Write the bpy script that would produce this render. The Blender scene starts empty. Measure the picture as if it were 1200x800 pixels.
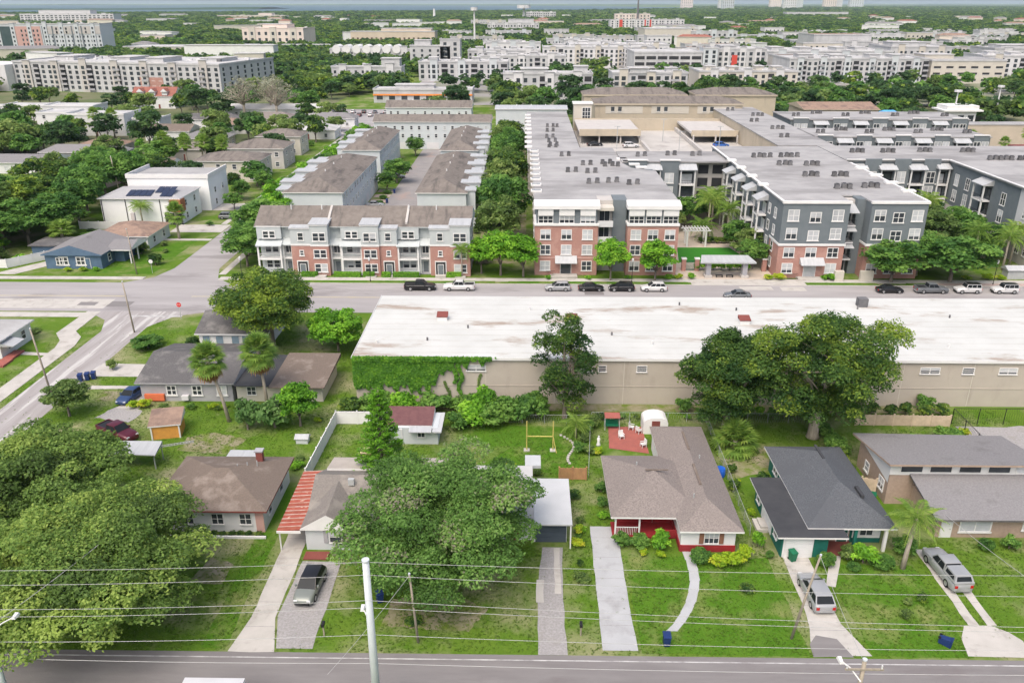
import bpy, bmesh, math, random
import numpy as np
from mathutils import Vector, Matrix
PI = math.pi
rad = math.radians
SC = bpy.context.scene
COL = SC.collection

# ------------------------------------------------------------------ camera, sky, sun, exposure
cam_d = bpy.data.cameras.new('camera')
cam = bpy.data.objects.new('camera', cam_d)
COL.objects.link(cam)
cam_d.sensor_width = 36.0
cam_d.lens = 28.86
cam_d.clip_start = 0.5
cam_d.clip_end = 90000
cam.location = (0, 0, 49)
cam.rotation_euler = (rad(90 - 22.42), 0, rad(0.9))
SC.camera = cam

SUN_EL, SUN_AZ = rad(58), rad(205)          # azimuth measured clockwise from +Y
world = bpy.data.worlds.new('World')
SC.world = world
world.use_nodes = True
wn = world.node_tree
for n in list(wn.nodes):
    wn.nodes.remove(n)
sky = wn.nodes.new('ShaderNodeTexSky')
sky.sky_type = 'NISHITA'
sky.sun_disc = False
sky.sun_elevation = SUN_EL
sky.sun_rotation = SUN_AZ
sky.air_density = 1.0
sky.dust_density = 7.0
sky.ozone_density = 1.0
bg = wn.nodes.new('ShaderNodeBackground')
bg.inputs['Strength'].default_value = 0.15
wo = wn.nodes.new('ShaderNodeOutputWorld')
wn.links.new(sky.outputs[0], bg.inputs[0])
wn.links.new(bg.outputs[0], wo.inputs[0])

sun_d = bpy.data.lights.new('sun', 'SUN')
sun_d.energy = 0.7
sun_d.angle = rad(60)
sun_d.color = (1.0, 1.0, 0.99)
sun = bpy.data.objects.new('sun', sun_d)
COL.objects.link(sun)
sdir = Vector((math.sin(SUN_AZ) * math.cos(SUN_EL), math.cos(SUN_AZ) * math.cos(SUN_EL), math.sin(SUN_EL)))
sun.rotation_euler = sdir.to_track_quat('Z', 'Y').to_euler()

SC.view_settings.view_transform = 'Standard'
SC.view_settings.look = 'None'
SC.view_settings.gamma = 1.0
SC.view_settings.exposure = 0.68
SC.view_settings.use_curve_mapping = False
SC.cycles.max_bounces = 7
SC.cycles.volume_bounces = 0
SC.cycles.diffuse_bounces = 3
SC.cycles.transparent_max_bounces = 4
SC.cycles.transmission_bounces = 2
SC.cycles.glossy_bounces = 2

# ------------------------------------------------------------------ materials
MATS = {}
def srgb(r, g, b):
    f = lambda c: (c / 255 / 12.92) if c / 255 <= 0.04045 else ((c / 255 + 0.055) / 1.055) ** 2.4
    return (f(r), f(g), f(b))

def mat(name, c1, c2=None, scale=1.0, rough=0.85, detail=4, lo=0.35, hi=0.65, metal=0.0, bump=0.0, bscale=None,
        c3=None, s3=0.1, lo3=0.5, hi3=0.62, stretch=(1, 1, 1), stretch3=(1, 1, 1), spec=0.3, objrand=0.0, r3=0.6):
    """procedural surface: two noise tones, an optional stain colour, optional fine relief"""
    if name in MATS:
        return MATS[name]
    m = bpy.data.materials.new(name)
    m.use_nodes = True
    nt = m.node_tree
    b = nt.nodes['Principled BSDF']
    b.inputs['Roughness'].default_value = rough
    b.inputs['Metallic'].default_value = metal
    b.inputs['Specular IOR Level'].default_value = spec
    c1 = (*c1, 1); 
    if c2 is None:
        c2 = tuple(v * 0.86 for v in c1[:3])
    c2 = (*c2, 1)
    geo = nt.nodes.new('ShaderNodeNewGeometry')
    def mapped(st):
        mp = nt.nodes.new('ShaderNodeMapping')
        mp.inputs['Scale'].default_value = st
        nt.links.new(geo.outputs['Position'], mp.inputs['Vector'])
        return mp.outputs[0]
    nz = nt.nodes.new('ShaderNodeTexNoise')
    nz.inputs['Scale'].default_value = scale
    nz.inputs['Detail'].default_value = detail
    nz.inputs['Roughness'].default_value = r3
    nt.links.new(mapped(stretch), nz.inputs['Vector'])
    mr = nt.nodes.new('ShaderNodeMapRange')
    mr.inputs[1].default_value = lo; mr.inputs[2].default_value = hi
    nt.links.new(nz.outputs[0], mr.inputs[0])
    mx = nt.nodes.new('ShaderNodeMix'); mx.data_type = 'RGBA'
    mx.inputs[6].default_value = c1; mx.inputs[7].default_value = c2
    nt.links.new(mr.outputs[0], mx.inputs[0])
    out = mx.outputs[2]
    if c3 is not None:
        n3 = nt.nodes.new('ShaderNodeTexNoise')
        n3.inputs['Scale'].default_value = s3
        n3.inputs['Detail'].default_value = 6
        n3.inputs['Roughness'].default_value = 0.65
        nt.links.new(mapped(stretch3), n3.inputs['Vector'])
        m3 = nt.nodes.new('ShaderNodeMapRange')
        m3.inputs[1].default_value = lo3; m3.inputs[2].default_value = hi3
        nt.links.new(n3.outputs[0], m3.inputs[0])
        x3 = nt.nodes.new('ShaderNodeMix'); x3.data_type = 'RGBA'
        x3.inputs[7].default_value = (*c3, 1)
        nt.links.new(out, x3.inputs[6]); nt.links.new(m3.outputs[0], x3.inputs[0])
        out = x3.outputs[2]
    if objrand:
        oi = nt.nodes.new('ShaderNodeObjectInfo')
        r = nt.nodes.new('ShaderNodeMapRange')
        r.inputs[3].default_value = 1 - objrand; r.inputs[4].default_value = 1 + objrand
        nt.links.new(oi.outputs['Random'], r.inputs[0])
        vm = nt.nodes.new('ShaderNodeVectorMath'); vm.operation = 'SCALE'
        nt.links.new(out, vm.inputs[0]); nt.links.new(r.outputs[0], vm.inputs['Scale'])
        out = vm.outputs[0]
    nt.links.new(out, b.inputs['Base Color'])
    if bump:
        nb = nt.nodes.new('ShaderNodeTexNoise')
        nb.inputs['Scale'].default_value = bscale or scale * 4
        nb.inputs['Detail'].default_value = 4
        nt.links.new(mapped((1, 1, 1)), nb.inputs['Vector'])
        bp = nt.nodes.new('ShaderNodeBump')
        bp.inputs['Strength'].default_value = bump
        bp.inputs['Distance'].default_value = 0.1
        nt.links.new(nb.outputs[0], bp.inputs['Height'])
        nt.links.new(bp.outputs[0], b.inputs['Normal'])
    MATS[name] = m
    return m

def leafmat(name, dark, mid, light, dry=None, dryamt=0.0, transl=0.48):
    """leaf cards: colour per leaf and per clump from the 'tint' attribute, a little per tree"""
    if name in MATS:
        return MATS[name]
    m = bpy.data.materials.new(name)
    m.use_nodes = True
    nt = m.node_tree
    for n in list(nt.nodes):
        nt.nodes.remove(n)
    at = nt.nodes.new('ShaderNodeAttribute'); at.attribute_name = 'tint'
    oi = nt.nodes.new('ShaderNodeObjectInfo')
    ad = nt.nodes.new('ShaderNodeMath'); ad.operation = 'MULTIPLY_ADD'
    ad.inputs[1].default_value = 0.36; 
    nt.links.new(oi.outputs['Random'], ad.inputs[0])
    sb = nt.nodes.new('ShaderNodeMath'); sb.operation = 'SUBTRACT'; sb.inputs[1].default_value = 0.18
    nt.links.new(at.outputs['Fac'], sb.inputs[0])
    nt.links.new(sb.outputs[0], ad.inputs[2])
    cr = nt.nodes.new('ShaderNodeValToRGB')
    e = cr.color_ramp.elements
    e[0].position = 0.1; e[0].color = (*dark, 1)
    e[1].position = 0.55; e[1].color = (*mid, 1)
    k = e.new(0.92); k.color = (*light, 1)
    if dry is not None:
        k.position = 0.85
        k2 = e.new(0.97); k2.color = (*dry, 1)
    nt.links.new(ad.outputs[0], cr.inputs[0])
    df = nt.nodes.new('ShaderNodeBsdfPrincipled')
    df.inputs['Roughness'].default_value = 0.55
    df.inputs['Specular IOR Level'].default_value = 0.22
    tr = nt.nodes.new('ShaderNodeBsdfTranslucent')
    ms = nt.nodes.new('ShaderNodeMixShader'); ms.inputs[0].default_value = transl
    nt.links.new(cr.outputs[0], df.inputs['Base Color'])
    nt.links.new(cr.outputs[0], tr.inputs['Color'])
    nt.links.new(df.outputs[0], ms.inputs[1]); nt.links.new(tr.outputs[0], ms.inputs[2])
    o = nt.nodes.new('ShaderNodeOutputMaterial')
    nt.links.new(ms.outputs[0], o.inputs[0])
    MATS[name] = m
    return m

def glassmat(name, c, rough=0.12, spec=0.5):
    return mat(name, c, tuple(v * 0.7 for v in c), scale=0.3, rough=rough, spec=spec, objrand=0.25)

# ground surfaces
M_ground = mat('lawn_ground', (0.066, 0.142, 0.013), (0.115, 0.185, 0.026), scale=0.25, lo=0.36, hi=0.66, c3=(0.27, 0.26, 0.15), s3=0.11,
               lo3=0.47, hi3=0.68, rough=0.95, bump=0.7, bscale=5, spec=0.05, r3=0.82, detail=10)
M_lawn = mat('mown_grass', (0.052, 0.135, 0.010), (0.085, 0.17, 0.018), scale=0.5, lo=0.36, hi=0.66, c3=(0.20, 0.215, 0.08), s3=0.22,
             lo3=0.50, hi3=0.72, rough=0.95, bump=0.7, bscale=6, spec=0.05, r3=0.8, detail=8)
M_turf = mat('artificial_turf', (0.035, 0.17, 0.02), (0.045, 0.19, 0.025), scale=2, rough=0.95, spec=0.1)
M_dirt = mat('bare_dirt', (0.27, 0.24, 0.17), (0.16, 0.17, 0.07), scale=0.6, rough=0.95, spec=0.1, c3=(0.12, 0.17, 0.03), s3=0.5)
M_asph_near = mat('near_asphalt', (0.178, 0.168, 0.167), (0.21, 0.20, 0.197), scale=0.7, stretch=(0.25, 1.4, 1), rough=0.92, c3=(0.165, 0.15, 0.15),
                  s3=0.22, lo3=0.55, hi3=0.66, stretch3=(0.3, 1, 1), bump=0.12, bscale=9, spec=0.15)
M_asph = mat('road_asphalt', (0.285, 0.272, 0.272), (0.335, 0.322, 0.32), scale=0.25, stretch=(0.2, 1.2, 1), rough=0.92, c3=(0.235, 0.222, 0.222), s3=0.1,
             lo3=0.55, hi3=0.62, stretch3=(0.3, 1.3, 1), spec=0.15)
M_asph_old = mat('worn_asphalt', (0.27, 0.25, 0.245), (0.34, 0.325, 0.32), scale=0.5, stretch=(1.6, 0.12, 1), rough=0.92, c3=(0.45, 0.44, 0.425), s3=0.5,
                 lo3=0.54, hi3=0.60, stretch3=(1.6, 0.1, 1), spec=0.15)
M_conc = mat('pale_concrete', (0.46, 0.44, 0.41), (0.40, 0.385, 0.355), scale=0.5, rough=0.9, c3=(0.27, 0.25, 0.225), s3=0.45, lo3=0.52, hi3=0.74, spec=0.15)
M_conc_g = mat('grey_concrete', (0.40, 0.41, 0.42), (0.36, 0.37, 0.38), scale=0.5, rough=0.9, spec=0.15, c3=(0.27, 0.27, 0.27), s3=0.35, lo3=0.52, hi3=0.75)
M_gravel = mat('grey_gravel', (0.35, 0.34, 0.34), (0.27, 0.26, 0.255), scale=5, rough=0.95, spec=0.1, c3=(0.27, 0.26, 0.24), s3=0.4, lo3=0.56, hi3=0.7, bump=0.6, bscale=14)
M_paint = mat('road_paint', (0.50, 0.50, 0.49), (0.27, 0.26, 0.26), scale=0.9, rough=0.8)
M_redpave = mat('red_paving', (0.33, 0.105, 0.085), (0.27, 0.09, 0.075), scale=1.2, rough=0.85)
M_pinkpave = mat('pinkish_pavers', (0.42, 0.33, 0.30), (0.36, 0.28, 0.25), scale=0.6, rough=0.9)
M_water = mat('bay_water', (0.055, 0.105, 0.135), (0.075, 0.13, 0.16), scale=0.0006, rough=0.6, spec=0.12, stretch=(1, 3, 1))
# roofs
M_rf_brown = mat('brown_shingle', (0.185, 0.15, 0.125), (0.145, 0.118, 0.10), scale=7, rough=0.95, c3=(0.26, 0.22, 0.19), s3=0.4, lo3=0.55, hi3=0.7, spec=0.1, bump=0.25, bscale=10)
M_rf_taupe = mat('taupe_shingle', (0.25, 0.218, 0.20), (0.165, 0.146, 0.137), scale=7, rough=0.95, spec=0.1, lo=0.42, hi=0.6, bump=0.3, bscale=9, c3=(0.20, 0.175, 0.162), s3=0.5, lo3=.45, hi3=.75)
M_rf_dark = mat('charcoal_shingle', (0.108, 0.116, 0.127), (0.074, 0.081, 0.091), scale=8, rough=0.95, spec=0.1, lo=0.42, hi=0.6, bump=0.3, bscale=9, c3=(0.088, 0.094, 0.104), s3=0.35)
M_rf_black = mat('black_membrane_roof', (0.045, 0.047, 0.052), (0.06, 0.062, 0.066), scale=0.5, rough=0.8, spec=0.2)
M_rf_grey = mat('grey_shingle', (0.23, 0.225, 0.228), (0.18, 0.176, 0.18), scale=6, rough=0.95, spec=0.1, c3=(0.155, 0.15, 0.15), s3=0.35, lo3=0.56, hi3=0.7, bump=0.25, bscale=9)
M_rf_dgrey = mat('dark_grey_shingle', (0.125, 0.122, 0.122), (0.092, 0.09, 0.092), scale=6, rough=0.95, spec=0.1, c3=(0.17, 0.165, 0.16), s3=0.4, bump=0.25, bscale=9)
M_rf_town = mat('weathered_taupe_shingle', (0.205, 0.182, 0.162), (0.158, 0.14, 0.126), scale=0.9, rough=0.95, spec=0.1, c3=(0.095, 0.087, 0.082), s3=0.5,
                lo3=0.50, hi3=0.68, stretch3=(1.0, 0.22, 0.22))
M_rf_flat = mat('grey_flat_roof', (0.36, 0.357, 0.355), (0.30, 0.298, 0.298), scale=0.2, rough=0.9, spec=0.15, c3=(0.225, 0.222, 0.222), s3=0.07, lo3=0.48, hi3=0.64, stretch3=(0.6, 1.4, 1))
M_rf_white = mat('white_coated_roof', (0.52, 0.53, 0.51), (0.465, 0.475, 0.455), scale=0.15, rough=0.8, spec=0.2, c3=(0.31, 0.26, 0.215), s3=0.17,
                 lo3=0.555, hi3=0.65, stretch3=(0.4, 1.25, 1), r3=0.7)
M_rf_wflat = mat('white_flat_roof', (0.50, 0.50, 0.495), (0.40, 0.40, 0.395), scale=0.12, rough=0.85, spec=0.2, c3=(0.30, 0.29, 0.28), s3=0.09, lo3=0.5, hi3=0.7)
M_rf_maroon = mat('maroon_shingle', (0.17, 0.085, 0.085), (0.13, 0.065, 0.068), scale=2, rough=0.95, spec=0.1)
M_rf_tan = mat('tan_shingle', (0.31, 0.22, 0.17), (0.24, 0.17, 0.135), scale=1.2, rough=0.95, spec=0.1, c3=(0.18, 0.13, 0.11), s3=0.35)
M_rf_red = mat('red_tile_roof', (0.29, 0.125, 0.095), (0.24, 0.10, 0.08), scale=0.6, rough=0.9, spec=0.1)
M_metal = mat('pale_metal_roof', (0.42, 0.435, 0.445), (0.36, 0.375, 0.385), scale=0.8, rough=0.6, spec=0.4, stretch=(3, 0.3, 1))
M_whitemetal = mat('white_metal_roof', (0.47, 0.485, 0.495), (0.43, 0.445, 0.455), scale=0.6, rough=0.6, spec=0.3)
# walls
M_white = mat('white_paint', (0.66, 0.665, 0.665), (0.60, 0.605, 0.61), scale=0.4, rough=0.75)
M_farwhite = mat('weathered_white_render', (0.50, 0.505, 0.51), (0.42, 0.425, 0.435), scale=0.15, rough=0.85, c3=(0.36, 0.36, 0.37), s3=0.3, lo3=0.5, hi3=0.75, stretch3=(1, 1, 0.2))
M_trim = mat('white_trim', (0.68, 0.68, 0.67), (0.63, 0.63, 0.62), scale=0.5, rough=0.7)
M_cream = mat('cream_stucco', (0.54, 0.51, 0.45), (0.49, 0.46, 0.40), scale=0.3, rough=0.85)
M_tan = mat('tan_stucco', (0.46, 0.40, 0.31), (0.41, 0.36, 0.28), scale=0.25, rough=0.85, c3=(0.35, 0.31, 0.25), s3=0.3, lo3=0.56, hi3=0.7, stretch3=(1, 1, 0.2))
M_beige = mat('beige_block_wall', (0.43, 0.39, 0.335), (0.40, 0.36, 0.31), scale=0.4, rough=0.9, c3=(0.34, 0.305, 0.26), s3=0.35, lo3=0.55, hi3=0.7, stretch3=(1, 1, 0.25))
M_brick = mat('red_brick', (0.385, 0.215, 0.18), (0.335, 0.185, 0.155), scale=3.5, rough=0.9, lo=0.3, hi=0.7, c3=(0.41, 0.245, 0.205), s3=0.5)
M_siding = mat('pale_green_grey_siding', (0.45, 0.485, 0.485), (0.42, 0.455, 0.46), scale=0.6, rough=0.8)
M_wsiding = mat('pale_white_siding', (0.52, 0.555, 0.57), (0.48, 0.515, 0.535), scale=0.5, rough=0.8)
M_slate = mat('slate_grey_siding', (0.155, 0.18, 0.195), (0.135, 0.16, 0.175), scale=0.6, rough=0.85)
M_greige = mat('warm_grey_stucco', (0.47, 0.45, 0.425), (0.42, 0.40, 0.38), scale=0.4, rough=0.88)
M_lgrey = mat('light_grey_panel', (0.60, 0.60, 0.605), (0.54, 0.54, 0.55), scale=0.4, rough=0.85)
M_grey = mat('mid_grey_paint', (0.36, 0.36, 0.38), (0.31, 0.31, 0.33), scale=0.8, rough=0.85)
M_blue = mat('slate_blue_siding', (0.095, 0.155, 0.235), (0.08, 0.13, 0.20), scale=0.8, rough=0.8)
M_teal = mat('teal_green_paint', (0.012, 0.13, 0.10), (0.01, 0.10, 0.08), scale=0.8, rough=0.7)
M_redpaint = mat('dark_red_paint', (0.30, 0.025, 0.03), (0.22, 0.02, 0.025), scale=0.8, rough=0.75)
M_pink = mat('pink_panel', (0.52, 0.33, 0.29), (0.47, 0.29, 0.26), scale=0.2, rough=0.85)
M_pinkbeige = mat('pinkish_beige_stone', (0.66, 0.58, 0.52), (0.60, 0.52, 0.47), scale=0.1, rough=0.85)
M_redpanel = mat('red_panel', (0.55, 0.07, 0.05), None, scale=0.5, rough=0.7)
M_brownwall = mat('brown_brick_wall', (0.38, 0.29, 0.23), (0.32, 0.245, 0.195), scale=3, rough=0.9)
M_maroon = mat('maroon_paint', (0.20, 0.06, 0.05), None, scale=0.8, rough=0.8)
M_orange = mat('orange_plywood', (0.62, 0.30, 0.06), (0.52, 0.25, 0.06), scale=2, rough=0.8)
M_wood = mat('cedar_fence_wood', (0.40, 0.22, 0.11), (0.30, 0.17, 0.09), scale=1.5, rough=0.85, objrand=0.15)
M_palewood = mat('pale_fence_wood', (0.52, 0.42, 0.31), (0.42, 0.34, 0.25), scale=1.5, rough=0.85, objrand=0.15)
M_polewood = mat('weathered_pole_wood', (0.33, 0.29, 0.23), (0.25, 0.22, 0.18), scale=2, rough=0.9, stretch=(2, 2, 0.2))
M_polegrey = mat('grey_steel_pole', (0.53, 0.57, 0.60), (0.47, 0.51, 0.54), scale=0.8, rough=0.55, spec=0.4)
M_wire = mat('wire_aluminium', (0.43, 0.43, 0.425), None, scale=0.5, rough=0.5)
M_black = mat('black_metal', (0.02, 0.02, 0.022), None, scale=1, rough=0.5)
M_opening_shade = mat('painted_opening_shade', (0.035, 0.036, 0.04), None, scale=1, rough=0.8)  # near-black that paints the shade inside openings onto flat panels
M_acgrey = mat('air_con_casing', (0.16, 0.16, 0.165), (0.12, 0.12, 0.125), scale=1.5, rough=0.7, objrand=0.25)
M_acfan = mat('air_con_fan', (0.035, 0.035, 0.04), None, scale=2, rough=0.6)
M_chain = mat('galvanised_steel', (0.40, 0.42, 0.42), None, scale=1, rough=0.5, spec=0.5)
M_rustsheet = mat('rusty_red_sheet', (0.29, 0.065, 0.045), (0.34, 0.10, 0.065), scale=1.5, rough=0.8, c3=(0.5, 0.36, 0.30), s3=1.5, lo3=0.6, hi3=0.64)
M_bin_blue = mat('blue_plastic', (0.015, 0.035, 0.13), None, scale=1, rough=0.5)
M_bin_green = mat('green_plastic', (0.01, 0.14, 0.07), None, scale=1, rough=0.5)
M_blueplastic = mat('bright_blue_plastic', (0.02, 0.12, 0.55), None, scale=1, rough=0.5)
M_yellow = mat('yellow_paint', (0.52, 0.44, 0.13), None, scale=1, rough=0.6)
M_red = mat('bright_red_paint', (0.62, 0.03, 0.03), None, scale=1, rough=0.5)
M_solar = mat('solar_panel', (0.015, 0.02, 0.045), (0.02, 0.025, 0.05), scale=1, rough=0.25, spec=0.5)
M_cloth_blue = mat('blue_canopy', (0.10, 0.38, 0.72), None, scale=1, rough=0.8)
M_cloth_green = mat('green_canopy', (0.02, 0.11, 0.08), None, scale=1, rough=0.8)
# glass
M_glass = glassmat('dark_window_glass', (0.05, 0.06, 0.07))
M_glass_l = mat('blind_behind_glass', (0.50, 0.52, 0.54), (0.40, 0.42, 0.44), scale=0.6, rough=0.25, spec=0.5, objrand=0.2)
M_carglass = mat('car_glass', (0.018, 0.022, 0.026), None, scale=1, rough=0.3, spec=0.12)
M_tyre = mat('tyre_rubber', (0.018, 0.018, 0.019), None, scale=1, rough=0.85)
M_rim = mat('alloy_rim', (0.45, 0.46, 0.47), None, scale=1, rough=0.35, metal=0.6)
M_head = mat('headlight_lens', (0.70, 0.72, 0.74), None, scale=1, rough=0.15, spec=0.6)
M_tail = mat('tail_light_lens', (0.42, 0.012, 0.012), None, scale=1, rough=0.25, spec=0.5)
# foliage and bark
M_bark = mat('grey_bark', (0.23, 0.195, 0.16), (0.14, 0.12, 0.10), scale=3, rough=0.95, spec=0.1, stretch=(2, 2, 0.4))
M_palebark = mat('pale_bark', (0.42, 0.37, 0.31), (0.30, 0.26, 0.21), scale=3, rough=0.95, spec=0.1, stretch=(2, 2, 0.4))
L_oak = leafmat('oak_leaf', (0.081, 0.141, 0.037), (0.190, 0.314, 0.070), (0.372, 0.491, 0.114))
L_oakgrey = leafmat('oak_leaf_with_moss', (0.077, 0.162, 0.037), (0.154, 0.304, 0.066), (0.273, 0.441, 0.114), dry=(0.297, 0.275, 0.209))
L_deep = leafmat('deep_green_leaf', (0.030, 0.081, 0.022), (0.100, 0.196, 0.040), (0.295, 0.407, 0.054))
L_mid = leafmat('mid_green_leaf', (0.055, 0.146, 0.034), (0.128, 0.274, 0.054), (0.237, 0.413, 0.084))
L_bright = leafmat('bright_green_leaf', (0.083, 0.232, 0.022), (0.182, 0.428, 0.034), (0.329, 0.600, 0.057))
L_olive = leafmat('olive_green_leaf', (0.081, 0.146, 0.042), (0.182, 0.285, 0.073), (0.326, 0.421, 0.124))
L_far = leafmat('distant_leaf', (0.035, 0.085, 0.031), (0.074, 0.153, 0.050), (0.141, 0.240, 0.074))
L_yellow = leafmat('yellow_green_leaf', (0.198, 0.356, 0.022), (0.428, 0.600, 0.038), (0.600, 0.600, 0.057))
L_flower = leafmat('pink_flower_shrub_leaf', (0.091, 0.196, 0.053), (0.182, 0.334, 0.094), (0.326, 0.471, 0.186), dry=(0.550, 0.418, 0.418))
L_palm = leafmat('palm_frond', (0.099, 0.197, 0.038), (0.215, 0.356, 0.066), (0.395, 0.517, 0.113))
L_dead = leafmat('dead_frond', (0.22, 0.11, 0.04), (0.40, 0.21, 0.08), (0.50, 0.32, 0.15))
L_ivy = leafmat('ivy_leaf', (0.050, 0.169, 0.020), (0.123, 0.312, 0.027), (0.248, 0.482, 0.038))
L_bare = leafmat('sparse_grey_leaf', (0.182, 0.196, 0.124), (0.345, 0.353, 0.250), (0.543, 0.549, 0.416))

# ------------------------------------------------------------------ helpers
ORI = {}
PAVE = []                                   # paved outlines, kept clear of grass
OCC = []                                    # ground footprints kept clear of scattered trees
def occ(x0, x1, y0, y1): OCC.append((x0, x1, y0, y1))

def tag(o, label=None, cat=None, group=None, kind=None):
    if label: o['label'] = label
    if cat: o['category'] = cat
    if group: o['group'] = group
    if kind: o['kind'] = kind
    return o

def thing(name, label, cat, loc=(0, 0, 0), group=None, rz=0.0):
    o = bpy.data.objects.new(name, None)
    o.empty_display_size = 0.5
    COL.objects.link(o)
    o.location = loc
    o.rotation_euler = (0, 0, rz)
    ORI[o.name] = Vector(loc)
    tag(o, label, cat, group)
    return o

def put(name, me, parent=None, loc=(0, 0, 0), rz=0.0, scale=None):
    """link an object for mesh data at a local position under its parent"""
    o = bpy.data.objects.new(name, me)
    COL.objects.link(o)
    o.location = loc
    if rz: o.rotation_euler = (0, 0, rz)
    if scale is not None: o.scale = scale
    if parent is not None: o.parent = parent
    return o

class MB:
    def __init__(s):
        s.v = []; s.f = []; s.m = []
    def poly(s, pts, mi=0):
        n = len(s.v); s.v += [tuple(p) for p in pts]; s.f.append(tuple(range(n, n + len(pts)))); s.m.append(mi); return s
    def mesh(s, vs, fs, mi=0):
        n = len(s.v); s.v += [tuple(p) for p in vs]
        for f in fs:
            s.f.append(tuple(i + n for i in f)); s.m.append(mi)
        return s
    def box(s, x0, x1, y0, y1, z0, z1, mi=0, top=None):
        n = len(s.v)
        s.v += [(x0, y0, z0), (x1, y0, z0), (x1, y1, z0), (x0, y1, z0), (x0, y0, z1), (x1, y0, z1), (x1, y1, z1), (x0, y1, z1)]
        for k, f in enumerate(((0, 3, 2, 1), (4, 5, 6, 7), (0, 1, 5, 4), (1, 2, 6, 5), (2, 3, 7, 6), (3, 0, 4, 7))):
            s.f.append(tuple(i + n for i in f)); s.m.append(top if (k == 1 and top is not None) else mi)
        return s
    def prism(s, pts, z0, z1, mi=0, top=None):
        """vertical prism over a counter-clockwise outline; z1 may be a list"""
        k = len(pts); n = len(s.v)
        zt = z1 if isinstance(z1, (list, tuple)) else [z1] * k
        s.v += [(p[0], p[1], z0) for p in pts] + [(p[0], p[1], zt[i]) for i, p in enumerate(pts)]
        s.f.append(tuple(n + i for i in reversed(range(k)))); s.m.append(mi)
        s.f.append(tuple(n + k + i for i in range(k))); s.m.append(mi if top is None else top)
        for i in range(k):
            j = (i + 1) % k
            s.f.append((n + i, n + j, n + k + j, n + k + i)); s.m.append(mi)
        return s
    def tube(s, pts, rad_, n=7, mi=0, cap=True):
        pts = [Vector(p) for p in pts]
        base = len(s.v)
        for i, p in enumerate(pts):
            d = (pts[min(i + 1, len(pts) - 1)] - pts[max(i - 1, 0)]).normalized()
            a = d.orthogonal().normalized() if abs(d.z) < 0.9 else Vector((1, 0, 0))
            a = (a - d * a.dot(d)).normalized(); b = d.cross(a)
            r = rad_[i] if isinstance(rad_, (list, tuple)) else rad_
            for k in range(n):
                t = 2 * PI * k / n
                s.v.append(tuple(p + a * (math.cos(t) * r) + b * (math.sin(t) * r)))
        for i in range(len(pts) - 1):
            for k in range(n):
                s.f.append((base + i * n + k, base + i * n + (k + 1) % n, base + (i + 1) * n + (k + 1) % n, base + (i + 1) * n + k)); s.m.append(mi)
        if cap:
            s.f.append(tuple(base + k for k in reversed(range(n)))); s.m.append(mi)
            s.f.append(tuple(base + (len(pts) - 1) * n + k for k in range(n))); s.m.append(mi)
        return s
    def hip(s, x0, x1, y0, y1, ze, zr, mi=0, fas=1, th=0.18, axis=None, inset=None):
        """hip roof over the eave rectangle with a fascia band"""
        w, d = x1 - x0, y1 - y0
        s.box(x0, x1, y0, y1, ze - th, ze, fas)
        e = 0.004
        a, b, c, dd = (x0, y0, ze + e), (x1, y0, ze + e), (x1, y1, ze + e), (x0, y1, ze + e)
        if axis is None: axis = 'x' if w >= d else 'y'
        if axis == 'x':
            k = (d / 2 if inset is None else inset)
            k = min(k, w / 2 - 0.02)
            p, q = (x0 + k, (y0 + y1) / 2, zr), (x1 - k, (y0 + y1) / 2, zr)
            s.poly([a, b, q, p], mi); s.poly([c, dd, p, q], mi); s.poly([b, c, q], mi); s.poly([dd, a, p], mi)
        else:
            k = (w / 2 if inset is None else inset)
            k = min(k, d / 2 - 0.02)
            p, q = ((x0 + x1) / 2, y0 + k, zr), ((x0 + x1) / 2, y1 - k, zr)
            s.poly([b, c, q, p], mi); s.poly([dd, a, p, q], mi); s.poly([a, b, p], mi); s.poly([c, dd, q], mi)
        return s
    def gable(s, x0, x1, y0, y1, ze, zr, mi=0, wall=1, axis='x', th=0.18):
        """gable roof as a solid: two slopes with thickness; gable ends take the wall slot"""
        if axis == 'x':
            ym = (y0 + y1) / 2
            A = [(x0, y0, ze), (x0, ym, zr), (x0, y1, ze)]; B = [(x1, y0, ze), (x1, ym, zr), (x1, y1, ze)]
        else:
            xm = (x0 + x1) / 2
            A = [(x1, y0, ze), (xm, y0, zr), (x0, y0, ze)]; B = [(x1, y1, ze), (xm, y1, zr), (x0, y1, ze)]
        lo = lambda p: (p[0], p[1], p[2] - th)
        s.poly([A[0], B[0], B[1], A[1]], mi); s.poly([A[1], B[1], B[2], A[2]], mi)
        s.poly([lo(A[0]), lo(B[0]), B[0], A[0]], wall); s.poly([A[2], B[2], lo(B[2]), lo(A[2])], wall)
        s.poly([A[0], A[1], A[2], lo(A[2]), lo(A[0])], wall); s.poly([B[2], B[1], B[0], lo(B[0]), lo(B[2])], wall)
        s.poly([lo(A[0]), lo(A[2]), lo(B[2]), lo(B[0])], wall)
        return s
    def data(s, name, mats, off=None, smooth=False):
        me = bpy.data.meshes.new(name)
        v = s.v if off is None else [(a - off[0], b - off[1], c - off[2]) for a, b, c in s.v]
        me.from_pydata(v, [], s.f)
        for m in mats: me.materials.append(m)
        if len(mats) > 1: me.polygons.foreach_set('material_index', s.m)
        if smooth: me.polygons.foreach_set('use_smooth', [True] * len(s.f))
        me.update()
        return me
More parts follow.
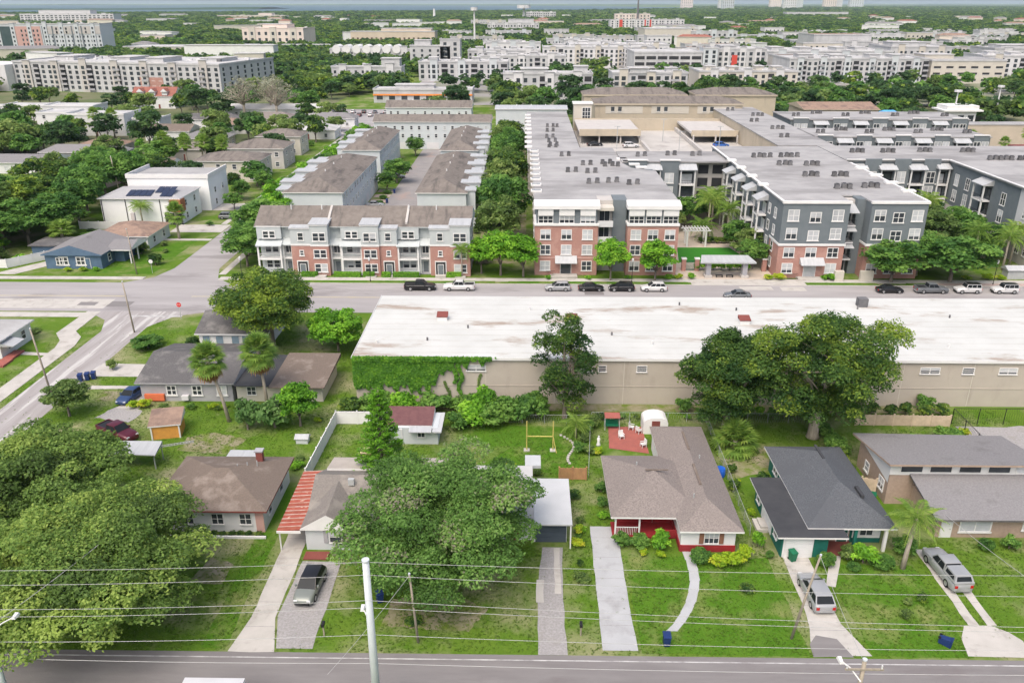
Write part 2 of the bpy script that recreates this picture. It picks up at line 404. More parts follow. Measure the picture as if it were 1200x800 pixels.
    def build(s, name, mats, parent=None, smooth=False, local=False, loc=None):
        """world-coordinate shapes become one mesh object under parent (whose world origin is subtracted)"""
        if not isinstance(mats, (list, tuple)): mats = [mats]
        off = None
        if parent is not None and not local: off = ORI[parent.name]
        if loc is not None: off = Vector(loc)
        o = bpy.data.objects.new(name, s.data(name, mats, off, smooth))
        COL.objects.link(o)
        if parent is not None: o.parent = parent
        elif loc is not None: o.location = loc
        ORI[o.name] = Vector((0, 0, 0)) if off is None else Vector(off)
        return o

def struct(name, mb, mats, parent=None):
    o = mb.build(name, mats, parent)
    if parent is None: o['kind'] = 'structure'
    return o

def sheet(name, pts, z, m, parent=None, th=None):
    mb = MB()
    if name not in ('ground', 'water') and 'lawn' not in name and 'soil' not in name and 'worn' not in name and 'sandy' not in name and 'earth' not in name and max(p[1] for p in pts) < 3000: PAVE.append(pts)
    if th: mb.prism(pts, -0.2, z)
    else: mb.poly([(p[0], p[1], z) for p in pts])
    return struct(name, mb, m, parent)
def rect(x0, x1, y0, y1): return [(x0, y0), (x1, y0), (x1, y1), (x0, y1)]

def jig(pts, amp, step, seed):
    """outline with slightly uneven edges"""
    r = random.Random(seed); out = []
    for i, p in enumerate(pts):
        q = pts[(i + 1) % len(pts)]
        L = math.hypot(q[0] - p[0], q[1] - p[1]); n = max(1, int(L / step))
        for k in range(n):
            t = k / n
            a = amp if k else amp * 0.3
            out.append((p[0] + (q[0] - p[0]) * t + r.uniform(-a, a), p[1] + (q[1] - p[1]) * t + r.uniform(-a, a)))
    return out

# --- windows: shared frame and pane meshes
WC = {}
FACE_RZ = {'S': 0.0, 'E': PI / 2, 'W': -PI / 2, 'N': PI}
def win_meshes(w, h, nx, ny, fm, gm, fr=0.07, sill=True):
    key = (round(w, 2), round(h, 2), nx, ny, fm.name, gm if isinstance(gm, str) else gm.name, fr)
    if key in WC: return WC[key]
    f = MB()
    d0, d1 = -0.09, 0.03
    f.box(-w / 2 - fr, -w / 2, d0, d1, -fr, h + fr); f.box(w / 2, w / 2 + fr, d0, d1, -fr, h + fr)
    f.box(-w / 2, w / 2, d0, d1, h, h + fr); f.box(-w / 2, w / 2, d0, d1, -fr, 0)
    if sill: f.box(-w / 2 - fr * 1.8, w / 2 + fr * 1.8, d0 - 0.06, d0 - 0.002, -fr * 1.6, -fr * 0.2)
    for i in range(1, nx):
        x = -w / 2 + w * i / nx
        f.box(x - fr * .45, x + fr * .45, d0 + 0.015, d1, 0, h)
    for i in range(1, ny):
        z = h * i / ny
        f.box(-w / 2, w / 2, d0 + 0.022, d1, z - fr * .35, z + fr * .35)
    fb = {'half_blind_a': .45, 'half_blind_b': .72}.get(gm.name if hasattr(gm, 'name') else gm)
    p = MB(); p.box(-w / 2, w / 2, -0.035, 0.0, 0, h * (1 - (fb or 0)))
    if fb: p.box(-w / 2, w / 2, -0.03, 0.0, h * (1 - fb) + .002, h, 1)
    WC[key] = (f.data('window', [fm]), p.data('pane', [M_glass, M_glass_l] if fb else [gm]))
    return WC[key]

RW = random.Random(5)
def window(parent, face, x, y, z, w, h, nx=1, ny=2, fm=None, gm=None, blind=0.0, fr=0.07, name='window', sill=True, pane=True):
    """x, y, z: world position of the bottom centre on the wall plane"""
    fm = fm or M_trim
    b_ = max(blind, .2)
    g = gm or RW.choices([M_glass, M_glass_l, 'half_blind_a', 'half_blind_b'], [1 - b_, b_ * .45, b_ * .3, b_ * .25])[0]
    a, b = win_meshes(w, h, nx, ny, fm, g, fr, sill)
    o = ORI[parent.name]
    f = put(name, a, parent, (x - o[0], y - o[1], z - o[2]), FACE_RZ[face])
    if pane: put('pane', b, f)
    return f

# single-mesh windows for buildings far away
def farwin(parent, face, x, y, z, w, h, gm=None, rz=None, loc_world=True):
    g = gm or M_glass
    key = ('far', round(w, 2), round(h, 2), g.name)
    if key not in WC:
        f = MB(); f.box(-w / 2, w / 2, -0.06, 0.05, 0, h); f.box(-w / 2 - .15, w / 2 + .15, -0.14, 0.05, -0.2, -0.004, 1)
        WC[key] = f.data('window', [g, M_trim])
    o = ORI[parent.name]
    return put('window', WC[key], parent, (x - o[0], y - o[1], z - o[2]) if loc_world else (x, y, z), FACE_RZ[face])

def door(parent, face, x, y, z, w, h, m, name='door', handle=True):
    key = ('door', round(w, 2), round(h, 2), m.name)
    if key not in WC:
        d = MB(); d.box(-w / 2, w / 2, -0.06, 0.02, 0, h)
        d.box(-w / 2 - .09, -w / 2 - .002, -0.08, 0.02, 0, h + .09, 1); d.box(w / 2 + .002, w / 2 + .09, -0.08, 0.02, 0, h + .09, 1); d.box(-w / 2, w / 2, -0.08, 0.02, h + .002, h + .09, 1)
        k = MB(); k.box(w * .34, w * .34 + .07, -0.12, -0.062, h * .46, h * .52)
        WC[key] = (d.data('door', [m, M_trim]), k.data('handle', [M_chain]))
    o = ORI[parent.name]
    a = put(name, WC[key][0], parent, (x - o[0], y - o[1], z - o[2]), FACE_RZ[face])
    if handle: put('handle', WC[key][1], a)
    return a

def garage_door(parent, face, x, y, z, w, h, m):
    key = ('gd', round(w, 2), round(h, 2), m.name)
    if key not in WC:
        d = MB()
        for i in range(4): d.box(-w / 2, w / 2, -0.06 - 0.0, 0.02, h * i / 4 + .015, h * (i + 1) / 4 - .015)
        d.box(-w / 2, w / 2, -0.03, 0.018, 0, h)
        WC[key] = d.data('garage_door', [m])
    o = ORI[parent.name]
    return put('garage_door', WC[key], parent, (x - o[0], y - o[1], z - o[2]), FACE_RZ[face])

# ------------------------------------------------------------------ foliage
def leaf_data(name, P, N, S, tint, mats, aspect=0.55, seed=0, bend=0.0):
    """leaf cards: a rhombic quad per point, facing N"""
    r = np.random.default_rng(seed)
    n = len(P)
    N = N / (np.linalg.norm(N, axis=1, keepdims=True) + 1e-9)
    R = r.normal(size=(n, 3))
    T = np.cross(N, R); T /= (np.linalg.norm(T, axis=1, keepdims=True) + 1e-9)
    B = np.cross(N, T)
    S = S[:, None]
    v = np.empty((n, 4, 3), np.float32)
    v[:, 0] = P - T * S
    v[:, 1] = P - B * S * aspect + N * S * 0.18
    v[:, 2] = P + T * S
    v[:, 3] = P + B * S * aspect + N * S * 0.18
    return cards(name, v, tint, mats)

def cards(name, v, tint, mats, extra=None):
    n = len(v)
    me = bpy.data.meshes.new(name)
    me.vertices.add(n * 4); me.loops.add(n * 4); me.polygons.add(n)
    me.vertices.foreach_set('co', v.astype(np.float32).ravel())
    me.loops.foreach_set('vertex_index', np.arange(n * 4, dtype=np.int32))
    me.polygons.foreach_set('loop_start', np.arange(0, n * 4, 4, dtype=np.int32))
    for m in mats: me.materials.append(m)
    me.update(calc_edges=True)
    a = me.attributes.new('tint', 'FLOAT', 'FACE')
    a.data.foreach_set('value', np.clip(tint, 0, 1).astype(np.float32))
    return me

def crown_points(seed, R, H0, H1, n_clump, per, clump_r=(0.2, 0.32), shell=0.75, flat=0.75, lump=0.22, skirt=0.1, cut=-0.35):
    """clump centres fill an uneven ellipsoid between H0 and H1 with radius R; leaves coat each clump"""
    r = np.random.default_rng(seed)
    cz, rz_ = (H0 + H1) / 2, (H1 - H0) / 2
    d = r.normal(size=(n_clump, 3)); d /= np.linalg.norm(d, axis=1, keepdims=True)
    # uneven outline from a few random lobes
    lob = r.normal(size=(7, 3)); lob /= np.linalg.norm(lob, axis=1, keepdims=True); la = r.uniform(-1, 1, 7)
    k = 1 + lump * (np.maximum(0, d @ lob.T) ** 3 * la).sum(1)
    rr = (shell + (1 - shell) * r.random(n_clump)) * k
    inner = r.random(n_clump) < 0.25
    rr[inner] *= r.uniform(0.35, 0.8, inner.sum())
    C = d * rr[:, None]
    low = C[:, 2] < cut
    C[low, 2] = cut - skirt * r.random(low.sum())
    cr = r.uniform(*clump_r, n_clump) * R
    C = np.c_[C[:, 0] * (R - cr * .7), C[:, 1] * (R - cr * .7), cz + C[:, 2] * (rz_ - cr * flat * .6)]
    Pn, Nn, Tt = [], [], []
    ct = r.normal(0.5, 0.2, n_clump)
    for i in range(n_clump):
        m = int(per * (cr[i] / R / np.mean(clump_r)) ** 2 * r.uniform(0.7, 1.2))
        q = r.normal(size=(m, 3)); q /= np.linalg.norm(q, axis=1, keepdims=True)
        q[:, 2] = np.where(q[:, 2] < -0.25, -q[:, 2] * 0.7, q[:, 2])
        rho = r.uniform(0.62, 1.1, m) ** 0.6
        # ragged: noise per direction
        a = np.arctan2(q[:, 1], q[:, 0])
        rag = 1 + 0.2 * np.sin(a * 3 + i) * np.cos(q[:, 2] * 5 + i * 2)
        p = q * (rho * rag * cr[i])[:, None]; p[:, 2] *= flat
        Pn.append(C[i] + p)
        Nn.append(q * 0.6 + np.array([0, 0, 0.8]) + r.normal(size=(m, 3)) * 0.6)
        Tt.append(ct[i] + r.normal(0, 0.14, m))
    return np.concatenate(Pn), np.concatenate(Nn), np.concatenate(Tt), C, cr

def limbs(mb, C, base_h, trunk_r, seed, n_limb=7, fork=None, lean=(0, 0)):
    """tapered trunk and limbs reaching to clump centres"""
    r = random.Random(seed)
    fork = fork or base_h
    top = (lean[0], lean[1], fork)
    mb.tube([(0, 0, -0.3), (lean[0] * .2, lean[1] * .2, fork * .12), (lean[0] * .5, lean[1] * .5, fork * .55), top],
            [trunk_r * 1.5, trunk_r * 1.08, trunk_r * .92, trunk_r * .85], 9)
    idx = list(range(len(C))); r.shuffle(idx)
    for i in idx[:n_limb]:
        c = C[i]
        m1 = [top[0] + (c[0] - top[0]) * .35 + r.uniform(-.4, .4), top[1] + (c[1] - top[1]) * .35 + r.uniform(-.4, .4), top[2] + (c[2] - top[2]) * .5]
        m2 = [top[0] + (c[0] - top[0]) * .72 + r.uniform(-.4, .4), top[1] + (c[1] - top[1]) * .72 + r.uniform(-.4, .4), top[2] + (c[2] - top[2]) * .78]
        k = trunk_r * r.uniform(.38, .62)
        mb.tube([(top[0], top[1], top[2] - trunk_r), m1, m2, tuple(c)], [k, k * .75, k * .5, k * .2], 6, cap=False)
        for _ in range(2):
            j = r.choice(idx); e = C[j]
            if (Vector(e) - Vector(m2)).length < (Vector(c) - Vector(top)).length * .9:
                mb.tube([m2, ((m2[0] + e[0]) / 2, (m2[1] + e[1]) / 2, (m2[2] + e[2]) / 2 + .2), tuple(e)], [k * .45, k * .3, k * .1], 5, cap=False)
    return mb

def tree_kind(seed, R, H0, H1, n_clump, per, leaf, lm, trunk_r, bark=None, name='crown', **kw):
    nl = kw.pop('n_limb', 7); fork = kw.pop('fork', None); asp = kw.pop('aspect', 0.55)
    P, N, T, C, cr = crown_points(seed, R, H0, H1, n_clump, per, **kw)
    r = np.random.default_rng(seed + 1)
    S = leaf * r.uniform(0.6, 1.25, len(P))
    crown = leaf_data(name, P, N, S, T, [lm], asp, seed)
    mb = MB(); limbs(mb, C, H0 + (H1 - H0) * .15, trunk_r, seed, nl, fork or max(0.8, H0 + (H1 - H0) * 0.12))
    trunk = mb.data('trunk', [bark or M_bark], smooth=True)
    return dict(crown=crown, trunk=trunk, R=R, H=H1)

def plant(kind, x, y, label, group=None, name='tree', cat='tree', s=1.0, sz=None, rz=None, seed=None, trunk=True):
    rr = random.Random(seed if seed is not None else int(x * 131 + y * 17))
    rz = rr.uniform(0, 2 * PI) if rz is None else rz
    t = thing(name, label, cat, (x, y, 0), group, rz)
    t.scale = (s, s, sz if sz is not None else s)
    put('crown' if name != 'shrub' else 'foliage', kind['crown'], t)
    if trunk and kind.get('trunk'): put('trunk', kind['trunk'], t)
    return t

# ================================================================== SETTING: ground, roads, paths, water
sheet('ground', rect(-38000, 38000, -300, 42000), 0.0, M_ground)
sheet('water', [(-9000, 3700), (-1800, 3900), (-1100, 4250), (-520, 4700), (120, 4900), (700, 5600), (1060, 6300), (1500, 6700), (1700, 9500), (900, 13500),
                (-2500, 15500), (-9500, 15500), (-16000, 9000)], 0.4, M_water)
# peninsula and far shore: low land with an uneven wooded skyline
def ridge(name, pts, h, seed, w, m):
    r = random.Random(seed); mb = MB()
    L = []
    for i in range(len(pts) - 1):
        p, q = pts[i], pts[i + 1]
        n = max(2, int(math.hypot(q[0] - p[0], q[1] - p[1]) / 90))
        L += [(p[0] + (q[0] - p[0]) * k / n, p[1] + (q[1] - p[1]) * k / n) for k in range(n)]
    L.append(pts[-1])
    hs = [h * (0.55 + 0.45 * r.random()) * (0.75 + .25 * math.sin(i * .21 + seed)) for i in range(len(L))]
    for i in range(len(L) - 1):
        a, b = L[i], L[i + 1]
        A = [(a[0], a[1] - w, 0.5), (a[0], a[1] - w * .6, hs[i] * .8), (a[0], a[1], hs[i]), (a[0], a[1] + w, 0.5)]
        B = [(b[0], b[1] - w, 0.5), (b[0], b[1] - w * .6, hs[i + 1] * .8), (b[0], b[1], hs[i + 1]), (b[0], b[1] + w, 0.5)]
        for k in range(3): mb.poly([A[k], B[k], B[k + 1], A[k + 1]])
    return struct(name, mb, m)
M_farwood = mat('far_wooded_shore', (0.028, 0.062, 0.03), (0.05, 0.09, 0.04), scale=0.008, rough=0.95, spec=0.05, detail=8)
ridge('wooded_peninsula', [(-6800, 6400), (-4000, 6300), (-2900, 6700), (-2000, 7000)], 16, 3, 500, M_farwood)
ridge('far_shore', [(-17000, 16500), (-9000, 17000), (-3000, 17500), (2000, 17000), (2800, 15500), (5000, 14500), (14000, 15000)], 16, 7, 900, M_farwood)
ridge('distant_low_hills', [(1200, 24000), (4000, 24000), (6000, 24000), (18000, 24500)], 20, 9, 1500, M_farwood)

# near street at the bottom of the picture
nr = sheet('near_road', rect(-160, 160, 43.6, 52.0), 0.02, M_asph_near)
el = MB()
el.box(-160, 160, 51.35, 51.47, 0.024, 0.028); el.build('edge_line', M_paint, nr)
el = MB(); el.box(-160, 160, 44.4, 44.52, 0.024, 0.028); el.build('edge_line', M_paint, nr)
# main street in the middle distance with far kerb, verge and pavement
mr_ = sheet('main_road', rect(-330, 330, 131.2, 146.8), 0.02, M_asph)
for (a, b) in ((-330, -72), (-60, 36), (47, 330)):
    k = MB(); k.box(a, b, 139.2, 139.32, 0.024, 0.028); k.box(a, b, 138.85, 138.97, 0.024, 0.028)
    k.build('centre_line', mat('yellow_line_paint', (0.55, 0.47, 0.22), (0.45, 0.42, 0.34), scale=0.4, rough=0.85), mr_)
k = MB(); k.box(-330, -73, 132.6, 137.4, 0.024, 0.03); k.build('concrete_strip', M_conc, mr_)
for (x0, x1, y0, y1, nm, m) in ((-73, -69, 133.5, 136.2, 'patch', M_asph_near), (11, 14.5, 141.0, 143.6, 'patch', M_asph_near), (-78.4, -75.2, 134.1, 135.8, 'patch', M_asph_near), (40, 46, 144.2, 146.2, 'patch', M_conc), (47.5, 52, 143.8, 146.0, 'patch', M_conc)):
    sheet(nm, rect(x0, x1, y0, y1), 0.034, m, mr_)
for x in (-82, -80):
    pass
sheet('pavement', rect(-58.5, 330, 148.5, 150.3), 0.12, M_conc, th=1)
kb = MB(); kb.box(-56, 31.5, 146.8, 147.0, -0.1, 0.12); kb.box(53, 330, 146.8, 147.0, -0.1, 0.12); struct('kerb', kb, M_conc)
for i, (a, b) in enumerate(((-55, -5.5), (-3, 31), (53, 66.5), (72, 76))):
    sheet('grass_verge', rect(a, b, 147.0, 148.5), 0.10, M_lawn, th=1)
sheet('apron', rect(31.5, 53, 146.8, 148.5), 0.06, M_conc, th=1)
sheet('paved_strip', rect(76, 330, 147.0, 148.5), 0.09, M_pinkpave, th=1)
sheet('pavement_left', rect(-330, -73, 148.6, 150.2), 0.10, M_conc, th=1)
# side street running away from the camera
cs = sheet('side_street', [(-68.2, -20), (-61.6, -20), (-61.6, 124), (-59, 129), (-54, 131.2), (-75, 131.2), (-70, 127), (-68.2, 122)], 0.016, M_asph_old)
sheet('side_street_far', [(-76, 146.8), (-56, 146.8), (-59, 150), (-60.8, 156), (-60.8, 700), (-69.8, 700), (-69.8, 156), (-71.5, 150)], 0.016, M_asph)
sb = MB(); sb.box(-66.6, -57.8, 128.6, 129.3, 0.022, 0.026); sb.build('stop_line', M_paint, cs)
sw = [(-72.0, 60), (-69.6, 60), (-69.4, 116), (-70.2, 119.5), (-72.3, 122), (-72.6, 131), (-75.0, 131), (-75.0, 121), (-72.8, 118), (-72.0, 115)]
sheet('sidewalk', sw, 0.05, M_conc, th=1)
sheet('garden_path', [(-79.5, 112.6), (-72.0, 112.0), (-72.0, 113.0), (-79.5, 113.8)], 0.045, M_conc)
sheet('cross_sidewalk', rect(-330, -75.0, 128.4, 130.6), 0.05, M_conc, th=1)
# far side of the main street, left of the side street
sheet('garden_walk', [(-104, 151.6), (-99.5, 151.6), (-88.5, 168), (-92.5, 168)], 0.03, M_conc)
sheet('driveway_white_houses', rect(-82, -70, 183.5, 190.5), 0.035, M_conc)
sheet('front_walk', rect(-81.5, -70, 176.4, 178), 0.035, M_conc)
sheet('driveway_tall_house', rect(-81, -70, 205, 213), 0.035, M_conc)
sheet('street_sidewalk', rect(-72.6, -71.2, 191, 330), 0.03, M_conc)
sheet('street_sidewalk_right', rect(-59.6, -58.2, 152, 330), 0.03, M_conc)
sheet('clay_court', [(-138, 228), (-121, 223), (-117, 246), (-128, 250)], 0.03, mat('clay_surface', (0.48, 0.36, 0.30), None, scale=0.3, rough=0.95))
sheet('long_driveway', [(-150, 205), (-146, 205), (-139, 246), (-145, 246)], 0.028, M_conc)
sheet('alley_court', rect(-36.8, -27.2, 163, 300), 0.02, mat('alley_asphalt', (0.225, 0.215, 0.215), (0.27, 0.255, 0.25), scale=0.3, rough=0.92, c3=(0.30, 0.24, 0.22), s3=0.08, lo3=0.55, hi3=0.62))
sheet('bed_edge', rect(-10, 0.4, 160, 300), 0.012, M_dirt)
sheet('courtyard_paving', rect(29.5, 49, 150.3, 205), 0.02, mat('courtyard_pavers', (0.50, 0.43, 0.36), (0.42, 0.36, 0.30), scale=0.6, rough=0.9))
sheet('courtyard_lawn', [(31.5, 161.5), (46.5, 161.5), (44.3, 172.5), (33, 172.5)], 0.05, M_turf)
sheet('rear_car_park', rect(-100, -58, 330, 420), 0.02, M_asph)
sheet('district_paving', rect(-62, 470, 438, 870), 0.014, mat('district_ground', (0.26, 0.25, 0.245), (0.17, 0.19, 0.10), scale=0.02, rough=.95, lo=.4, hi=.6))
sheet('park_ground', rect(96, 420, 306, 437), 0.014, mat('park_floor', (0.09, 0.125, 0.04), (0.17, 0.165, 0.10), scale=0.05, rough=.95))
sheet('left_wood_ground', rect(-420, -100, 265, 500), 0.010, mat('wood_floor', (0.08, 0.115, 0.035), (0.15, 0.15, 0.085), scale=0.05, rough=.95))
sheet('service_yard', rect(145, 330, 250, 330), 0.02, M_asph)

sheet('front_lawn', jig(rect(9.8, 23.4, 52.3, 65), .15, 1.5, 21), 0.006, M_lawn)
sheet('front_lawn_right', jig(rect(28.5, 36.6, 52.3, 64), .15, 1.5, 22), 0.006, M_lawn)
sheet('bungalow_lawn', jig(rect(-26.5, -24.4, 52.4, 76), .2, 1.5, 23), 0.006, M_lawn)
sheet('rear_lawn', jig(rect(-7.5, 6.5, 80, 91), .3, 1.5, 24), 0.006, M_lawn)
sheet('corner_lawn', jig(rect(-88, -72.8, 152, 178), .2, 2, 25), 0.006, M_lawn)
# near lots: drives, paths and pads
def drive(name, pts, m, z=0.03, seed=1, joints=None):
    o = sheet(name, jig(pts, 0.07, 1.5, seed), z, m)
    if m in (M_conc, M_conc_g):
        ys = [p[1] for p in pts]; y = min(ys) + 2.9
        while y < max(ys) - 1:
            xs = []
            for (x0, y0), (x1, y1) in zip(pts, pts[1:] + pts[:1]):
                if (y0 > y) != (y1 > y): xs.append(x0 + (x1 - x0) * (y - y0) / (y1 - y0))
            if len(xs) == 2: sheet('joint', rect(min(xs) + .1, max(xs) - .1, y, y + .05), z + .004, M_gravel, o)
            y += 3.1
    return o
drive('concrete_drive_carport', [(-24.1, 52.0), (-20.25, 52.0), (-21.3, 56), (-21.2, 75), (-23.4, 75), (-23.4, 56)], M_conc, seed=2)
drive('gravel_pad', [(-20.2, 52.4), (-17.2, 52.4), (-17.2, 63.8), (-20.9, 63.8), (-21.15, 56.3)], M_gravel, seed=3)
sheet('brick_step', rect(-20.9, -18.6, 64.0, 65.2), 0.10, M_maroon, th=1)
drive('gravel_drive', [(1.3, 52.0), (3.7, 52.0), (3.6, 58.8), (3.9, 66.3), (1.9, 66.3), (1.4, 60)], M_gravel, seed=5)
drive('pale_slab', [(1.2, 58.3), (1.9, 58.3), (2.0, 61.4), (1.3, 61.4)], M_conc, z=0.04, seed=6)
drive('pale_slab_edge', [(2.9, 59.5), (3.5, 59.5), (3.6, 66.2), (3.0, 66.2)], M_conc, z=0.041, seed=16)
dr = drive('grey_concrete_drive', [(6.6, 52.6), (9.5, 52.6), (9.4, 69.8), (6.8, 69.8)], M_conc_g, seed=7)
path = [(15.8, 66.4), (15.95, 64.5), (15.95, 63.0), (15.8, 61.5), (15.4, 60.0), (14.9, 58.6), (14.2, 57.2), (13.4, 55.9), (12.6, 54.9)]
pm = MB()
for i in range(len(path) - 1):
    (a, b), (c, d) = path[i], path[i + 1]
    pm.poly([(a - .42, b, .032), (c - .48, d, .032), (c + .48, d, .032), (a + .42, b, .032)])
struct('curved_garden_path', pm, M_conc_g); PAVE.append([(a - .5, b) for a, b in path] + [(a + .5, b) for a, b in path[::-1]])
drive('drive_with_crack', [(23.7, 52.4), (28.4, 52.3), (27.2, 56), (27.3, 65.6), (24.9, 65.6), (24.6, 57)], M_conc, seed=8)
drive('asphalt_patch', [(23.6, 52.1), (26.9, 52.1), (26.2, 54.2), (24.6, 54.6), (23.8, 53.6)], M_asph_near, z=0.04, seed=9)
drive('porch_walk', [(27.6, 61.0), (28.4, 60.8), (30.6, 65.6), (29.4, 65.6)], M_conc, z=0.034, seed=10)
drive('drive_apron', [(36.2, 52.4), (41.2, 52.3), (41.6, 54.2), (41.0, 55.2), (39.9, 56.0), (37.6, 56.0), (36.6, 54.4)], M_conc, seed=11)
drive('drive_wheel_strip', [(38.0, 56.0), (38.9, 56.0), (38.9, 66.5), (38.0, 66.5)], M_conc, z=0.033, seed=12)
drive('drive_wheel_strip_right', [(39.6, 56.0), (40.4, 56.0), (40.4, 66.5), (39.6, 66.5)], M_conc, z=0.034, seed=13)
sheet('red_patio', [(10.2, 85.6), (14.8, 84.4), (14.8, 91.0), (10.6, 91.0)], 0.04, M_redpave)
sheet('gravel_lot', jig([(54.6, 70), (95, 70), (95, 91.8), (54.0, 91.8)], .25, 2, 4), 0.03, M_gravel)
sheet('sandy_patch', jig([(22.9, 79), (28.4, 80.5), (29.5, 86.5), (25.5, 88.5), (23.2, 86)], .3, 1.2, 6), 0.012, M_dirt)
sheet('bare_earth_spot', jig([(-30.6, 60.6), (-27.4, 60.4), (-27.2, 63.2), (-29.6, 64.2)], .2, .7, 8), 0.012, M_dirt)
sheet('driveway_gravel_patch', jig([(-54.8, 92.3), (-49.8, 91.2), (-49.4, 94.4), (-53.2, 95.6)], .4, 1, 9), 0.02, M_gravel)
sheet('bare_soil', jig([(-12, 55.2), (-4.5, 54.6), (-3, 57.5), (-7, 59.5), (-11.5, 58.6)], .14, .5, 31), 0.011, M_dirt)
sheet('worn_yard', jig([(-41, 84.2), (-34.5, 83.6), (-33.6, 87.2), (-38, 88.8), (-41, 87.5)], .14, .5, 32), 0.011, M_dirt)
sheet('worn_yard_left', jig([(-57, 97), (-53.6, 97.4), (-53.8, 100.4), (-57.4, 100.2)], .2, 1.0, 33), 0.011, M_dirt)
sheet('car_pad', [(-53.2, 95.0), (-50.2, 95.0), (-50.0, 102), (-52.4, 102)], 0.03, M_conc)
sheet('short_driveway', [(-61.8, 104.8), (-53.6, 104.8), (-53.4, 109.0), (-61.8, 109.4)], 0.025, M_conc)
sheet('front_path', [(-61.6, 100.6), (-52.6, 100.9), (-52.6, 101.8), (-61.6, 101.8)], 0.028, M_conc)
sheet('rear_dirt_strip', rect(-12, 55, 95.2, 97.2), 0.012, M_dirt)  # strip of bare dirt along the foot of the warehouse wall

# ================================================================== NEAR HOUSES
def simple_shell(parent, x0, x1, y0, y1, z1, m, base=None, z0=0.0):
    mb = MB(); mb.box(x0, x1, y0, y1, z0 - .1, z1)
    return mb.build('wall', m, parent)

# --- brown hip-roofed bungalow, left
h = thing('bungalow', 'white bungalow with brown hip roof and red eave line left of the striped carport', 'house', (-31, 73, 0))
simple_shell(h, -36.5, -25.8, 68.4, 77.7, 2.62, M_white)
rf = MB(); rf.hip(-37.1, -25.2, 67.8, 78.3, 2.8, 4.55, 0, 1); rf = rf.build('roof', [M_rf_brown, M_maroon], h)
c = MB(); c.box(-28.6, -27.9, 76.0, 76.6, 3.2, 4.7); c.box(-28.7, -27.8, 75.9, 76.7, 4.7, 4.85, 1); c.build('chimney', [M_maroon, M_grey], rf)
for i in range(3):
    c = MB(); c.tube([(-29.9 + i * .9, 74 + i * .4, 3.7), (-29.9 + i * .9, 74 + i * .4, 4.4)], .06, 6); c.build('vent_pipe', M_chain, rf)
c = MB(); c.prism([(-33.0, 78.5), (-29.6, 78.5), (-29.6, 80.4), (-33.0, 80.4)], 2.3, 2.42); 
for x in (-32.9, -29.8): c.box(x, x + .1, 80.2, 80.3, 0, 2.3)
c.build('rear_awning', M_metal, h)
for x in (-33.4, -30.4, -27.6): window(h, 'S', x, 68.4, .95, 1.1, 1.15, 2, 2)
for y in (70.5, 74.5): window(h, 'E', -25.8, y, .95, 1.0, 1.1, 1, 2)
p = MB(); p.box(-26.6, -25.78, 68.34, 68.40, 0, 2.5); p.build('corner_panel', M_pink, h)
p = MB(); p.box(-36.5, -25.4, 67.2, 67.4, 0, .25); p.build('bed_edging', M_trim, h)
occ(-38, -24, 66, 81)

# --- striped metal carport and gabled cottage
h = thing('carport', 'open carport with rusty red and white striped sheet roof over concrete drive', 'carport', (-22.4, 70, 0))
for i in range(16):
    y0 = 65.2 + i * .65
    z = 2.42 + .012 * i
    for (ya, yb, zz) in ((y0 + .55, y0 + .64, .05), (y0, y0 + .55, 0)):
        s_ = MB(); s_.poly([(-23.5, ya, z + zz), (-21.25, ya, z + zz + .16), (-21.25, yb, z + zz + .166), (-23.5, yb, z + zz + .006)])
        s_.poly([(-23.5, ya, z + zz), (-23.5, ya, z + zz - .06), (-21.25, ya, z + zz + .10), (-21.25, ya, z + zz + .16)])
        if zz: s_.build('seam_strip', mat('faded_cream_strip', (0.46, 0.40, 0.36), (0.36, 0.2, 0.15), scale=1.2), h)
    s_.build('roof_sheet', M_rustsheet if i % 2 else mat('faded_red_sheet', (0.25, 0.06, 0.04), (0.31, 0.095, 0.06), scale=2.5, rough=0.8), h)
b = MB(); b.box(-23.5, -21.2, 65.1, 65.2, 2.2, 2.42); b.build('fascia', M_trim, h)
for y in (65.4, 70.5, 75.3):
    b = MB(); b.box(-23.4, -23.28, y, y + .12, 0, 2.38); b.build('post', M_trim, h)
h = thing('gabled_cottage', 'white cottage with grey gabled roof, shuttered window and rusty carport beside it', 'house', (-16, 71, 0))
mb = MB(); mb.box(-20.9, -16.4, 65.6, 70, -.1, 2.5); mb.box(-20.6, -8.5, 68.5, 76.6, -.1, 2.5); mb.build('wall', M_wsiding, h)
rf = MB(); rf.gable(-21.2, -8.2, 68.0, 76.0, 2.7, 4.5, 0, 1, 'x'); rf.gable(-21.25, -16.1, 65.2, 72.4, 2.66, 4.2, 0, 1, 'y')
rf.prism([(-20.8, 75.0), (-8.2, 75.0), (-8.2, 78.4), (-20.8, 78.4)], 2.55, [3.4, 3.4, 2.75, 2.75], 1, 2)
rf = rf.build('roof', [mat('weathered_brown_grey_shingle', (0.215, 0.195, 0.175), (0.16, 0.147, 0.135), scale=6, rough=.95, bump=.25, bscale=9, c3=(0.25, 0.23, 0.205), s3=.4), M_trim, mat('pale_rolled_roof', (0.42, 0.38, 0.34), None, scale=.6, rough=.95)], h)
c = MB(); c.box(-17.6, -17.0, 70.6, 71.0, 4.1, 4.75); c.build('vent', M_chain, rf)
c = MB(); c.tube([(-12, 73, 4.1), (-12, 73, 4.8)], .08, 6); c.build('vent_pipe', M_chain, rf)
window(h, 'S', -18.0, 65.6, .9, 1.1, 1.25, 1, 2)
for x in (-18.95, -17.05):
    s_ = MB(); s_.box(x - .2, x + .2, 65.5, 65.6, .85, 2.2); s_.build('shutter', M_grey, h)
window(h, 'S', -13, 68.5, .9, 1.4, 1.2, 2, 2)
occ(-25, -8, 64, 79)
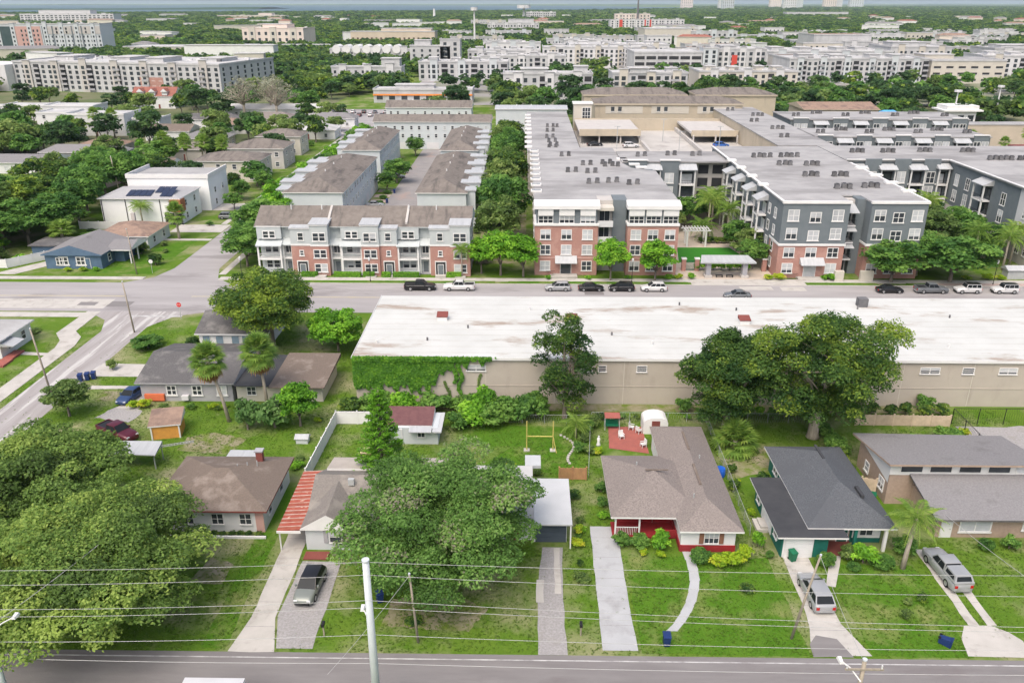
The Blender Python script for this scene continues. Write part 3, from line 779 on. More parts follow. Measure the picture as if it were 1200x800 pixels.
# white vinyl fence: depth run and cross run
def panel_fence(name, label, pts, hgt, m, step=2.4, cat='fence', post_m=None, planks=0, thick=.06):
    f = thing(name, label, cat, (*pts[0], 0))
    o = ORI[f.name]
    for (a, b) in zip(pts, pts[1:]):
        L = math.hypot(b[0] - a[0], b[1] - a[1]); n = max(1, round(L / step)); ang = math.atan2(b[1] - a[1], b[0] - a[0])
        key = (name, m.name, round(L / n, 3), hgt)
        if key not in WC:
            q = MB(); w = L / n
            if planks:
                for k in range(planks):
                    x = .06 + (w - .12) * k / planks
                    q.box(x, x + (w - .12) / planks - .012, -thick / 2 - .004 * (k % 2), thick / 2, .05, hgt + .03 * (k % 3 - 1))
                q.box(.05, w - .05, thick / 2 + .001, thick / 2 + .05, .4, .5); q.box(.05, w - .05, thick / 2 + .001, thick / 2 + .05, hgt - .5, hgt - .4)
            else:
                q.box(.06, w - .06, -thick / 2, thick / 2, .05, hgt); q.box(.06, w - .06, -thick * .8, thick * .8, hgt - .1, hgt + .02)
            p = MB(); p.box(-.07, .07, -.07, .07, 0, hgt + .12); p.box(-.09, .09, -.09, .09, hgt + .121, hgt + .16)
            WC[key] = (q.data('panel', [m]), p.data('post', [post_m or m]))
        for k in range(n + 1):
            x, y = a[0] + (b[0] - a[0]) * k / n, a[1] + (b[1] - a[1]) * k / n
            put('post', WC[key][1], f, (x - o[0], y - o[1], 0), ang)
            if k < n: put('panel', WC[key][0], f, (x - o[0], y - o[1], 0), ang)
    return f
panel_fence('vinyl_fence', 'white vinyl privacy fence running back from the cottage and round the yard', [(-23.9, 77.5), (-23.5, 91.2), (-15.5, 91.2)], 1.75, M_trim)
# maroon-roofed shed
h = thing('garden_shed', 'garden shed with maroon shingle roof in the fenced back yard', 'shed', (-13, 89, 0))
mb = MB(); mb.box(-16.2, -10.2, 86.3, 90.2, -.1, 2.2); mb.build('wall', M_wsiding, h)
rf = MB(); rf.prism([(-16.6, 86.6), (-10.9, 86.6), (-10.9, 90.6), (-16.6, 90.6)], 2.2, [2.35, 2.35, 2.9, 2.9], 1, 0); rf.build('roof', [M_rf_maroon, M_trim], h)
rf = MB(); rf.prism([(-13.6, 85.4), (-10.9, 85.4), (-10.9, 86.55), (-13.6, 86.55)], 2.0, [2.1, 2.1, 2.3, 2.3]); rf.build('lean_to_roof', M_metal, h)
rf = MB(); rf.box(-10.8, -9.7, 85.4, 90.4, 2.0, 2.15); rf.build('side_awning', M_whitemetal, h)
door(h, 'S', -15, 86.3, 0, .9, 1.95, M_wsiding); window(h, 'S', -12.2, 86.3, 1, .8, .8, 2, 1)
occ(-17, -9, 85, 91)

# --- flat white-roofed house half hidden behind the oak
h = thing('flat_roofed_house', 'low house with flat white roof and dark garage front half hidden by oak', 'house', (-2, 72, 0))
mb = MB(); mb.box(-7.6, 1.0, 67.5, 75.6, -.1, 2.7); mb.box(1.0, 4.3, 67.2, 73.6, -.1, 2.68); mb.build('wall', M_white, h)
rf = MB(); rf.prism([(-8.2, 66.8), (1.0, 66.8), (1.0, 76.2), (-8.2, 76.2)], 2.72, [2.9, 2.9, 3.2, 3.2], 0); rf.build('roof', M_rf_wflat, h)
rf = MB(); rf.prism([(1.05, 66.0), (4.75, 66.0), (4.75, 74.0), (1.05, 74.0)], 2.72, [2.86, 2.86, 3.0, 3.0], 0); rf.build('carport_roof', M_whitemetal, h)
rf = MB(); rf.box(.2, 1.9, 76.4, 78.6, 2.75, 3.1); rf.build('rear_roof', M_whitemetal, h)
garage_door(h, 'S', 2.75, 67.2, 0, 3.0, 2.4, mat('slate_blue_door', (0.07, 0.09, 0.115), None))
for x in (-6, -3.2): window(h, 'S', x, 67.5, .9, 1.4, 1.2, 2, 2)
door(h, 'S', -.9, 67.5, 0, .95, 2.05, M_maroon)
p = MB(); p.box(4.55, 4.68, 66.1, 66.23, 0, 2.72); p.build('post', M_trim, h)
occ(-9, 5, 65, 80)

# --- taupe shingle house with red porch
h = thing('shingle_roofed_house', 'white house with large taupe shingle roof and dark red front porch', 'house', (15, 74, 0))
mb = MB(); mb.box(9.4, 15.2, 70.4, 78.8, -.1, 2.5); mb.box(15.2, 20.4, 65.9, 85.6, -.1, 2.5); mb.build('wall', M_white, h)
rf = MB(); rf.hip(8.6, 18.2, 67.6, 79.4, 2.66, 4.45, 0, 1, axis='x', inset=5.2); rf.hip(14.9, 21.0, 65.3, 86.2, 2.7, 4.3, 0, 1, axis='y', inset=3.3)
rf = rf.build('roof', [M_rf_taupe, M_trim], h)
v = MB(); v.box(17.7, 17.95, 71, 75, 4.30, 4.36); v.build('ridge_vent', M_rf_brown, rf)
v = MB(); v.box(17.8, 18.05, 78, 82, 4.30, 4.36); v.build('ridge_vent', M_rf_brown, rf)
v = MB(); v.box(12.6, 15.0, 73.4, 73.6, 4.44, 4.5); v.build('ridge_vent', M_rf_brown, rf)
for (x, y) in ((12, 75.5), (18.9, 77), (16.9, 69.5)):
    v = MB(); v.tube([(x, y, 3.4), (x, y, 4.2)], .07, 6); v.build('vent_pipe', M_chain, rf)
b = MB(); b.box(8.9, 15.15, 67.9, 70.38, 0, .22); b.build('porch_floor', M_redpaint, h)
b = MB(); b.box(9.4, 15.1, 70.32, 70.40, .22, 1.1); b.build('porch_wainscot', M_redpaint, h)
b = MB(); b.box(15.16, 20.46, 65.82, 65.9, 0, .75); b.box(15.1, 15.19, 65.9, 70.3, 0, .75); b.build('red_base', M_redpaint, h)
for x in (9.05, 11.4):
    b = MB(); b.box(x, x + .16, 68.0, 68.16, .22, 2.5); b.build('porch_post', M_trim, h)
b = MB()
for i in range(12): b.box(9.3 + i * .17, 9.34 + i * .17, 68.05, 68.1, .3, 1.15)
b.box(9.2, 11.4, 68.04, 68.11, 1.15, 1.22); b.build('porch_rail', M_trim, h)
b = MB(); b.box(13.6, 15.15, 67.8, 68.0, 0.2, 1.0); b.build('porch_rail', M_redpaint, h)
window(h, 'S', 10.6, 70.4, 1.0, 1.3, 1.2, 2, 2); window(h, 'S', 14.2, 70.4, 1.0, .9, 1.2, 1, 2); door(h, 'S', 12.6, 70.4, .22, .95, 2.0, M_redpaint)
window(h, 'S', 18.1, 65.9, 1.0, 1.3, 1.15, 3, 2, blind=1)
for x in (17.15, 19.05):
    s_ = MB(); s_.box(x - .22, x + .22, 65.80, 65.88, .95, 2.2); s_.build('shutter', mat('brown_shutter', (0.22, 0.11, 0.07), None, scale=2), h)
for y in (70, 75, 81): window(h, 'E', 20.4, y, 1, 1.1, 1.1, 2, 2)
for y in (73, 77): window(h, 'W', 9.4, y, 1, 1.1, 1.1, 2, 2)
occ(8, 22, 64, 87)

# --- charcoal roof with teal walls
h = thing('teal_house', 'teal-walled house with charcoal hip roof and black flat garage roof', 'house', (30, 73, 0))
mb = MB(); mb.box(24.6, 29.0, 65.2, 74.6, -.1, 2.42); mb.box(27.8, 35.0, 67.6, 81.0, -.1, 2.5); mb.build('wall', M_teal, h)
mb = MB(); mb.box(24.75, 27.6, 65.12, 65.2, 0, 2.3); mb.box(24.52, 24.6, 68.4, 71.8, .2, 2.3); mb.box(32.2, 34.9, 67.52, 67.6, .6, 2.45); mb.build('white_wall_panel', M_white, h)
rf = MB(); rf.hip(27.2, 35.7, 66.0, 81.6, 2.72, 5.0, 0, 1, axis='y', inset=4.9); rf = rf.build('roof', [M_rf_dark, M_trim], h)
v = MB(); v.box(31.3, 31.55, 75.2, 78.0, 4.93, 5.03); v.box(33.2, 33.5, 69.2, 71.0, 3.9, 4.35); v.build('ridge_vent', M_rf_black, rf)
rf = MB(); rf.prism([(24.0, 64.6), (30.6, 64.6), (30.6, 66.4), (28.6, 66.4), (28.6, 75.2), (24.0, 75.2)], 2.45, 2.62, 1, 0); pass
rf.build('flat_roof', [M_rf_black, M_trim], h)
garage_door(h, 'S', 26.2, 65.12, 0, 2.5, 2.1, M_white)
b = MB(); b.box(29.0, 32.0, 65.4, 67.6, 0, .2); b.build('porch_floor', M_maroon, h)
b = MB(); b.box(29.1, 31.9, 67.5, 67.58, .2, 2.4); b.build('porch_back', M_brownwall, h)
door(h, 'S', 31.2, 67.5, .2, .95, 2.0, M_teal); window(h, 'S', 29.8, 67.5, 1.0, 1.0, 1.0, 2, 2)
for x in (29.1, 31.9, 34.8):
    b = MB(); b.box(x - .14, x + .14, 66.1, 66.38, 0, 2.5); b.build('porch_post', M_teal if x < 34 else M_trim, h)
window(h, 'S', 33.5, 67.52, .95, 1.2, 1.2, 2, 2)
for y in (67, 73): window(h, 'W', 24.52 if y == 73 else 24.6, y, 1, 1.0, 1.1, 1, 2)
window(h, 'W', 27.8, 78.5, 1, 1.4, 1.1, 2, 2)
st = MB(); st.box(23.4, 24.5, 69.0, 71.0, 0, .35); st.box(23.8, 24.5, 69.2, 70.8, .35, .6); st.build('side_step', M_conc, h)
occ(23, 36.5, 64, 83)

# --- split-level house with clerestory
h = thing('clerestory_house', 'brown brick split-level house with shed roof and a row of clerestory windows', 'house', (46, 74, 0))
mb = MB(); mb.prism([(38.2, 74.4), (53.4, 74.4), (53.4, 82.2), (38.2, 82.2)], -.1, [5.0, 5.0, 3.5, 3.5]); mb.box(40.8, 56.4, 68.6, 74.4, -.1, 2.4)
mb.build('wall', M_brownwall, h)
mb = MB(); mb.prism([(38.12, 74.32), (53.5, 74.32), (53.5, 74.4), (38.12, 74.4)], 3.6, 5.0)
mb.poly([(38.14, 82.2, 3.5), (38.14, 74.4, 5.0), (38.14, 74.4, 2.6)]); mb.build('white_upper_wall', M_trim, h)
rf = MB(); rf.prism([(37.6, 73.6), (54.0, 73.6), (54.0, 82.8), (43.8, 82.8), (43.6, 83.4), (37.6, 83.4)], 3.4, [5.25, 5.25, 3.7, 3.7, 3.6, 3.6], 1, 0)
# trim the underside: shed roof as a thin sloped slab
rf = MB()
T_ = [(37.6, 73.5, 5.3), (54.0, 73.5, 5.3), (54.0, 82.6, 3.75), (37.6, 83.2, 3.65)]
rf.poly(T_, 0); B_ = [(x, y, z - .22) for x, y, z in T_]
for i in range(4):
    j = (i + 1) % 4; rf.poly([B_[i], B_[j], T_[j], T_[i]], 1)
rf.poly(B_[::-1], 1); rf.build('upper_roof', [M_rf_grey, M_brownwall], h)
rf = MB(); T_ = [(40.2, 67.8, 2.55), (57.0, 67.8, 2.55), (57.0, 74.3, 3.75), (40.2, 74.3, 3.75)]; rf.poly(T_, 0); B_ = [(x, y, z - .2) for x, y, z in T_]
for i in range(4):
    j = (i + 1) % 4; rf.poly([B_[i], B_[j], T_[j], T_[i]], 1)
rf.poly(B_[::-1], 1); rf.build('lower_roof', [M_rf_grey, M_rf_dgrey], h)
for x in (40.3, 43.3, 46.3, 49.3, 52.0): window(h, 'S', x, 74.32, 3.98, 2.2 if x < 51 else 1.8, .7, 1, 1, sill=False)
window(h, 'S', 44.6, 68.6, .75, 2.9, 1.4, 2, 1, blind=1, fr=.12); window(h, 'S', 50.2, 68.6, 1.0, 1.8, 1.0, 1, 1, blind=1, fr=.12)
door(h, 'S', 41.8, 68.6, 0, .95, 2.05, M_trim); window(h, 'W', 38.2, 75.8, 1.1, 1.1, 1.2, 2, 2, fr=.12); window(h, 'W', 38.2, 79.6, .9, .9, 1.0, 1, 2, fr=.12)
occ(37, 58, 67, 84)

# ================================================================== WAREHOUSE
h = thing('warehouse', 'long beige warehouse with stained white flat roof beside the main street', 'warehouse', (30, 107, 0))
wx0, wx1, wy0, wy1, wz = -22.3, 128, 97.3, 121.2, 6.6
mb = MB(); mb.box(wx0 + .25, wx1, wy0, wy1 - .2, -.1, wz - .25); mb.build('wall', M_beige, h)
rf = MB(); rf.box(wx0, wx1 + .2, wy0 - .25, wy1, wz - .245, wz, 1, 0); rf = rf.build('roof', [M_rf_white, M_trim], h)
cp = MB(); cp.box(wx0, wx1, wy0 - .3, wy0 - .252, wz - .3, wz + .06); cp.box(wx0 - .06, wx0 - .002, wy0 - .3, wy1, wz - .3, wz + .08); cp.build('edge_flashing', M_trim, rf)
b = MB(); b.box(wx0 + .3, wx1, wy0 - .05, wy0 - .001, 2.55, 2.67); b.build('wall_conduit', M_beige, h)
for x in range(-14, 120, 9):
    b = MB(); b.box(x, x + .08, wy0 - .022, wy0 - .001, 0, wz - .3); b.build('wall_joint', M_cream, h)
for x, w in ((-12.4, 2.2), (-6.2, 2.4), (8.2, 1.3), (10.2, .9), (15.3, 1.2), (52.4, 2.4), (57.3, 1.4), (62.4, 2.2), (70, 2.2), (33, 1.4)):
    fm_ = window(h, 'S', x, wy0, 4.75, w, .75, 2 if w > 2 else 1, 3, fr=.09)
for x, y in ((-11.8, 111), (6.9, 110.4), (31.5, 110.2), (51.0, 117.6)):
    s_ = thing('roof_hatch', {-11.8: 'small maroon-lidded roof hatch nearest the ivy end of the warehouse', 6.9: 'small maroon-lidded roof hatch above the yellow goal yard', 31.5: 'red-lidded roof hatch left of the big trees on the warehouse', 51.0: 'dark grey ventilator on far edge of the warehouse roof'}[x], 'hatch' if x != 51 else 'ventilator', (x, y, wz))
    b = MB(); b.box(-.7, .7, -.6, .6, 0, .55); b.build('curb', M_trim if x != 51 else M_acgrey, s_, local=True)
    b = MB(); b.prism([(-.8, -.7), (.8, -.7), (.8, .7), (-.8, .7)], .56, [.68, .68, 1.0, 1.0]) if x != 51 else b.box(-.7, .7, -.6, .6, .56, 1.3); b.build('lid', M_maroon if x != 51 else M_acgrey, s_, local=True)
r_ = random.Random(4)
for i in range(16):
    x, y = -19 + i * 6.2 + r_.uniform(-1.5, 1.5), r_.uniform(100, 119)
    b = MB(); b.tube([(x, y, wz), (x, y, wz + .45)], .13, 7); b.build('vent_pipe', M_acgrey if i % 3 else M_trim, rf)
for i in range(11):
    y = 98.8 + i * 2.05
    b = MB(); b.box(wx0 + .3, wx1, y, y + .07, wz + .004, wz + .012); b.build('roof_seam', mat('roof_seam_tape', (0.47, 0.475, 0.46), (0.40, 0.37, 0.33), scale=.3), rf)
occ(-24, 130, 95, 123)

# ================================================================== TOWNHOUSES ACROSS THE MAIN STREET
def railing(parent, x0, x1, y, z, hgt=1.0, m=None, face='S', name='railing', step=.22):
    L = abs(x1 - x0)
    key = ('rail', round(L, 2), hgt, (m or M_trim).name, step)
    if key not in WC:
        r = MB(); n = max(2, int(L / step))
        for i in range(n + 1): r.box(-L / 2 + L * i / n - .02, -L / 2 + L * i / n + .02, -.02, .02, 0, hgt - .05)
        r.box(-L / 2, L / 2, -.035, .035, hgt - .05, hgt); r.box(-L / 2, L / 2, -.03, .03, .0, .06)
        WC[key] = r.data('railing', [m or M_trim])
    o = ORI[parent.name]
    if face in 'SN': return put(name, WC[key], parent, ((x0 + x1) / 2 - o[0], y - o[1], z - o[2]))
    return put(name, WC[key], parent, (y - o[0], (x0 + x1) / 2 - o[1], z - o[2]), PI / 2)

h = thing('brick_townhouse_row', 'row of three-storey townhouses with brick bays and white porches facing the main street', 'townhouses', (-31, 157, 0))
YF, ZE = 152.0, 9.3
bays = [(-51.5, -46.8, 'porch'), (-46.8, -44.8, 'recess'), (-44.8, -40.9, 'entry'), (-40.9, -37.5, 'tower'), (-37.5, -35.3, 'recess'), (-35.3, -31.2, 'porch'),
        (-31.2, -27.8, 'tower'), (-27.8, -24.4, 'entry'), (-24.4, -20.3, 'porch'), (-20.3, -18.1, 'recess'), (-18.1, -14.2, 'entry'), (-14.2, -10.4, 'tower')]
core = MB(); core.box(-51.3, -10.5, YF + 1.9, 163.6, -.1, ZE); core.build('wall', M_siding, h)
rf = MB(); rf.gable(-51.9, -10.1, YF + .9, 164.2, ZE + .1, 12.2, 0, 1, 'x'); rf = rf.build('roof', [M_rf_town, M_siding], h)
for x in (-45.6, -39.6, -22.6, -17.2):
    v = MB(); v.tube([(x, 157.5, 11.6), (x, 157.5, 12.6)], .12, 6); v.build('vent_pipe', M_trim, rf)
for x in (-38.0, -22.9):
    v = MB(); v.prism([(x, 153.6), (x + .45, 153.6), (x + .45, 158.4), (x, 158.4)], 9.3, [10.1, 10.1, 12.3, 12.3]); v.build('party_wall_cap', M_greige, rf)
for (a, b, k) in bays:
    if k in ('entry', 'tower'):
        yf = YF - (.5 if k == 'tower' else 0); top = 9.9 if k == 'tower' else 9.1
        q = MB(); q.box(a, b, yf, YF + 1.9, -.1, 5.9); q.build('brick_bay', M_brick, h)
        q = MB(); q.box(a, b, yf, YF + 1.9, 6.2, top); q.build('siding_bay', M_siding, h)
        q = MB(); q.box(a - .06, b + .06, yf - .08, YF + 1.88, 5.902, 6.198); q.build('belt_course', M_trim, h)
        q = MB(); q.box(a - .12, b + .12, yf - .16, YF + 1.87, top + .002, top + .25); q.build('cornice', M_trim, h)
        q = MB(); q.prism([(a - .2, yf - .25), (b + .2, yf - .25), (b + .2, YF + (4.2 if k == 'tower' else 2.6)), (a - .2, YF + (4.2 if k == 'tower' else 2.6))], top + .252, [top + .32, top + .32, top + .75, top + .75]); q.build('bay_roof', M_metal, h)
        c = (a + b) / 2
        if k == 'tower':
            for z in (.9, 3.7, 7.0):
                for dx in (-.62, .62): window(h, 'S', c + dx, yf, z, 1.0, 1.45, 1, 2, fr=.14)
        else:
            window(h, 'S', c, yf, 7.0, .95, 1.35, 1, 2, fr=.12); window(h, 'S', c, yf, 4.0, .6, .9, 1, 2, fr=.14)
            q = MB(); q.box(c - .95, c + .95, yf - .03, yf - .001, .1, 2.75); q.build('entry_shade_panel', M_opening_shade, h)  # flat dark panel on the brick, painting the shade of a deep entry
            q = MB(); q.box(c - 1.1, c - .95, yf - .10, yf - .002, 0, 2.75); q.box(c + .95, c + 1.1, yf - .10, yf - .002, 0, 2.75); q.box(c - 1.1, c + 1.1, yf - .10, yf - .002, 2.752, 2.95); q.build('entry_frame', M_trim, h)
            door(h, 'S', c, yf - .03, .1, 1.0, 2.1, M_slate)
        st = MB(); st.box(c - 1, c + 1, yf - 1.4, yf - .12, 0, .3); st.build('entry_step', M_conc, h)
    else:
        d = .0 if k == 'porch' else .8
        for z in (3.0,):
            q = MB(); q.box(a + .02, b - .02, YF + d, YF + 1.9, z, z + .28); q.build('porch_floor', M_trim, h)
        q = MB(); q.box(a + .02, b - .02, YF + d, YF + 1.9, -.1, .5 if k == 'porch' else .2); q.build('porch_base', M_wsiding if k == 'porch' else M_grey, h)
        q = MB(); q.prism([(a - .15, YF + d - .35), (b + .15, YF + d - .35), (b + .15, YF + 1.88), (a - .15, YF + 1.88)], 5.75, [5.95, 5.95, 6.9, 6.9]); q.build('porch_roof', M_siding, h)
        cols = (a + .17, b - .17)
        for x in cols:
            q = MB(); q.box(x - .15, x + .15, YF + d + .02, YF + d + .32, .2, 2.998); q.box(x - .15, x + .15, YF + d + .02, YF + d + .32, 3.282, 5.748); q.build('porch_column', M_trim, h)
        railing(h, a + .35, b - .35, YF + d + .15, 3.29, 1.0)
        if k == 'porch':
            railing(h, a + .35, b - .35, YF + d + .15, .5, .9)
            for z, zz in ((1.0, 1.4), (4.1, 1.4)):
                for dx in (-.7, .7): window(h, 'S', (a + b) / 2 + dx, YF + 1.9, z, 1.05, zz, 1, 2, fr=.1)
            q = MB(); q.box(a, b, YF + .95, YF + 1.88, 6.95, 9.25); q.build('upper_bay', M_siding, h)
            for dx in (-.62, .62): window(h, 'S', (a + b) / 2 + dx, YF + .95, 7.2, .95, 1.2, 1, 2, fr=.14)
        else:
            door(h, 'S', (a + b) / 2, YF + 1.9, .2, 1.0, 2.1, M_slate); window(h, 'S', (a + b) / 2, YF + 1.9, 3.9, 1.2, 1.6, 2, 1, fr=.1)
g_ = MB(); g_.prism([(-51.5, YF + .85), (-46.8, YF + .85), (-46.8, YF + 3.6), (-51.5, YF + 3.6)], 9.26, [9.5, 9.5, 10.4, 10.4], 1, 0); g_.build('front_dormer_roof', [M_rf_town, M_trim], h)
for y in (155.5, 159.5):
    for z in (1.1, 4.2, 7.2): window(h, 'E', -10.5, y, z, .9, 1.3, 1, 2)
occ(-53, -9, 150, 165)

def rear_row(label, x0, x1, y0, y1, face, hip=True, ze=9.0, zr=11.2, axis='y', garages=True, steps='W', nw=6, roofm=None, name='townhouse_row', group=None):
    t = thing(name, label, 'townhouses', ((x0 + x1) / 2, (y0 + y1) / 2, 0), group)
    q = MB(); q.box(x0 + .4, x1 - .4, y0 + .4, y1 - .4, -.1, ze - .15); q.build('wall', M_wsiding, t)
    r = MB()
    if hip: r.hip(x0, x1, y0, y1, ze, zr, 0, 1, axis=axis)
    else: r.gable(x0, x1, y0, y1, ze, zr, 0, 1, axis)
    r = r.build('roof', [roofm or M_rf_town, M_trim], t)
    for k in range(3):
        v = MB()
        yy = y0 + (y1 - y0) * (.3 + .2 * k); xx = (x0 + x1) / 2
        if axis == 'x': xx = x0 + (x1 - x0) * (.3 + .2 * k); yy = (y0 + y1) / 2
        v.tube([(xx, yy, zr - .2), (xx, yy, zr + .45)], .14, 6); v.build('vent_pipe', M_trim, r)
    L = (y1 - y0) if axis == 'y' else (x1 - x0)
    n = max(3, int(L / 6))
    if axis == 'y':
        xw, f = (x1 - .4, 'E') if face == 'E' else (x0 + .4, 'W')
        for i in range(n):
            yy = y0 + .4 + (L - .8) * (i + .5) / n
            for z in (4.1, 7.0):
                for d in (-1.4, 1.4): window(t, f, xw, yy + d, z, .8, 1.2, 1, 2, fr=.08)
            garage_door(t, f, xw, yy, 0, 3.6, 2.4, M_lgrey)
        # bays with metal caps on the other (entrance) side
        xo = x0 if face == 'E' else x1; sg = -1 if face == 'E' else 1
        for i in range(n):
            yy = y0 + 1 + (L - 2) * (i + .5) / n
            dd = 1.6 + .8 * (i % 2)
            q = MB(); a, b = sorted((xo - sg * 1.0, xo + sg * dd)); q.box(a, b, yy - 1.9, yy + 1.9, -.1, ze + (.5 if i % 2 else 0)); q.build('entrance_bay', M_wsiding, t)
            q = MB(); a, b = sorted((xo - sg * 3.0, xo + sg * (dd + .25))); q.box(a, b, yy - 2.1, yy + 2.1, ze + (.502 if i % 2 else .002), ze + (.8 if i % 2 else .3)); q.build('bay_roof', M_metal, t)
    else:
        for i in range(n):
            xx = x0 + .4 + (L - .8) * (i + .5) / n
            for z in (4.1, 6.9):
                for d in (-1.5, 1.3): window(t, 'S', xx + d, y0 + .4, z, .85, 1.25, 1, 2, fr=.08)
            garage_door(t, 'S', xx, y0 + .4, 0, 4.2, 2.4, M_lgrey)
    occ(x0 - 2, x1 + 2, y0, y1)
    return t
rear_row('white-sided townhouse row, nearest on the left side of the alley', -55.5, -41.3, 185, 232, 'E')
rear_row('white-sided townhouse row, farther on the left side of the alley', -54.0, -42.3, 243, 284, 'E')
rear_row('white-sided townhouse row, nearest on the right side of the alley', -25.0, -13.0, 185, 235, 'W')
rear_row('white-sided townhouse row, farther on the right side of the alley', -25.2, -13.6, 243, 286, 'W')
rear_row('white townhouse row with garages closing the far end of the alley', -54.6, -12.0, 300, 312, 'S', axis='x', hip=False, ze=9.6, zr=11.6)
rear_row('pale townhouse row with dark dormered roof behind the alley end', -57.0, -21.5, 343, 354, 'S', axis='x', hip=False, ze=9.6, zr=12.0)
rear_row('pale flat-topped townhouse block beside the long grey apartment roof', -11.5, 16, 318, 332, 'S', axis='x', hip=False, ze=12.0, zr=12.6, roofm=M_metal)
# alley planting strips and drives
for i in range(7):
    sheet('alley_driveway', rect(-41.2, -36.85, 188.5 + i * 6.5, 191.8 + i * 6.5), 0.04, M_pinkpave)

# ================================================================== BRICK AND GREY APARTMENT BLOCKS
def roof_units(label, group, spots, z):
    if 'ac' not in WC:
        a = MB(); a.box(-.42, .42, -.42, .42, .2, 1.0); a.box(-.5, .5, -.5, -.38, 0, .198); a.box(-.5, .5, .38, .5, 0, .198); a.box(-.47, .47, -.47, .47, .94, .99)
        f = MB(); f.tube([(0, 0, 1.0), (0, 0, 1.06)], .36, 10)
        WC['ac'] = (a.data('air_conditioner', [M_acgrey]), f.data('fan', [M_acfan]))
    for (x, y) in spots:
        o = put('air_conditioner', WC['ac'][0], None, (x, y, z)); tag(o, label, 'air conditioner', group)
        put('fan', WC['ac'][1], o)

def clusters(cs, dx=1.5):
    out = []
    for c in cs:
        x, y = c[0], c[1]; n = c[2] if len(c) > 2 else 2
        out += [(x + dx * k + (.3 if k % 2 else 0), y + (.5 if k % 2 else 0)) for k in range(n)]
    return out

h = thing('brick_apartment_block', 'red brick apartment block with white top storey and central balcony stack on the main street', 'apartments', (15, 170, 0))
BF = 152.8
NL, NR = 14.0, 19.6                       # balcony notch
mb = MB(); mb.box(2.0, NL, BF, 160, -.1, 9.8); mb.box(NR, 29.3, BF, 160, -.1, 9.8); mb.build('brick_wall', M_brick, h)
mb = MB(); mb.box(2.0, 29.3, 160.0, 190, -.1, 9.8); mb.box(2.0, 22.5, 190, 218, -.1, 9.8); mb.build('wall', M_greige, h)
for (a, b) in ((2.0, NL), (NR, 29.3)):
    q = MB(); q.box(a + .25, b - .25, BF + .25, 160, 10.2, 13.0); q.build('upper_wall', M_slate, h)
    q = MB(); q.box(a - .15, b + .15, BF - .2, 160, 9.802, 10.198); q.build('belt_course', M_trim, h)
    q = MB(); q.prism([(a - .25, BF - .35), (b + .25, BF - .35), (b + .25, BF + 2.4), (a - .25, BF + 2.4)], 13.002, [13.7, 13.7, 14.25, 14.25]); q.build('mansard_cap', M_trim, h)
    q = MB(); q.box(a - .02, b + .02, BF - .06, BF - .002, 3.35, 3.6); q.build('sill_band', M_pink, h)
    n = 3; w = (b - a) / n
    for i in range(n):
        c = a + w * (i + .5)
        for z in (1.0, 4.2, 7.2):
            if z == 1.0 and i == 1 and a < 5: continue
            window(h, 'S', c, BF, z, 1.75, 1.75, 2, 2, blind=.75, fr=.13)
        window(h, 'S', c, BF + .25, 10.3, 2.6, 1.25, 3, 2, blind=.4, fr=.12)
        q = MB(); q.box(c - 1.45, c + 1.45, BF - .12, BF + .24, 11.75, 12.998); q.build('dormer_awning', M_trim, h)
mb = MB(); mb.box(2.0, 29.3, 160, 190, 9.8, 13.6); mb.box(2.0, 22.5, 190, 218, 9.8, 13.6); mb.build('attic_wall', M_slate, h)
rf = MB(); rf.prism([(1.8, BF + 2.2), (14.2, BF + 2.2), (14.2, 159.6), (19.4, 159.6), (19.4, BF + 2.2), (29.5, BF + 2.2), (29.5, 186), (24.4, 190), (23.0, 196), (22.8, 218), (1.8, 218)], 13.61, 13.95); rf = rf.build('roof', M_rf_flat, h)
q = MB(); q.box(16.9, 19.55, BF + 2.6, 160, -.1, 14.2); q.build('slate_pier', M_slate, h)
q = MB(); q.box(NL + .02, 16.9, BF + 3.2, 160, -.1, 14.0); q.build('balcony_back_wall', M_greige, h)
for z in (3.2, 6.3, 9.4):
    q = MB(); q.box(NL + .05, 16.85, BF + .6, BF + 3.18, z, z + .3); q.box(NL + .05, 16.85, BF + .6, BF + .7, z + .3, z + 1.2); q.build('balcony', M_lgrey, h)
    window(h, 'S', 15.4, BF + 3.2, z + .45, 1.9, 2.1, 2, 1)
q = MB(); q.box(NL - .1, 16.88, BF + .3, BF + 3.15, 12.6, 13.2); q.build('balcony_canopy', M_cream, h)
door(h, 'S', 8.0, BF, .1, 2.0, 2.3, M_glass, handle=False)
q = MB(); q.prism([(5.9, BF - 1.6), (10.1, BF - 1.6), (10.1, BF - .01), (5.9, BF - .01)], 2.75, [2.85, 2.85, 3.9, 3.9]); q.build('entry_awning', M_metal, h)
q = MB(); q.box(5.6, 10.2, BF - 2.2, BF - .02, 0, .35); q.box(5.0, 5.6, BF - 2.2, BF - .02, 0, .2); q.build('entry_step', M_conc, h)
railing(h, 4.2, 5.9, BF - 1.2, .1, 1.1, M_black)
for i in range(9):                                          # stepped parapet caps along both roof edges
    q = MB(); y = 163 + i * 6.0; q.box(1.2, 3.4, y, y + 1.7, 13.96, 14.3); q.box(1.4, 3.2, y + .5, y + 1.2, 14.302, 14.34, 1); q.build('parapet_step', [M_trim, M_slate], h)
for i in range(4):
    q = MB(); y = 189 + i * 3.6; x = 25.6 - i * 1.1; q.box(x - .2, x + 2.2, y, y + 1.5, 13.96, 14.3); q.build('parapet_step', [M_trim], h)
for y in (165, 171, 177, 183):
    for z in (1.2, 4.3, 7.4, 10.4): window(h, 'E', 29.3, y, z, 1.5, 1.6, 2, 2, blind=.4, fr=.12)
for i in range(8):
    for z in (4.3, 7.4, 10.4): window(h, 'W', 2.0, 164 + i * 6.4, z, 1.4, 1.6, 2, 2, fr=.12)
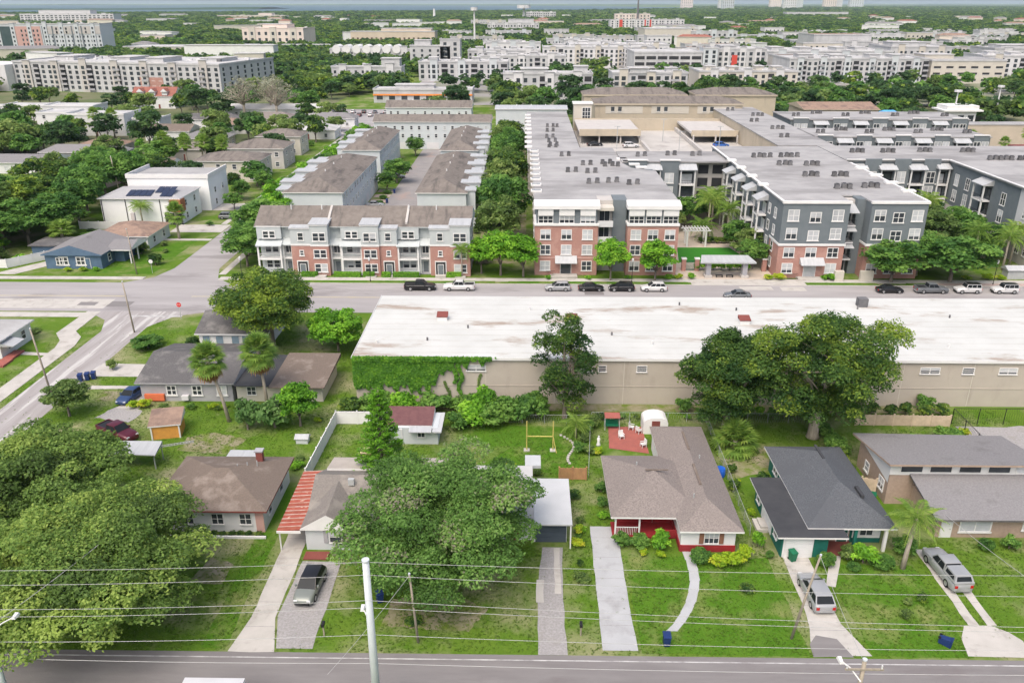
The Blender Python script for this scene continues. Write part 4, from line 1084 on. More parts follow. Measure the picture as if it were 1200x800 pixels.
roof_units('dark air conditioner on the grey roof of the brick apartment block', 'rooftop units of the brick block',
           clusters([(9.0, 205), (13.5, 193), (18.5, 191.5, 3), (9.6, 184.5), (13.9, 183.5), (13.4, 172), (17.6, 173), (21.7, 171), (18.2, 194.5)]), 13.96)
occ(0, 31, 150, 220)

h = thing('long_apartment_wing', 'long grey-roofed apartment wing behind the brick block along the tree belt', 'apartments', (7.5, 260, 0))
mb = MB(); mb.box(.8, 14.2, 218.2, 300, -.1, 12.8); mb.build('wall', M_greige, h)
rf = MB(); rf.box(.5, 14.6, 218.05, 300.5, 12.85, 13.15); rf.build('roof', M_rf_flat, h)
q = MB(); q.box(2.0, 12.6, 217.6, 218.0, 13.0, 13.9); q.build('roof_step_wall', M_slate, h)
for i in range(9):
    q = MB(); y = 222 + i * 8.4; q.box(-.1, 1.9, y, y + 1.8, 13.16, 13.55); q.build('parapet_step', M_trim, h)
for i in range(12):
    for z in (4.2, 7.2, 10.2): window(h, 'W', .8, 222 + i * 6.4, z, 1.4, 1.6, 2, 2, fr=.12)
roof_units('dark air conditioner on the long wing roof beside the tree belt', 'rooftop units of the long wing', clusters([(6.6, 232), (6.2, 240), (6.8, 225.5), (6.6, 252), (6.9, 262, 3), (6.4, 222)]), 13.16)
occ(-1, 16, 217, 302)

def balcony_stack(t, x, y0, zs, w=3.4, d=1.9, face='S', top=13.2, awn=True):
    """projecting open balconies between white posts under a sloping metal awning"""
    def B(mb, a0, a1, d0, d1, z0, z1, mi=0):
        if face == 'S': mb.box(x + a0, x + a1, y0 - d1, y0 - d0, z0, z1, mi)
        elif face == 'W': mb.box(y0 - d1, y0 - d0, x + a0, x + a1, z0, z1, mi)
        elif face == 'E': mb.box(y0 + d0, y0 + d1, x + a0, x + a1, z0, z1, mi)
    q = MB(); B(q, -w / 2 + .2, w / 2 - .2, .005, .05, zs[0], zs[-1] + 2.6); q.build('balcony_shade_panel', M_opening_shade, t)  # shade behind the balconies painted as a flat dark panel on the wall
    for z in zs:
        q = MB(); B(q, -w / 2, w / 2, 0.06, d, z - .28, z); q.build('balcony_floor', M_trim, t)
        q = MB()
        for k in range(9): B(q, -w / 2 + .2 + (w - .4) * k / 8 - .02, -w / 2 + .2 + (w - .4) * k / 8 + .02, d - .12, d - .08, z + .05, z + .95)
        B(q, -w / 2 + .15, w / 2 - .15, d - .14, d - .06, z + .95, z + 1.02); q.build('railing', M_black, t)
        q = MB(); B(q, -w / 2 + .5, w / 2 - .5, .06, .1, z + .05, z + 2.2); q.build('balcony_door', M_glass_l if RW.random() < .3 else M_glass, t)
    for sgn in (-1, 1):
        q = MB(); c = sgn * (w / 2 - .14); B(q, c - .14, c + .14, d - .3, d - .02, -.1, top - .6); q.build('balcony_post', M_trim, t)
    if awn:
        q = MB()
        if face == 'S': q.prism([(x - w / 2 - .3, y0 - d - .4), (x + w / 2 + .3, y0 - d - .4), (x + w / 2 + .3, y0 + .8), (x - w / 2 - .3, y0 + .8)], top - .6, [top - .45, top - .45, top + .9, top + .9])
        elif face == 'W': q.prism([(y0 - d - .4, x + w / 2 + .3), (y0 - d - .4, x - w / 2 - .3), (y0 + .8, x - w / 2 - .3), (y0 + .8, x + w / 2 + .3)], top - .6, [top - .45, top - .45, top + .9, top + .9])
        else: q.prism([(y0 + d + .4, x - w / 2 - .3), (y0 + d + .4, x + w / 2 + .3), (y0 - .8, x + w / 2 + .3), (y0 - .8, x - w / 2 - .3)], top - .6, [top - .45, top - .45, top + .9, top + .9])
        q.build('awning', M_metal, t)

h = thing('courtyard_wing', 'slate-sided rear wing of the courtyard with balconies, joining the two apartment blocks', 'apartments', (35, 201, 0))
mb = MB(); mb.box(23.2, 49.5, 196.2, 210, -.1, 5.2); mb.box(40.6, 49.5, 198.5, 210, 5.2, 14); mb.build('wall', M_greige, h)
mb = MB(); mb.box(23.2, 40.5, 196.0, 210, 5.2, 13.9); mb.build('slate_wall', M_slate, h)
rf = MB(); rf.box(22.9, 49.6, 195.9, 210.4, 14.01, 14.3); rf.build('roof', M_rf_flat, h)
for x in (30.2, 38.4): balcony_stack(h, x, 196.0, (3.0, 6.0, 9.2), 3.6, top=13.2)
for x in (26.6, 34.2):
    q = MB(); q.box(x - 2.2, x + 2.2, 195.3, 195.98, 4.8, 14.6); q.build('slate_bay', M_slate, h)
    for z in (6.2, 9.4): window(h, 'S', x, 195.3, z, 1.9, 2.2, 2, 2, blind=.8, fr=.12)
    q = MB(); q.box(x - 2.4, x + 2.4, 195.1, 196.0, 14.602, 14.85); q.build('bay_cap', M_trim, h)
for z in (1.5, 4.7, 7.9, 11):
    for x in (42.8, 46.2):
        q = MB(); q.box(x - 1.2, x + 1.2, 198.4, 198.49, z, z + 2.1); q.build('breezeway_shade_panel', M_opening_shade, h)  # no hole in the wall: breezeway shade painted as a dark slab
roof_units('dark air conditioner on the courtyard wing roof', 'rooftop units of the courtyard wing', clusters([(27.5, 203), (35, 204.5), (41.0, 204)]), 14.31)
occ(22, 50, 195, 211)

h = thing('grey_apartment_block', 'slate grey apartment block with brick base, white windows and a recessed balcony stack', 'apartments', (62, 175, 0))
GF = 151.6; NL, NR = 60.6, 64.6
for (a, b) in ((48.2, NL), (NR, 75.0)):
    q = MB(); q.box(a, b, GF, 158, -.1, 6.4); q.build('brick_base', M_brick, h)
    q = MB(); q.box(a, b, GF, 158, 6.8, 14.5); q.build('slate_wall', M_slate, h)
    q = MB(); q.box(a - .15, b + .15, GF - .18, 158, 6.402, 6.798); q.build('belt_course', M_trim, h)
    q = MB(); q.box(a - .2, b + .2, GF - .25, GF + .35, 14.502, 14.95); q.build('cornice', M_trim, h)
    w = (b - a) / 3
    for i in range(3):
        c = a + w * (i + .5)
        for z in (1.1, 4.2, 7.5, 11.0):
            if z == 1.1 and i == 1 and a < 50: continue
            up = .25 if (z > 7 and i != 1) else 0
            window(h, 'S', c, GF, z + up, 1.85, 1.95 if up else 1.75, 2, 2, blind=.85, fr=.13)
mb = MB(); mb.box(48.2, 75.0, 158.0, 215, -.1, 3.4); mb.build('wall', M_greige, h)
mb = MB(); mb.box(48.2, 75.0, 158.0, 215, 3.4, 14.5); mb.build('side_wall', M_slate, h)
rf = MB(); rf.prism([(48.0, GF + .36), (NL + .1, GF + .36), (NL + .1, 157.6), (NR - .1, 157.6), (NR - .1, GF + .36), (75.2, GF + .36), (75.2, 215.5), (48.0, 215.5)], 14.51, 14.8); rf.build('roof', M_rf_flat, h)
q = MB(); q.box(47.9, 48.4, GF + .4, 215, 14.81, 14.98); q.box(74.8, 75.3, GF + .4, 192, 14.81, 14.98); q.build('parapet_cap', M_trim, h)
q = MB(); q.box(63.0, NR, 154.6, 158, -.1, 14.7); q.build('slate_pier', M_slate, h)
q = MB(); q.box(NL, 63.0, 156.0, 158, -.1, 14.3); q.build('balcony_back_wall', M_greige, h)
for z in (3.3, 6.6, 9.9):
    q = MB(); q.box(NL + .05, 62.9, 153.6, 155.98, z - .3, z); q.build('balcony_floor', M_lgrey, h)
    railing(h, NL + .1, 62.9, 153.7, z, 1.0, M_black)
    window(h, 'S', 61.8, 156.0, z + .1, 1.7, 2.2, 2, 1)
for z in (5.6, 8.9, 12.4):
    q = MB(); q.prism([(NL + .02, 152.6), (62.95, 152.6), (62.95, 155.9), (NL + .02, 155.9)], z, [z + .1, z + .1, z + 1.2, z + 1.2]); q.build('awning', M_metal, h)
door(h, 'S', 61.8, 156.0, .1, 1.8, 2.3, M_glass, handle=False)
q = MB(); q.box(58.9, 60.6, 149.6, 150.4, 0, 2.0); q.box(63.8, 66.2, 149.6, 150.4, 0, 2.0); q.build('entry_wall', M_cream, h)
q = MB(); q.prism([(52.5, GF - 1.6), (57.0, GF - 1.6), (57.0, GF - .01), (52.5, GF - .01)], 2.9, [3.0, 3.0, 4.1, 4.1]); q.build('entry_awning', M_metal, h)
door(h, 'S', 54.6, GF, .3, 2.2, 2.4, M_glass_l, handle=False)
q = MB(); q.box(52.2, 57.0, GF - 2.0, GF - .02, 0, .35); q.box(51.8, 56.4, GF - 2.8, GF - 2.02, 0, .2); q.build('entry_step', M_conc, h)
railing(h, 50.2, 52.2, GF - 1.2, .1, 1.1, M_black)
for y in (163.5, 172.5, 182, 191):
    balcony_stack(h, y, 48.2, (3.4, 6.6, 9.9), 3.4, face='W', top=13.4)
    q = MB(); q.box(47.2, 49.2, y + 2.2, y + 3.6, 14.82, 15.25); q.build('parapet_step', M_trim, h)
for y in (156, 160, 168, 177, 187, 196):
    for z in (1.2, 4.3, 7.5, 10.8): window(h, 'W', 48.2, y, z, 1.2, 1.8, 1, 2, blind=.7, fr=.12)
for y in (160, 168, 176, 184):
    q = MB(); q.box(73.6, 76.2, y, y + 1.5, 14.82, 15.2); q.build('parapet_step', M_trim, h)
    for z in (1.2, 4.3, 7.5, 10.8): window(h, 'E', 75.0, y, z, 1.5, 1.8, 2, 2, blind=.7, fr=.12)
roof_units('dark air conditioner on the slate grey apartment block roof', 'rooftop units of the grey block',
           clusters([(54.6, 199, 4), (61.2, 199.5, 4), (57.8, 189, 3), (63.8, 188.5, 3), (59.6, 176, 3), (65.8, 176, 3), (62, 163.5, 3), (67.8, 164.5, 3)], 1.25), 14.81)
occ(47, 77, 149, 217)

h = thing('grey_east_wing', 'slate grey wing with white-posted balconies behind the palms right of the grey block', 'apartments', (100, 200, 0))
mb = MB(); mb.box(75.2, 100, 196.0, 216, -.1, 5.0); mb.box(100, 132, 158, 216, -.1, 5.0); mb.build('wall', M_greige, h)
mb = MB(); mb.box(75.2, 100, 196.0, 216, 5.0, 14.5); mb.box(100, 132, 166, 216, 5.0, 14.5); mb.build('slate_wall', M_slate, h)
mb = MB(); mb.box(100, 132, 158, 166, 5.0, 14.5); mb.build('panel_wall', M_lgrey, h)
mb = MB(); mb.box(103, 132, 153.5, 157.98, -.1, 9.6); mb.build('brick_wall', M_brick, h)
mb = MB(); mb.box(102.8, 132, 153.3, 157.98, 9.602, 10.0); mb.build('belt_course', M_trim, h)
mb = MB(); mb.box(103.3, 132, 153.9, 157.98, 10.002, 14.0); mb.build('upper_wall', M_lgrey, h)
rf = MB(); rf.prism([(75.4, 195.6), (99.5, 195.6), (99.5, 157.6), (102.7, 157.6), (102.7, 153.2), (132.5, 153.2), (132.5, 216.5), (75.4, 216.5)], 14.51, 14.85); rf.build('roof', M_rf_flat, h)
q = MB(); q.box(99.3, 99.8, 158, 195.4, 14.86, 15.05); q.box(75.6, 99.3, 195.4, 195.9, 14.86, 15.05); q.build('parapet_cap', M_trim, h)
for x in (78.4, 85.2, 92.2): balcony_stack(h, x, 196.0, (3.0, 6.2, 9.4), 3.5, top=13.4)
for x in (81.8, 88.7, 95.6):
    q = MB(); q.box(x - 1.9, x + 1.9, 195.3, 195.98, 4.6, 15.1); q.build('slate_bay', M_slate, h)
    for z in (6.2, 9.6): window(h, 'S', x, 195.3, z, 1.8, 2.5, 2, 2, blind=.75, fr=.13)
    window(h, 'S', x, 196.0, 1.4, 1.8, 2.2, 2, 2, blind=.75, fr=.13)
balcony_stack(h, 98.2, 196.0, (3.0, 6.2, 9.4), 2.6, top=13.6)
for y in (191.5, 186.5, 171.5):
    for z in (1.4, 6.2, 9.8): window(h, 'W', 100, y, z, 1.6, 2.4, 2, 2, blind=.7, fr=.13)
balcony_stack(h, 178.5, 100, (3.2, 6.4, 9.6), 4.4, face='W', top=13.4)
for y in (163, 160):
    for z in (2, 5.6, 9): window(h, 'W', 100, y, z, 1.3, 1.8, 2, 2, blind=.7, fr=.13)
for z in (1.2, 4.4, 7.2):
    for x in (105, 109, 113): window(h, 'S', x, 153.5, z, 1.6, 1.7, 2, 2, blind=.6, fr=.13)
    window(h, 'W', 103, 155.6, z, 1.4, 1.7, 2, 2, blind=.6, fr=.13)
roof_units('dark air conditioner on the grey east wing roof', 'rooftop units of the east wing', clusters([(80.5, 206, 3), (88, 206, 3), (97.5, 207, 3), (109, 196, 5), (116, 196, 5), (108, 207, 3), (111, 183, 3)], 1.25), 14.86)
occ(74, 134, 150, 218)

# rows behind: two more slate wings and their spine
def slate_row(label, x0, x1, y0, y1, z, nb, spec):
    t = thing('slate_apartment_row', label, 'apartments', ((x0 + x1) / 2, (y0 + y1) / 2, 0))
    q = MB(); q.box(x0, x1, y0, y1, -.1, z - .3); q.build('wall', M_slate, t)
    q = MB(); q.box(x0 - .3, x1 + .3, y0 - .3, y1 + .3, z - .29, z); q.build('roof', M_rf_flat, t)
    w = (x1 - x0) / nb
    for i in range(nb):
        c = x0 + w * (i + .5)
        if i % 2:
            balcony_stack(t, c, y0, (z - 7.5, z - 4.2), min(4.0, w * .7), top=z - .9)
        else:
            q = MB(); q.box(c - w * .38, c + w * .38, y0 - .6, y0 - .02, 4, z + .3); q.build('slate_bay', M_slate, t)
            q = MB(); q.box(c - w * .40, c + w * .40, y0 - .75, y0 + .1, z + .302, z + .55); q.build('bay_cap', M_trim, t)
            for d in (-1.1, 1.1): window(t, 'S', c + d, y0 - .6, z - 3.6, 1.7, 2.2, 2, 2, blind=.6, fr=.13)
    roof_units(spec[0], spec[1], clusters([(x0 + (x1 - x0) * (k + .4) / 7, y0 + (y1 - y0) * (.4 + .3 * (k % 2)), 2 + k % 2) for k in range(7)], 1.3), z + .01)
    occ(x0, x1, y0, y1)
    return t
slate_row('slate grey apartment row with metal awnings just behind the grey east wing', 80, 128, 232, 248, 14.9, 9, ('dark air conditioner on the middle slate row roof', 'rooftop units of the middle slate row'))
slate_row('slate grey apartment row, farthest back before the tan wall', 84, 140, 268, 288, 14.9, 9, ('dark air conditioner on the farthest slate row roof', 'rooftop units of the farthest slate row'))
h = thing('tan_spine_block', 'grey-roofed block with a plain tan side wall above the parking deck', 'apartments', (73, 255, 0))
q = MB(); q.box(65.6, 79.8, 216.6, 300, -.1, 14.6); q.build('wall', M_tan, h)
q = MB(); q.box(65.4, 80.0, 216.5, 300.4, 14.61, 14.9); q.build('roof', M_rf_flat, h)
roof_units('dark air conditioner on the spine block roof above the parking deck', 'rooftop units of the spine block', clusters([(70, 230), (72, 246, 3), (70, 262), (74, 276, 3), (69, 290)]), 14.91)
occ(65, 81, 216, 301)
# tan boundary wall with palms, right
h = thing('tan_boundary_wall', 'long tan wall behind the slate rows with a line of palms in front', 'wall', (200, 300, 0))
q = MB(); q.box(144, 330, 299.6, 300.2, -.1, 9.0); q.build('wall', M_tan, h)
q = MB(); q.box(141, 330, 299.4, 306, 9.002, 9.4); q.build('coping', M_rf_flat, h)
h = thing('white_annex', 'low white and maroon annex at the right edge behind the slate rows', 'annex', (150, 240, 0))
q = MB(); q.box(140, 150, 232, 244, -.1, 11); q.build('wall', M_maroon, h)
q = MB(); q.box(150.1, 162, 233, 246, -.1, 13); q.build('white_wall', M_white, h)
q = MB(); q.box(162.1, 190, 225, 246, -.1, 13.4); q.build('grey_wall', M_lgrey, h)
q = MB(); q.box(162, 190.4, 224.8, 246.4, 13.402, 13.7); q.build('roof', M_rf_flat, h)
for x in (166, 171, 176, 181, 186): window(h, 'S', x, 225, 9, 2.6, 1.6, 2, 1)
occ(139, 191, 224, 247)

# ================================================================== PARKING DECK AND TAN BUILDINGS
h = thing('parking_deck', 'concrete parking deck with ramps behind the courtyard wing', 'car park', (40, 245, 0))
q = MB(); q.box(16.5, 65.4, 212, 284, -.1, 9.0); q.build('deck', mat('deck_concrete', (0.46, 0.44, 0.41), (0.40, 0.385, 0.36), scale=0.12, rough=0.9, c3=(0.33, 0.31, 0.29), s3=0.15, lo3=.54, hi3=.66), h)
q = MB(); q.box(16.5, 35.2, 256, 284, 12.0, 12.6, 1); q.box(16.5, 35.2, 255.6, 255.99, 11.4, 13.4); q.build('upper_deck', [M_tan, M_greige], h)
q = MB(); q.box(51.0, 65.3, 258, 284, 11.6, 12.2, 1); q.box(51.0, 65.3, 257.6, 257.99, 11.0, 12.8); q.build('upper_deck', [M_tan, M_greige], h)
for x in (16.6, 22.5, 29, 34.8, 51.2, 58, 64.6):
    q = MB(); q.box(x, x + .4, 256.2, 256.8, 9, 12.0 if x < 40 else 11.6); q.build('column', M_greige, h)
q = MB(); q.box(17, 35, 270, 270.3, 9, 12); q.box(51.2, 65, 270, 270.3, 9, 11.6); q.build('shaded_back_wall', M_greige, h)
q = MB(); q.box(35.2, 36.0, 212, 284, 9.002, 10.2); q.build('ramp_wall', M_greige, h)
q = MB(); q.box(50.2, 51.0, 212, 284, 9.002, 10.2); q.build('ramp_wall', M_greige, h)
q = MB(); q.box(16.5, 65.4, 284.01, 284.5, 9, 13); q.build('rear_parapet', M_tan, h)
q = MB(); q.box(16.4, 65.4, 211.6, 211.98, 0, 10.2); q.build('front_parapet', M_greige, h)
for (x, y) in ((27, 246), (43, 262), (43.5, 236), (57, 246)):
    q = MB(); q.tube([(x, y, 9), (x, y, 15.5)], .1, 6); q.box(x - .9, x + .9, y - .12, y + .12, 15.5, 15.65); q.build('light_pole', M_chain, h)
occ(15, 66, 211, 286)
h = thing('stair_tower', 'pale stair tower with tall grid window at the corner of the parking deck', 'tower', (19.5, 292, 0))
q = MB(); q.box(16.4, 22.4, 286, 291, -.1, 17.4); q.build('wall', M_cream, h); q = MB(); q.box(16, 22.8, 285.6, 291.4, 17.402, 17.8); q.build('roof', M_trim, h)
window(h, 'S', 20.6, 286, 11, 2.6, 5.2, 3, 4, fr=.15)
def tan_block(label, x0, x1, y0, y1, ze, zr, arches=0):
    t = thing('tan_building', label, 'building', ((x0 + x1) / 2, (y0 + y1) / 2, 0))
    q = MB(); q.box(x0 + .4, x1 - .4, y0 + .4, y1 - .4, -.1, ze - .2); q.build('wall', M_tan, t)
    q = MB(); q.hip(x0, x1, y0, y1, ze, zr, 0, 1, axis='x', th=.6); q.build('roof', [M_rf_town, M_tan], t)
    for i in range(arches):
        c = x0 + 4 + i * 16
        q = MB(); q.box(c, c + 13, y0 + .3, y0 + .38, ze - 3.4, ze - .9); q.build('pale_panel', M_cream, t)
        farwin(t, 'S', c + 2.5, y0 + .3, ze - 2.6, 1.2, 1.5); farwin(t, 'S', c + 5, y0 + .3, ze - 2.6, 1.2, 1.5)
    occ(x0, x1, y0, y1)
tan_block('tan building with long brown hip roof directly behind the parking deck', 24, 76, 296, 312, 16.5, 18.4, 3)
tan_block('tan building with brown hip roof, farther left behind the stair tower', 22, 62, 326, 340, 16.5, 18.6)
tan_block('tan building with brown hip roof, farther right behind the parking deck', 65, 96, 326, 342, 16.5, 18.6)
h = thing('tan_hall', 'tan hall with low brown roof beside the blue canopies', 'building', (121, 338, 0))
q = MB(); q.box(107, 135, 326, 346, -.1, 11); q.build('wall', M_tan, h); q = MB(); q.gable(106.4, 135.6, 325.4, 346.6, 11.2, 13, 0, 1, 'x'); q.build('roof', [M_rf_tan, M_tan], h); occ(106, 136, 325, 347)

# garden shelter and pergola in the courtyard
h = thing('street_shelter', 'grey flat-roofed shelter on two thick posts in front of the courtyard lawn', 'shelter', (38.8, 153, 0))
q = MB(); q.prism([(33.6, 150.9), (44.2, 150.9), (43.4, 154.4), (34.4, 154.4)], 3.0, [3.3, 3.3, 3.7, 3.7]); q.build('roof', M_metal, h)
for x in (35.4, 42.4):
    q = MB(); q.box(x - .45, x + .45, 151.6, 152.8, 0, 3.0); q.build('post', M_grey, h)
    q = MB(); q.box(x - .7, x + .7, 151.2, 152.9, 0, .5); q.build('plinth', M_greige, h)
for x in (37.6, 39.6):
    q = thing('bench', 'small dark bench under the shelter, %s' % ('nearer its left post' if x < 38 else 'nearer its right post'), 'bench', (x, 151.8, 0))
    b = MB(); b.box(-.7, .7, -.22, .22, .4, .48); b.build('seat', M_black, q, local=True)
    for s_ in (-.55, .55):
        b = MB(); b.box(s_ - .04, s_ + .04, -.2, .2, 0, .4); b.build('leg', M_black, q, local=True)
for x in (31.4, 34.0, 47.2):
    h = thing('brick_gate_pier', {31.4: 'brick gate pier against the brick block, left of the shelter', 34.0: 'brick gate pier just left of the shelter', 47.2: 'brick gate pier beside the grey block, right of the shelter'}[x], 'pier', (x, 156, 0))
    q = MB(); q.box(-.4, .4, -.4, .4, 0, 2.4); q.build('shaft', M_brick, h, local=True); q = MB(); q.box(-.5, .5, -.5, .5, 2.402, 2.6); q.build('cap', M_trim, h, local=True)
h = thing('iron_gate', 'dark green iron gate between two brick piers left of the shelter', 'gate', (32.7, 156, 0))
for i in range(12):
    q = MB(); q.box(-.85 + i * .15, -.80 + i * .15, -.02, .02, .1, 2.0); q.build('bar', M_cloth_green, h, local=True)
for z in (.02, 2.0):
    q = MB(); q.box(-.9, .9, -.03, .03, z, z + .08); q.build('rail', M_cloth_green, h, local=True)
h = thing('pergola', 'white pergola with open beams at the back of the courtyard lawn', 'pergola', (37.2, 174.5, 0))
for x in (-2, 2):
    for y in (-1.2, 1.2):
        q = MB(); q.box(x - .18, x + .18, y - .18, y + .18, 0, 3.4); q.build('post', M_trim, h, local=True)
for k in range(9):
    q = MB(); q.box(-2.6 + k * .65 - .06, -2.6 + k * .65 + .06, -2, 2, 3.65, 3.85); q.build('beam', M_trim, h, local=True)
for y in (-1.2, 1.2):
    q = MB(); q.box(-3, 3, y - .1, y + .1, 3.4, 3.648); q.build('girder', M_trim, h, local=True)
h = thing('white_portico', 'tall white portico with paired columns beside the courtyard stairs', 'portico', (31.8, 185, 0))
for x in (-1.6, 1.6):
    q = MB(); q.box(x - .25, x + .25, -.25, .25, 0, 5.2); q.build('column', M_trim, h, local=True)
q = MB(); q.box(-2.1, 2.1, -1.4, 3, 5.2, 5.7); q.build('lintel', M_trim, h, local=True)

# ================================================================== HOUSES ON THE LEFT
def house(name, label, x0, x1, y0, y1, ze, zr, roofm, wallm, style='hip', axis=None, wins=3, group=None, storeys=1, porch=None, over=.5, doorm=None, chimney=None):
    t = thing(name, label, 'house', ((x0 + x1) / 2, (y0 + y1) / 2, 0), group)
    w = simple_shell(t, x0 + over, x1 - over, y0 + over, y1 - over, ze - .19, wallm)
    axis = axis or ('x' if x1 - x0 >= y1 - y0 else 'y')
    r = MB()
    if style == 'hip': r.hip(x0, x1, y0, y1, ze, zr, 0, 1, axis=axis)
    elif style == 'gable':
        r.gable(x0, x1, y0, y1, ze, zr, 0, 1, axis)
    else:
        r.box(x0, x1, y0, y1, ze - .18, ze, 1, 0); r.box(x0, x1, y0, y0 + .3, ze + .002, zr, 1); r.box(x0, x0 + .3, y0 + .31, y1, ze + .002, zr, 1); r.box(x1 - .3, x1, y0 + .31, y1, ze + .002, zr, 1)
    r = r.build('roof', [roofm, wallm if style == 'gable' else M_trim], t)
    if chimney:
        c = MB(); c.box(chimney[0] - .4, chimney[0] + .4, chimney[1] - .3, chimney[1] + .3, ze, zr + .7); c.build('chimney', M_greige, r)
    fs = y0 + over
    for s in range(storeys):
        z = .9 + s * 3.0
        for i in range(wins):
            xx = x0 + over + (x1 - x0 - 2 * over) * (i + .5) / wins
            if s == 0 and i == wins // 2:
                door(t, 'S', xx, fs, .05, 1.0, 2.05, doorm or M_maroon); continue
            window(t, 'S', xx, fs, z, 1.1, 1.3, 1, 2, fr=.12)
        f, xx = ('E', x1 - over)
        for i in range(2): window(t, f, xx, y0 + (y1 - y0) * (.3 + .4 * i), z, 1.0, 1.3, 1, 2, fr=.12)
    if porch:
        a, b, d = porch
        q = MB(); q.box(a, b, y0 - d, y0 + over - .02, 0, .25); q.build('porch_floor', M_conc, t)
        q = MB(); q.prism([(a - .3, y0 - d - .3), (b + .3, y0 - d - .3), (b + .3, y0 + over - .05), (a - .3, y0 + over - .05)], ze - .45, [ze - .35, ze - .35, ze - .02, ze - .02]); q.build('porch_roof', roofm, t)
        for xx in (a + .1, b - .1):
            q = MB(); q.box(xx - .1, xx + .1, y0 - d, y0 - d + .2, .25, ze - .46); q.build('porch_post', M_trim, t)
    occ(x0 - 1, x1 + 1, y0 - 1, y1 + 1)
    return t
h = house('blue_bungalow', 'slate blue bungalow with grey roof on the street corner', -95.6, -83.4, 154.8, 167.5, 3.0, 4.9, M_rf_grey, M_blue, 'gable', 'y', 2, doorm=M_blue)
for x in (-91.4, -88.0): window(h, 'S', x, 155.3, .95, 1.5, 1.35, 2, 2, fr=.2)
q = MB(); q.gable(-84.4, -79.4, 158.6, 166.6, 2.95, 4.1, 0, 1, 'x'); q.build('side_roof', [M_rf_grey, M_trim], h)
q = MB(); q.box(-83.8, -81.8, 160.6, 166, -.05, 2.76); q.build('side_wall', M_blue, h)
for y in (159.0, 162.4):
    q = MB(); q.box(-79.9, -79.7, y, y + .2, 0, 2.9); q.build('porch_post', M_trim, h)
q = MB(); q.box(-102.5, -95.7, 162.4, 169.4, 2.5, 2.7); q.build('wing_roof', M_rf_dgrey, h); q = MB(); q.box(-102, -95.2, 162.8, 169, -.05, 2.49); q.build('wing_wall', M_blue, h)
house('brown_roofed_house', 'white house with brown hip roof next to the slate blue bungalow', -92.0, -80.0, 168.6, 181, 3.0, 4.9, M_rf_tan, M_white, chimney=(-87.5, 179))
h = house('solar_house', 'white two-storey house with dark solar panels on its low grey roof', -101.0, -81.2, 190.2, 204, 6.3, 7.9, mat('pale_grey_shingle', (0.36, 0.36, 0.365), (0.31, 0.31, 0.315), scale=5, rough=.95), mat('bright_white_stucco', (0.78, 0.785, 0.79), (0.74, 0.745, 0.75), scale=.4), 'hip', 'x', 0, storeys=2)
for x in (-100.3, -94.6, -86.4):
    q = MB(); q.box(x, x + .14, 190.55, 190.69, 0, 6.1); q.build('downpipe', M_black, h)
for (x, y, z0, n) in ((-94.5, 191.4, 6.75, 4), (-90.4, 193.4, 7.2, 0), (-88.2, 193.2, 7.15, 3), (-86.4, 191.2, 6.7, 2)):
    for k in range(n):
        q = MB(); s = (7.9 - 6.3) / 6.9; w = 1.5
        q.poly([(x + k * w, y, z0), (x + k * w + w - .1, y, z0), (x + k * w + w - .1, y + 3.2, z0 + 3.2 * s), (x + k * w, y + 3.2, z0 + 3.2 * s)]); q.poly([(x + k * w, y, z0 - .1), (x + k * w + w - .1, y, z0 - .1), (x + k * w + w - .1, y, z0), (x + k * w, y, z0)]); q.build('solar_panel', M_solar, h)
q = MB(); q.box(-83.6, -81.0, 189.6, 192.4, 3.2, 6.1); q.build('timber_bay', mat('cedar_cladding', (0.32, 0.13, 0.06), None, scale=2), h)
q = MB(); q.box(-85.5, -81.4, 190.4, 190.68, 0, 2.7); q.build('garage_shade_panel', M_opening_shade, h)  # dark slab on the wall front, painting the shade of a garage mouth
house('white_parapet_house', 'tall white flat-roofed house with parapet behind the solar panel house', -100.5, -79.6, 205, 219, 8.3, 9.2, M_rf_flat, MATS['bright_white_stucco'], 'flat', None, 0, storeys=2, over=.2)
house('long_white_house', 'long low white house with grey roof at the left edge of the picture', -190, -146.5, 252, 266, 3.4, 5.0, M_rf_grey, M_white, 'gable', 'x', 8)
house('tan_roofed_cottage', 'small house with faded terracotta roof among trees behind the clay court', -156, -139, 282, 296, 3.4, 5.3, M_rf_tan, M_greige, 'hip', None, 3)
house('dormer_cottage', 'white cottage with dark brown gable roof and arched porch', -124, -105, 242, 254, 3.4, 5.8, M_rf_brown, M_white, 'gable', 'x', 3, porch=(-119, -112, 2.2))
house('two_storey_house', 'beige two-storey house with taupe hip roof, nearest of three in a line', -97.5, -77.5, 240, 254, 6.2, 8.0, M_rf_town, M_cream, 'hip', None, 4, storeys=2)
house('two_storey_house', 'beige two-storey house with taupe hip roof, middle of three in a line', -94, -76, 261, 275, 6.4, 8.6, M_rf_town, M_greige, 'hip', None, 4, storeys=2)
house('two_storey_house', 'cream two-storey house with taupe hip roof, farthest of three in a line', -93, -77, 286, 298, 6.4, 8.4, M_rf_town, M_cream, 'hip', None, 3, storeys=2)
house('white_modern_house', 'white cubic modern house with carport and palms in front', -182, -158, 330, 346, 8.0, 8.7, M_rf_wflat, M_white, 'flat', None, 3, storeys=2, over=.2)
house('white_flat_house', 'white flat-roofed house wing right of the cubic modern house', -157, -146, 334, 346, 6.0, 6.6, M_rf_wflat, M_white, 'flat', None, 2, over=.2)
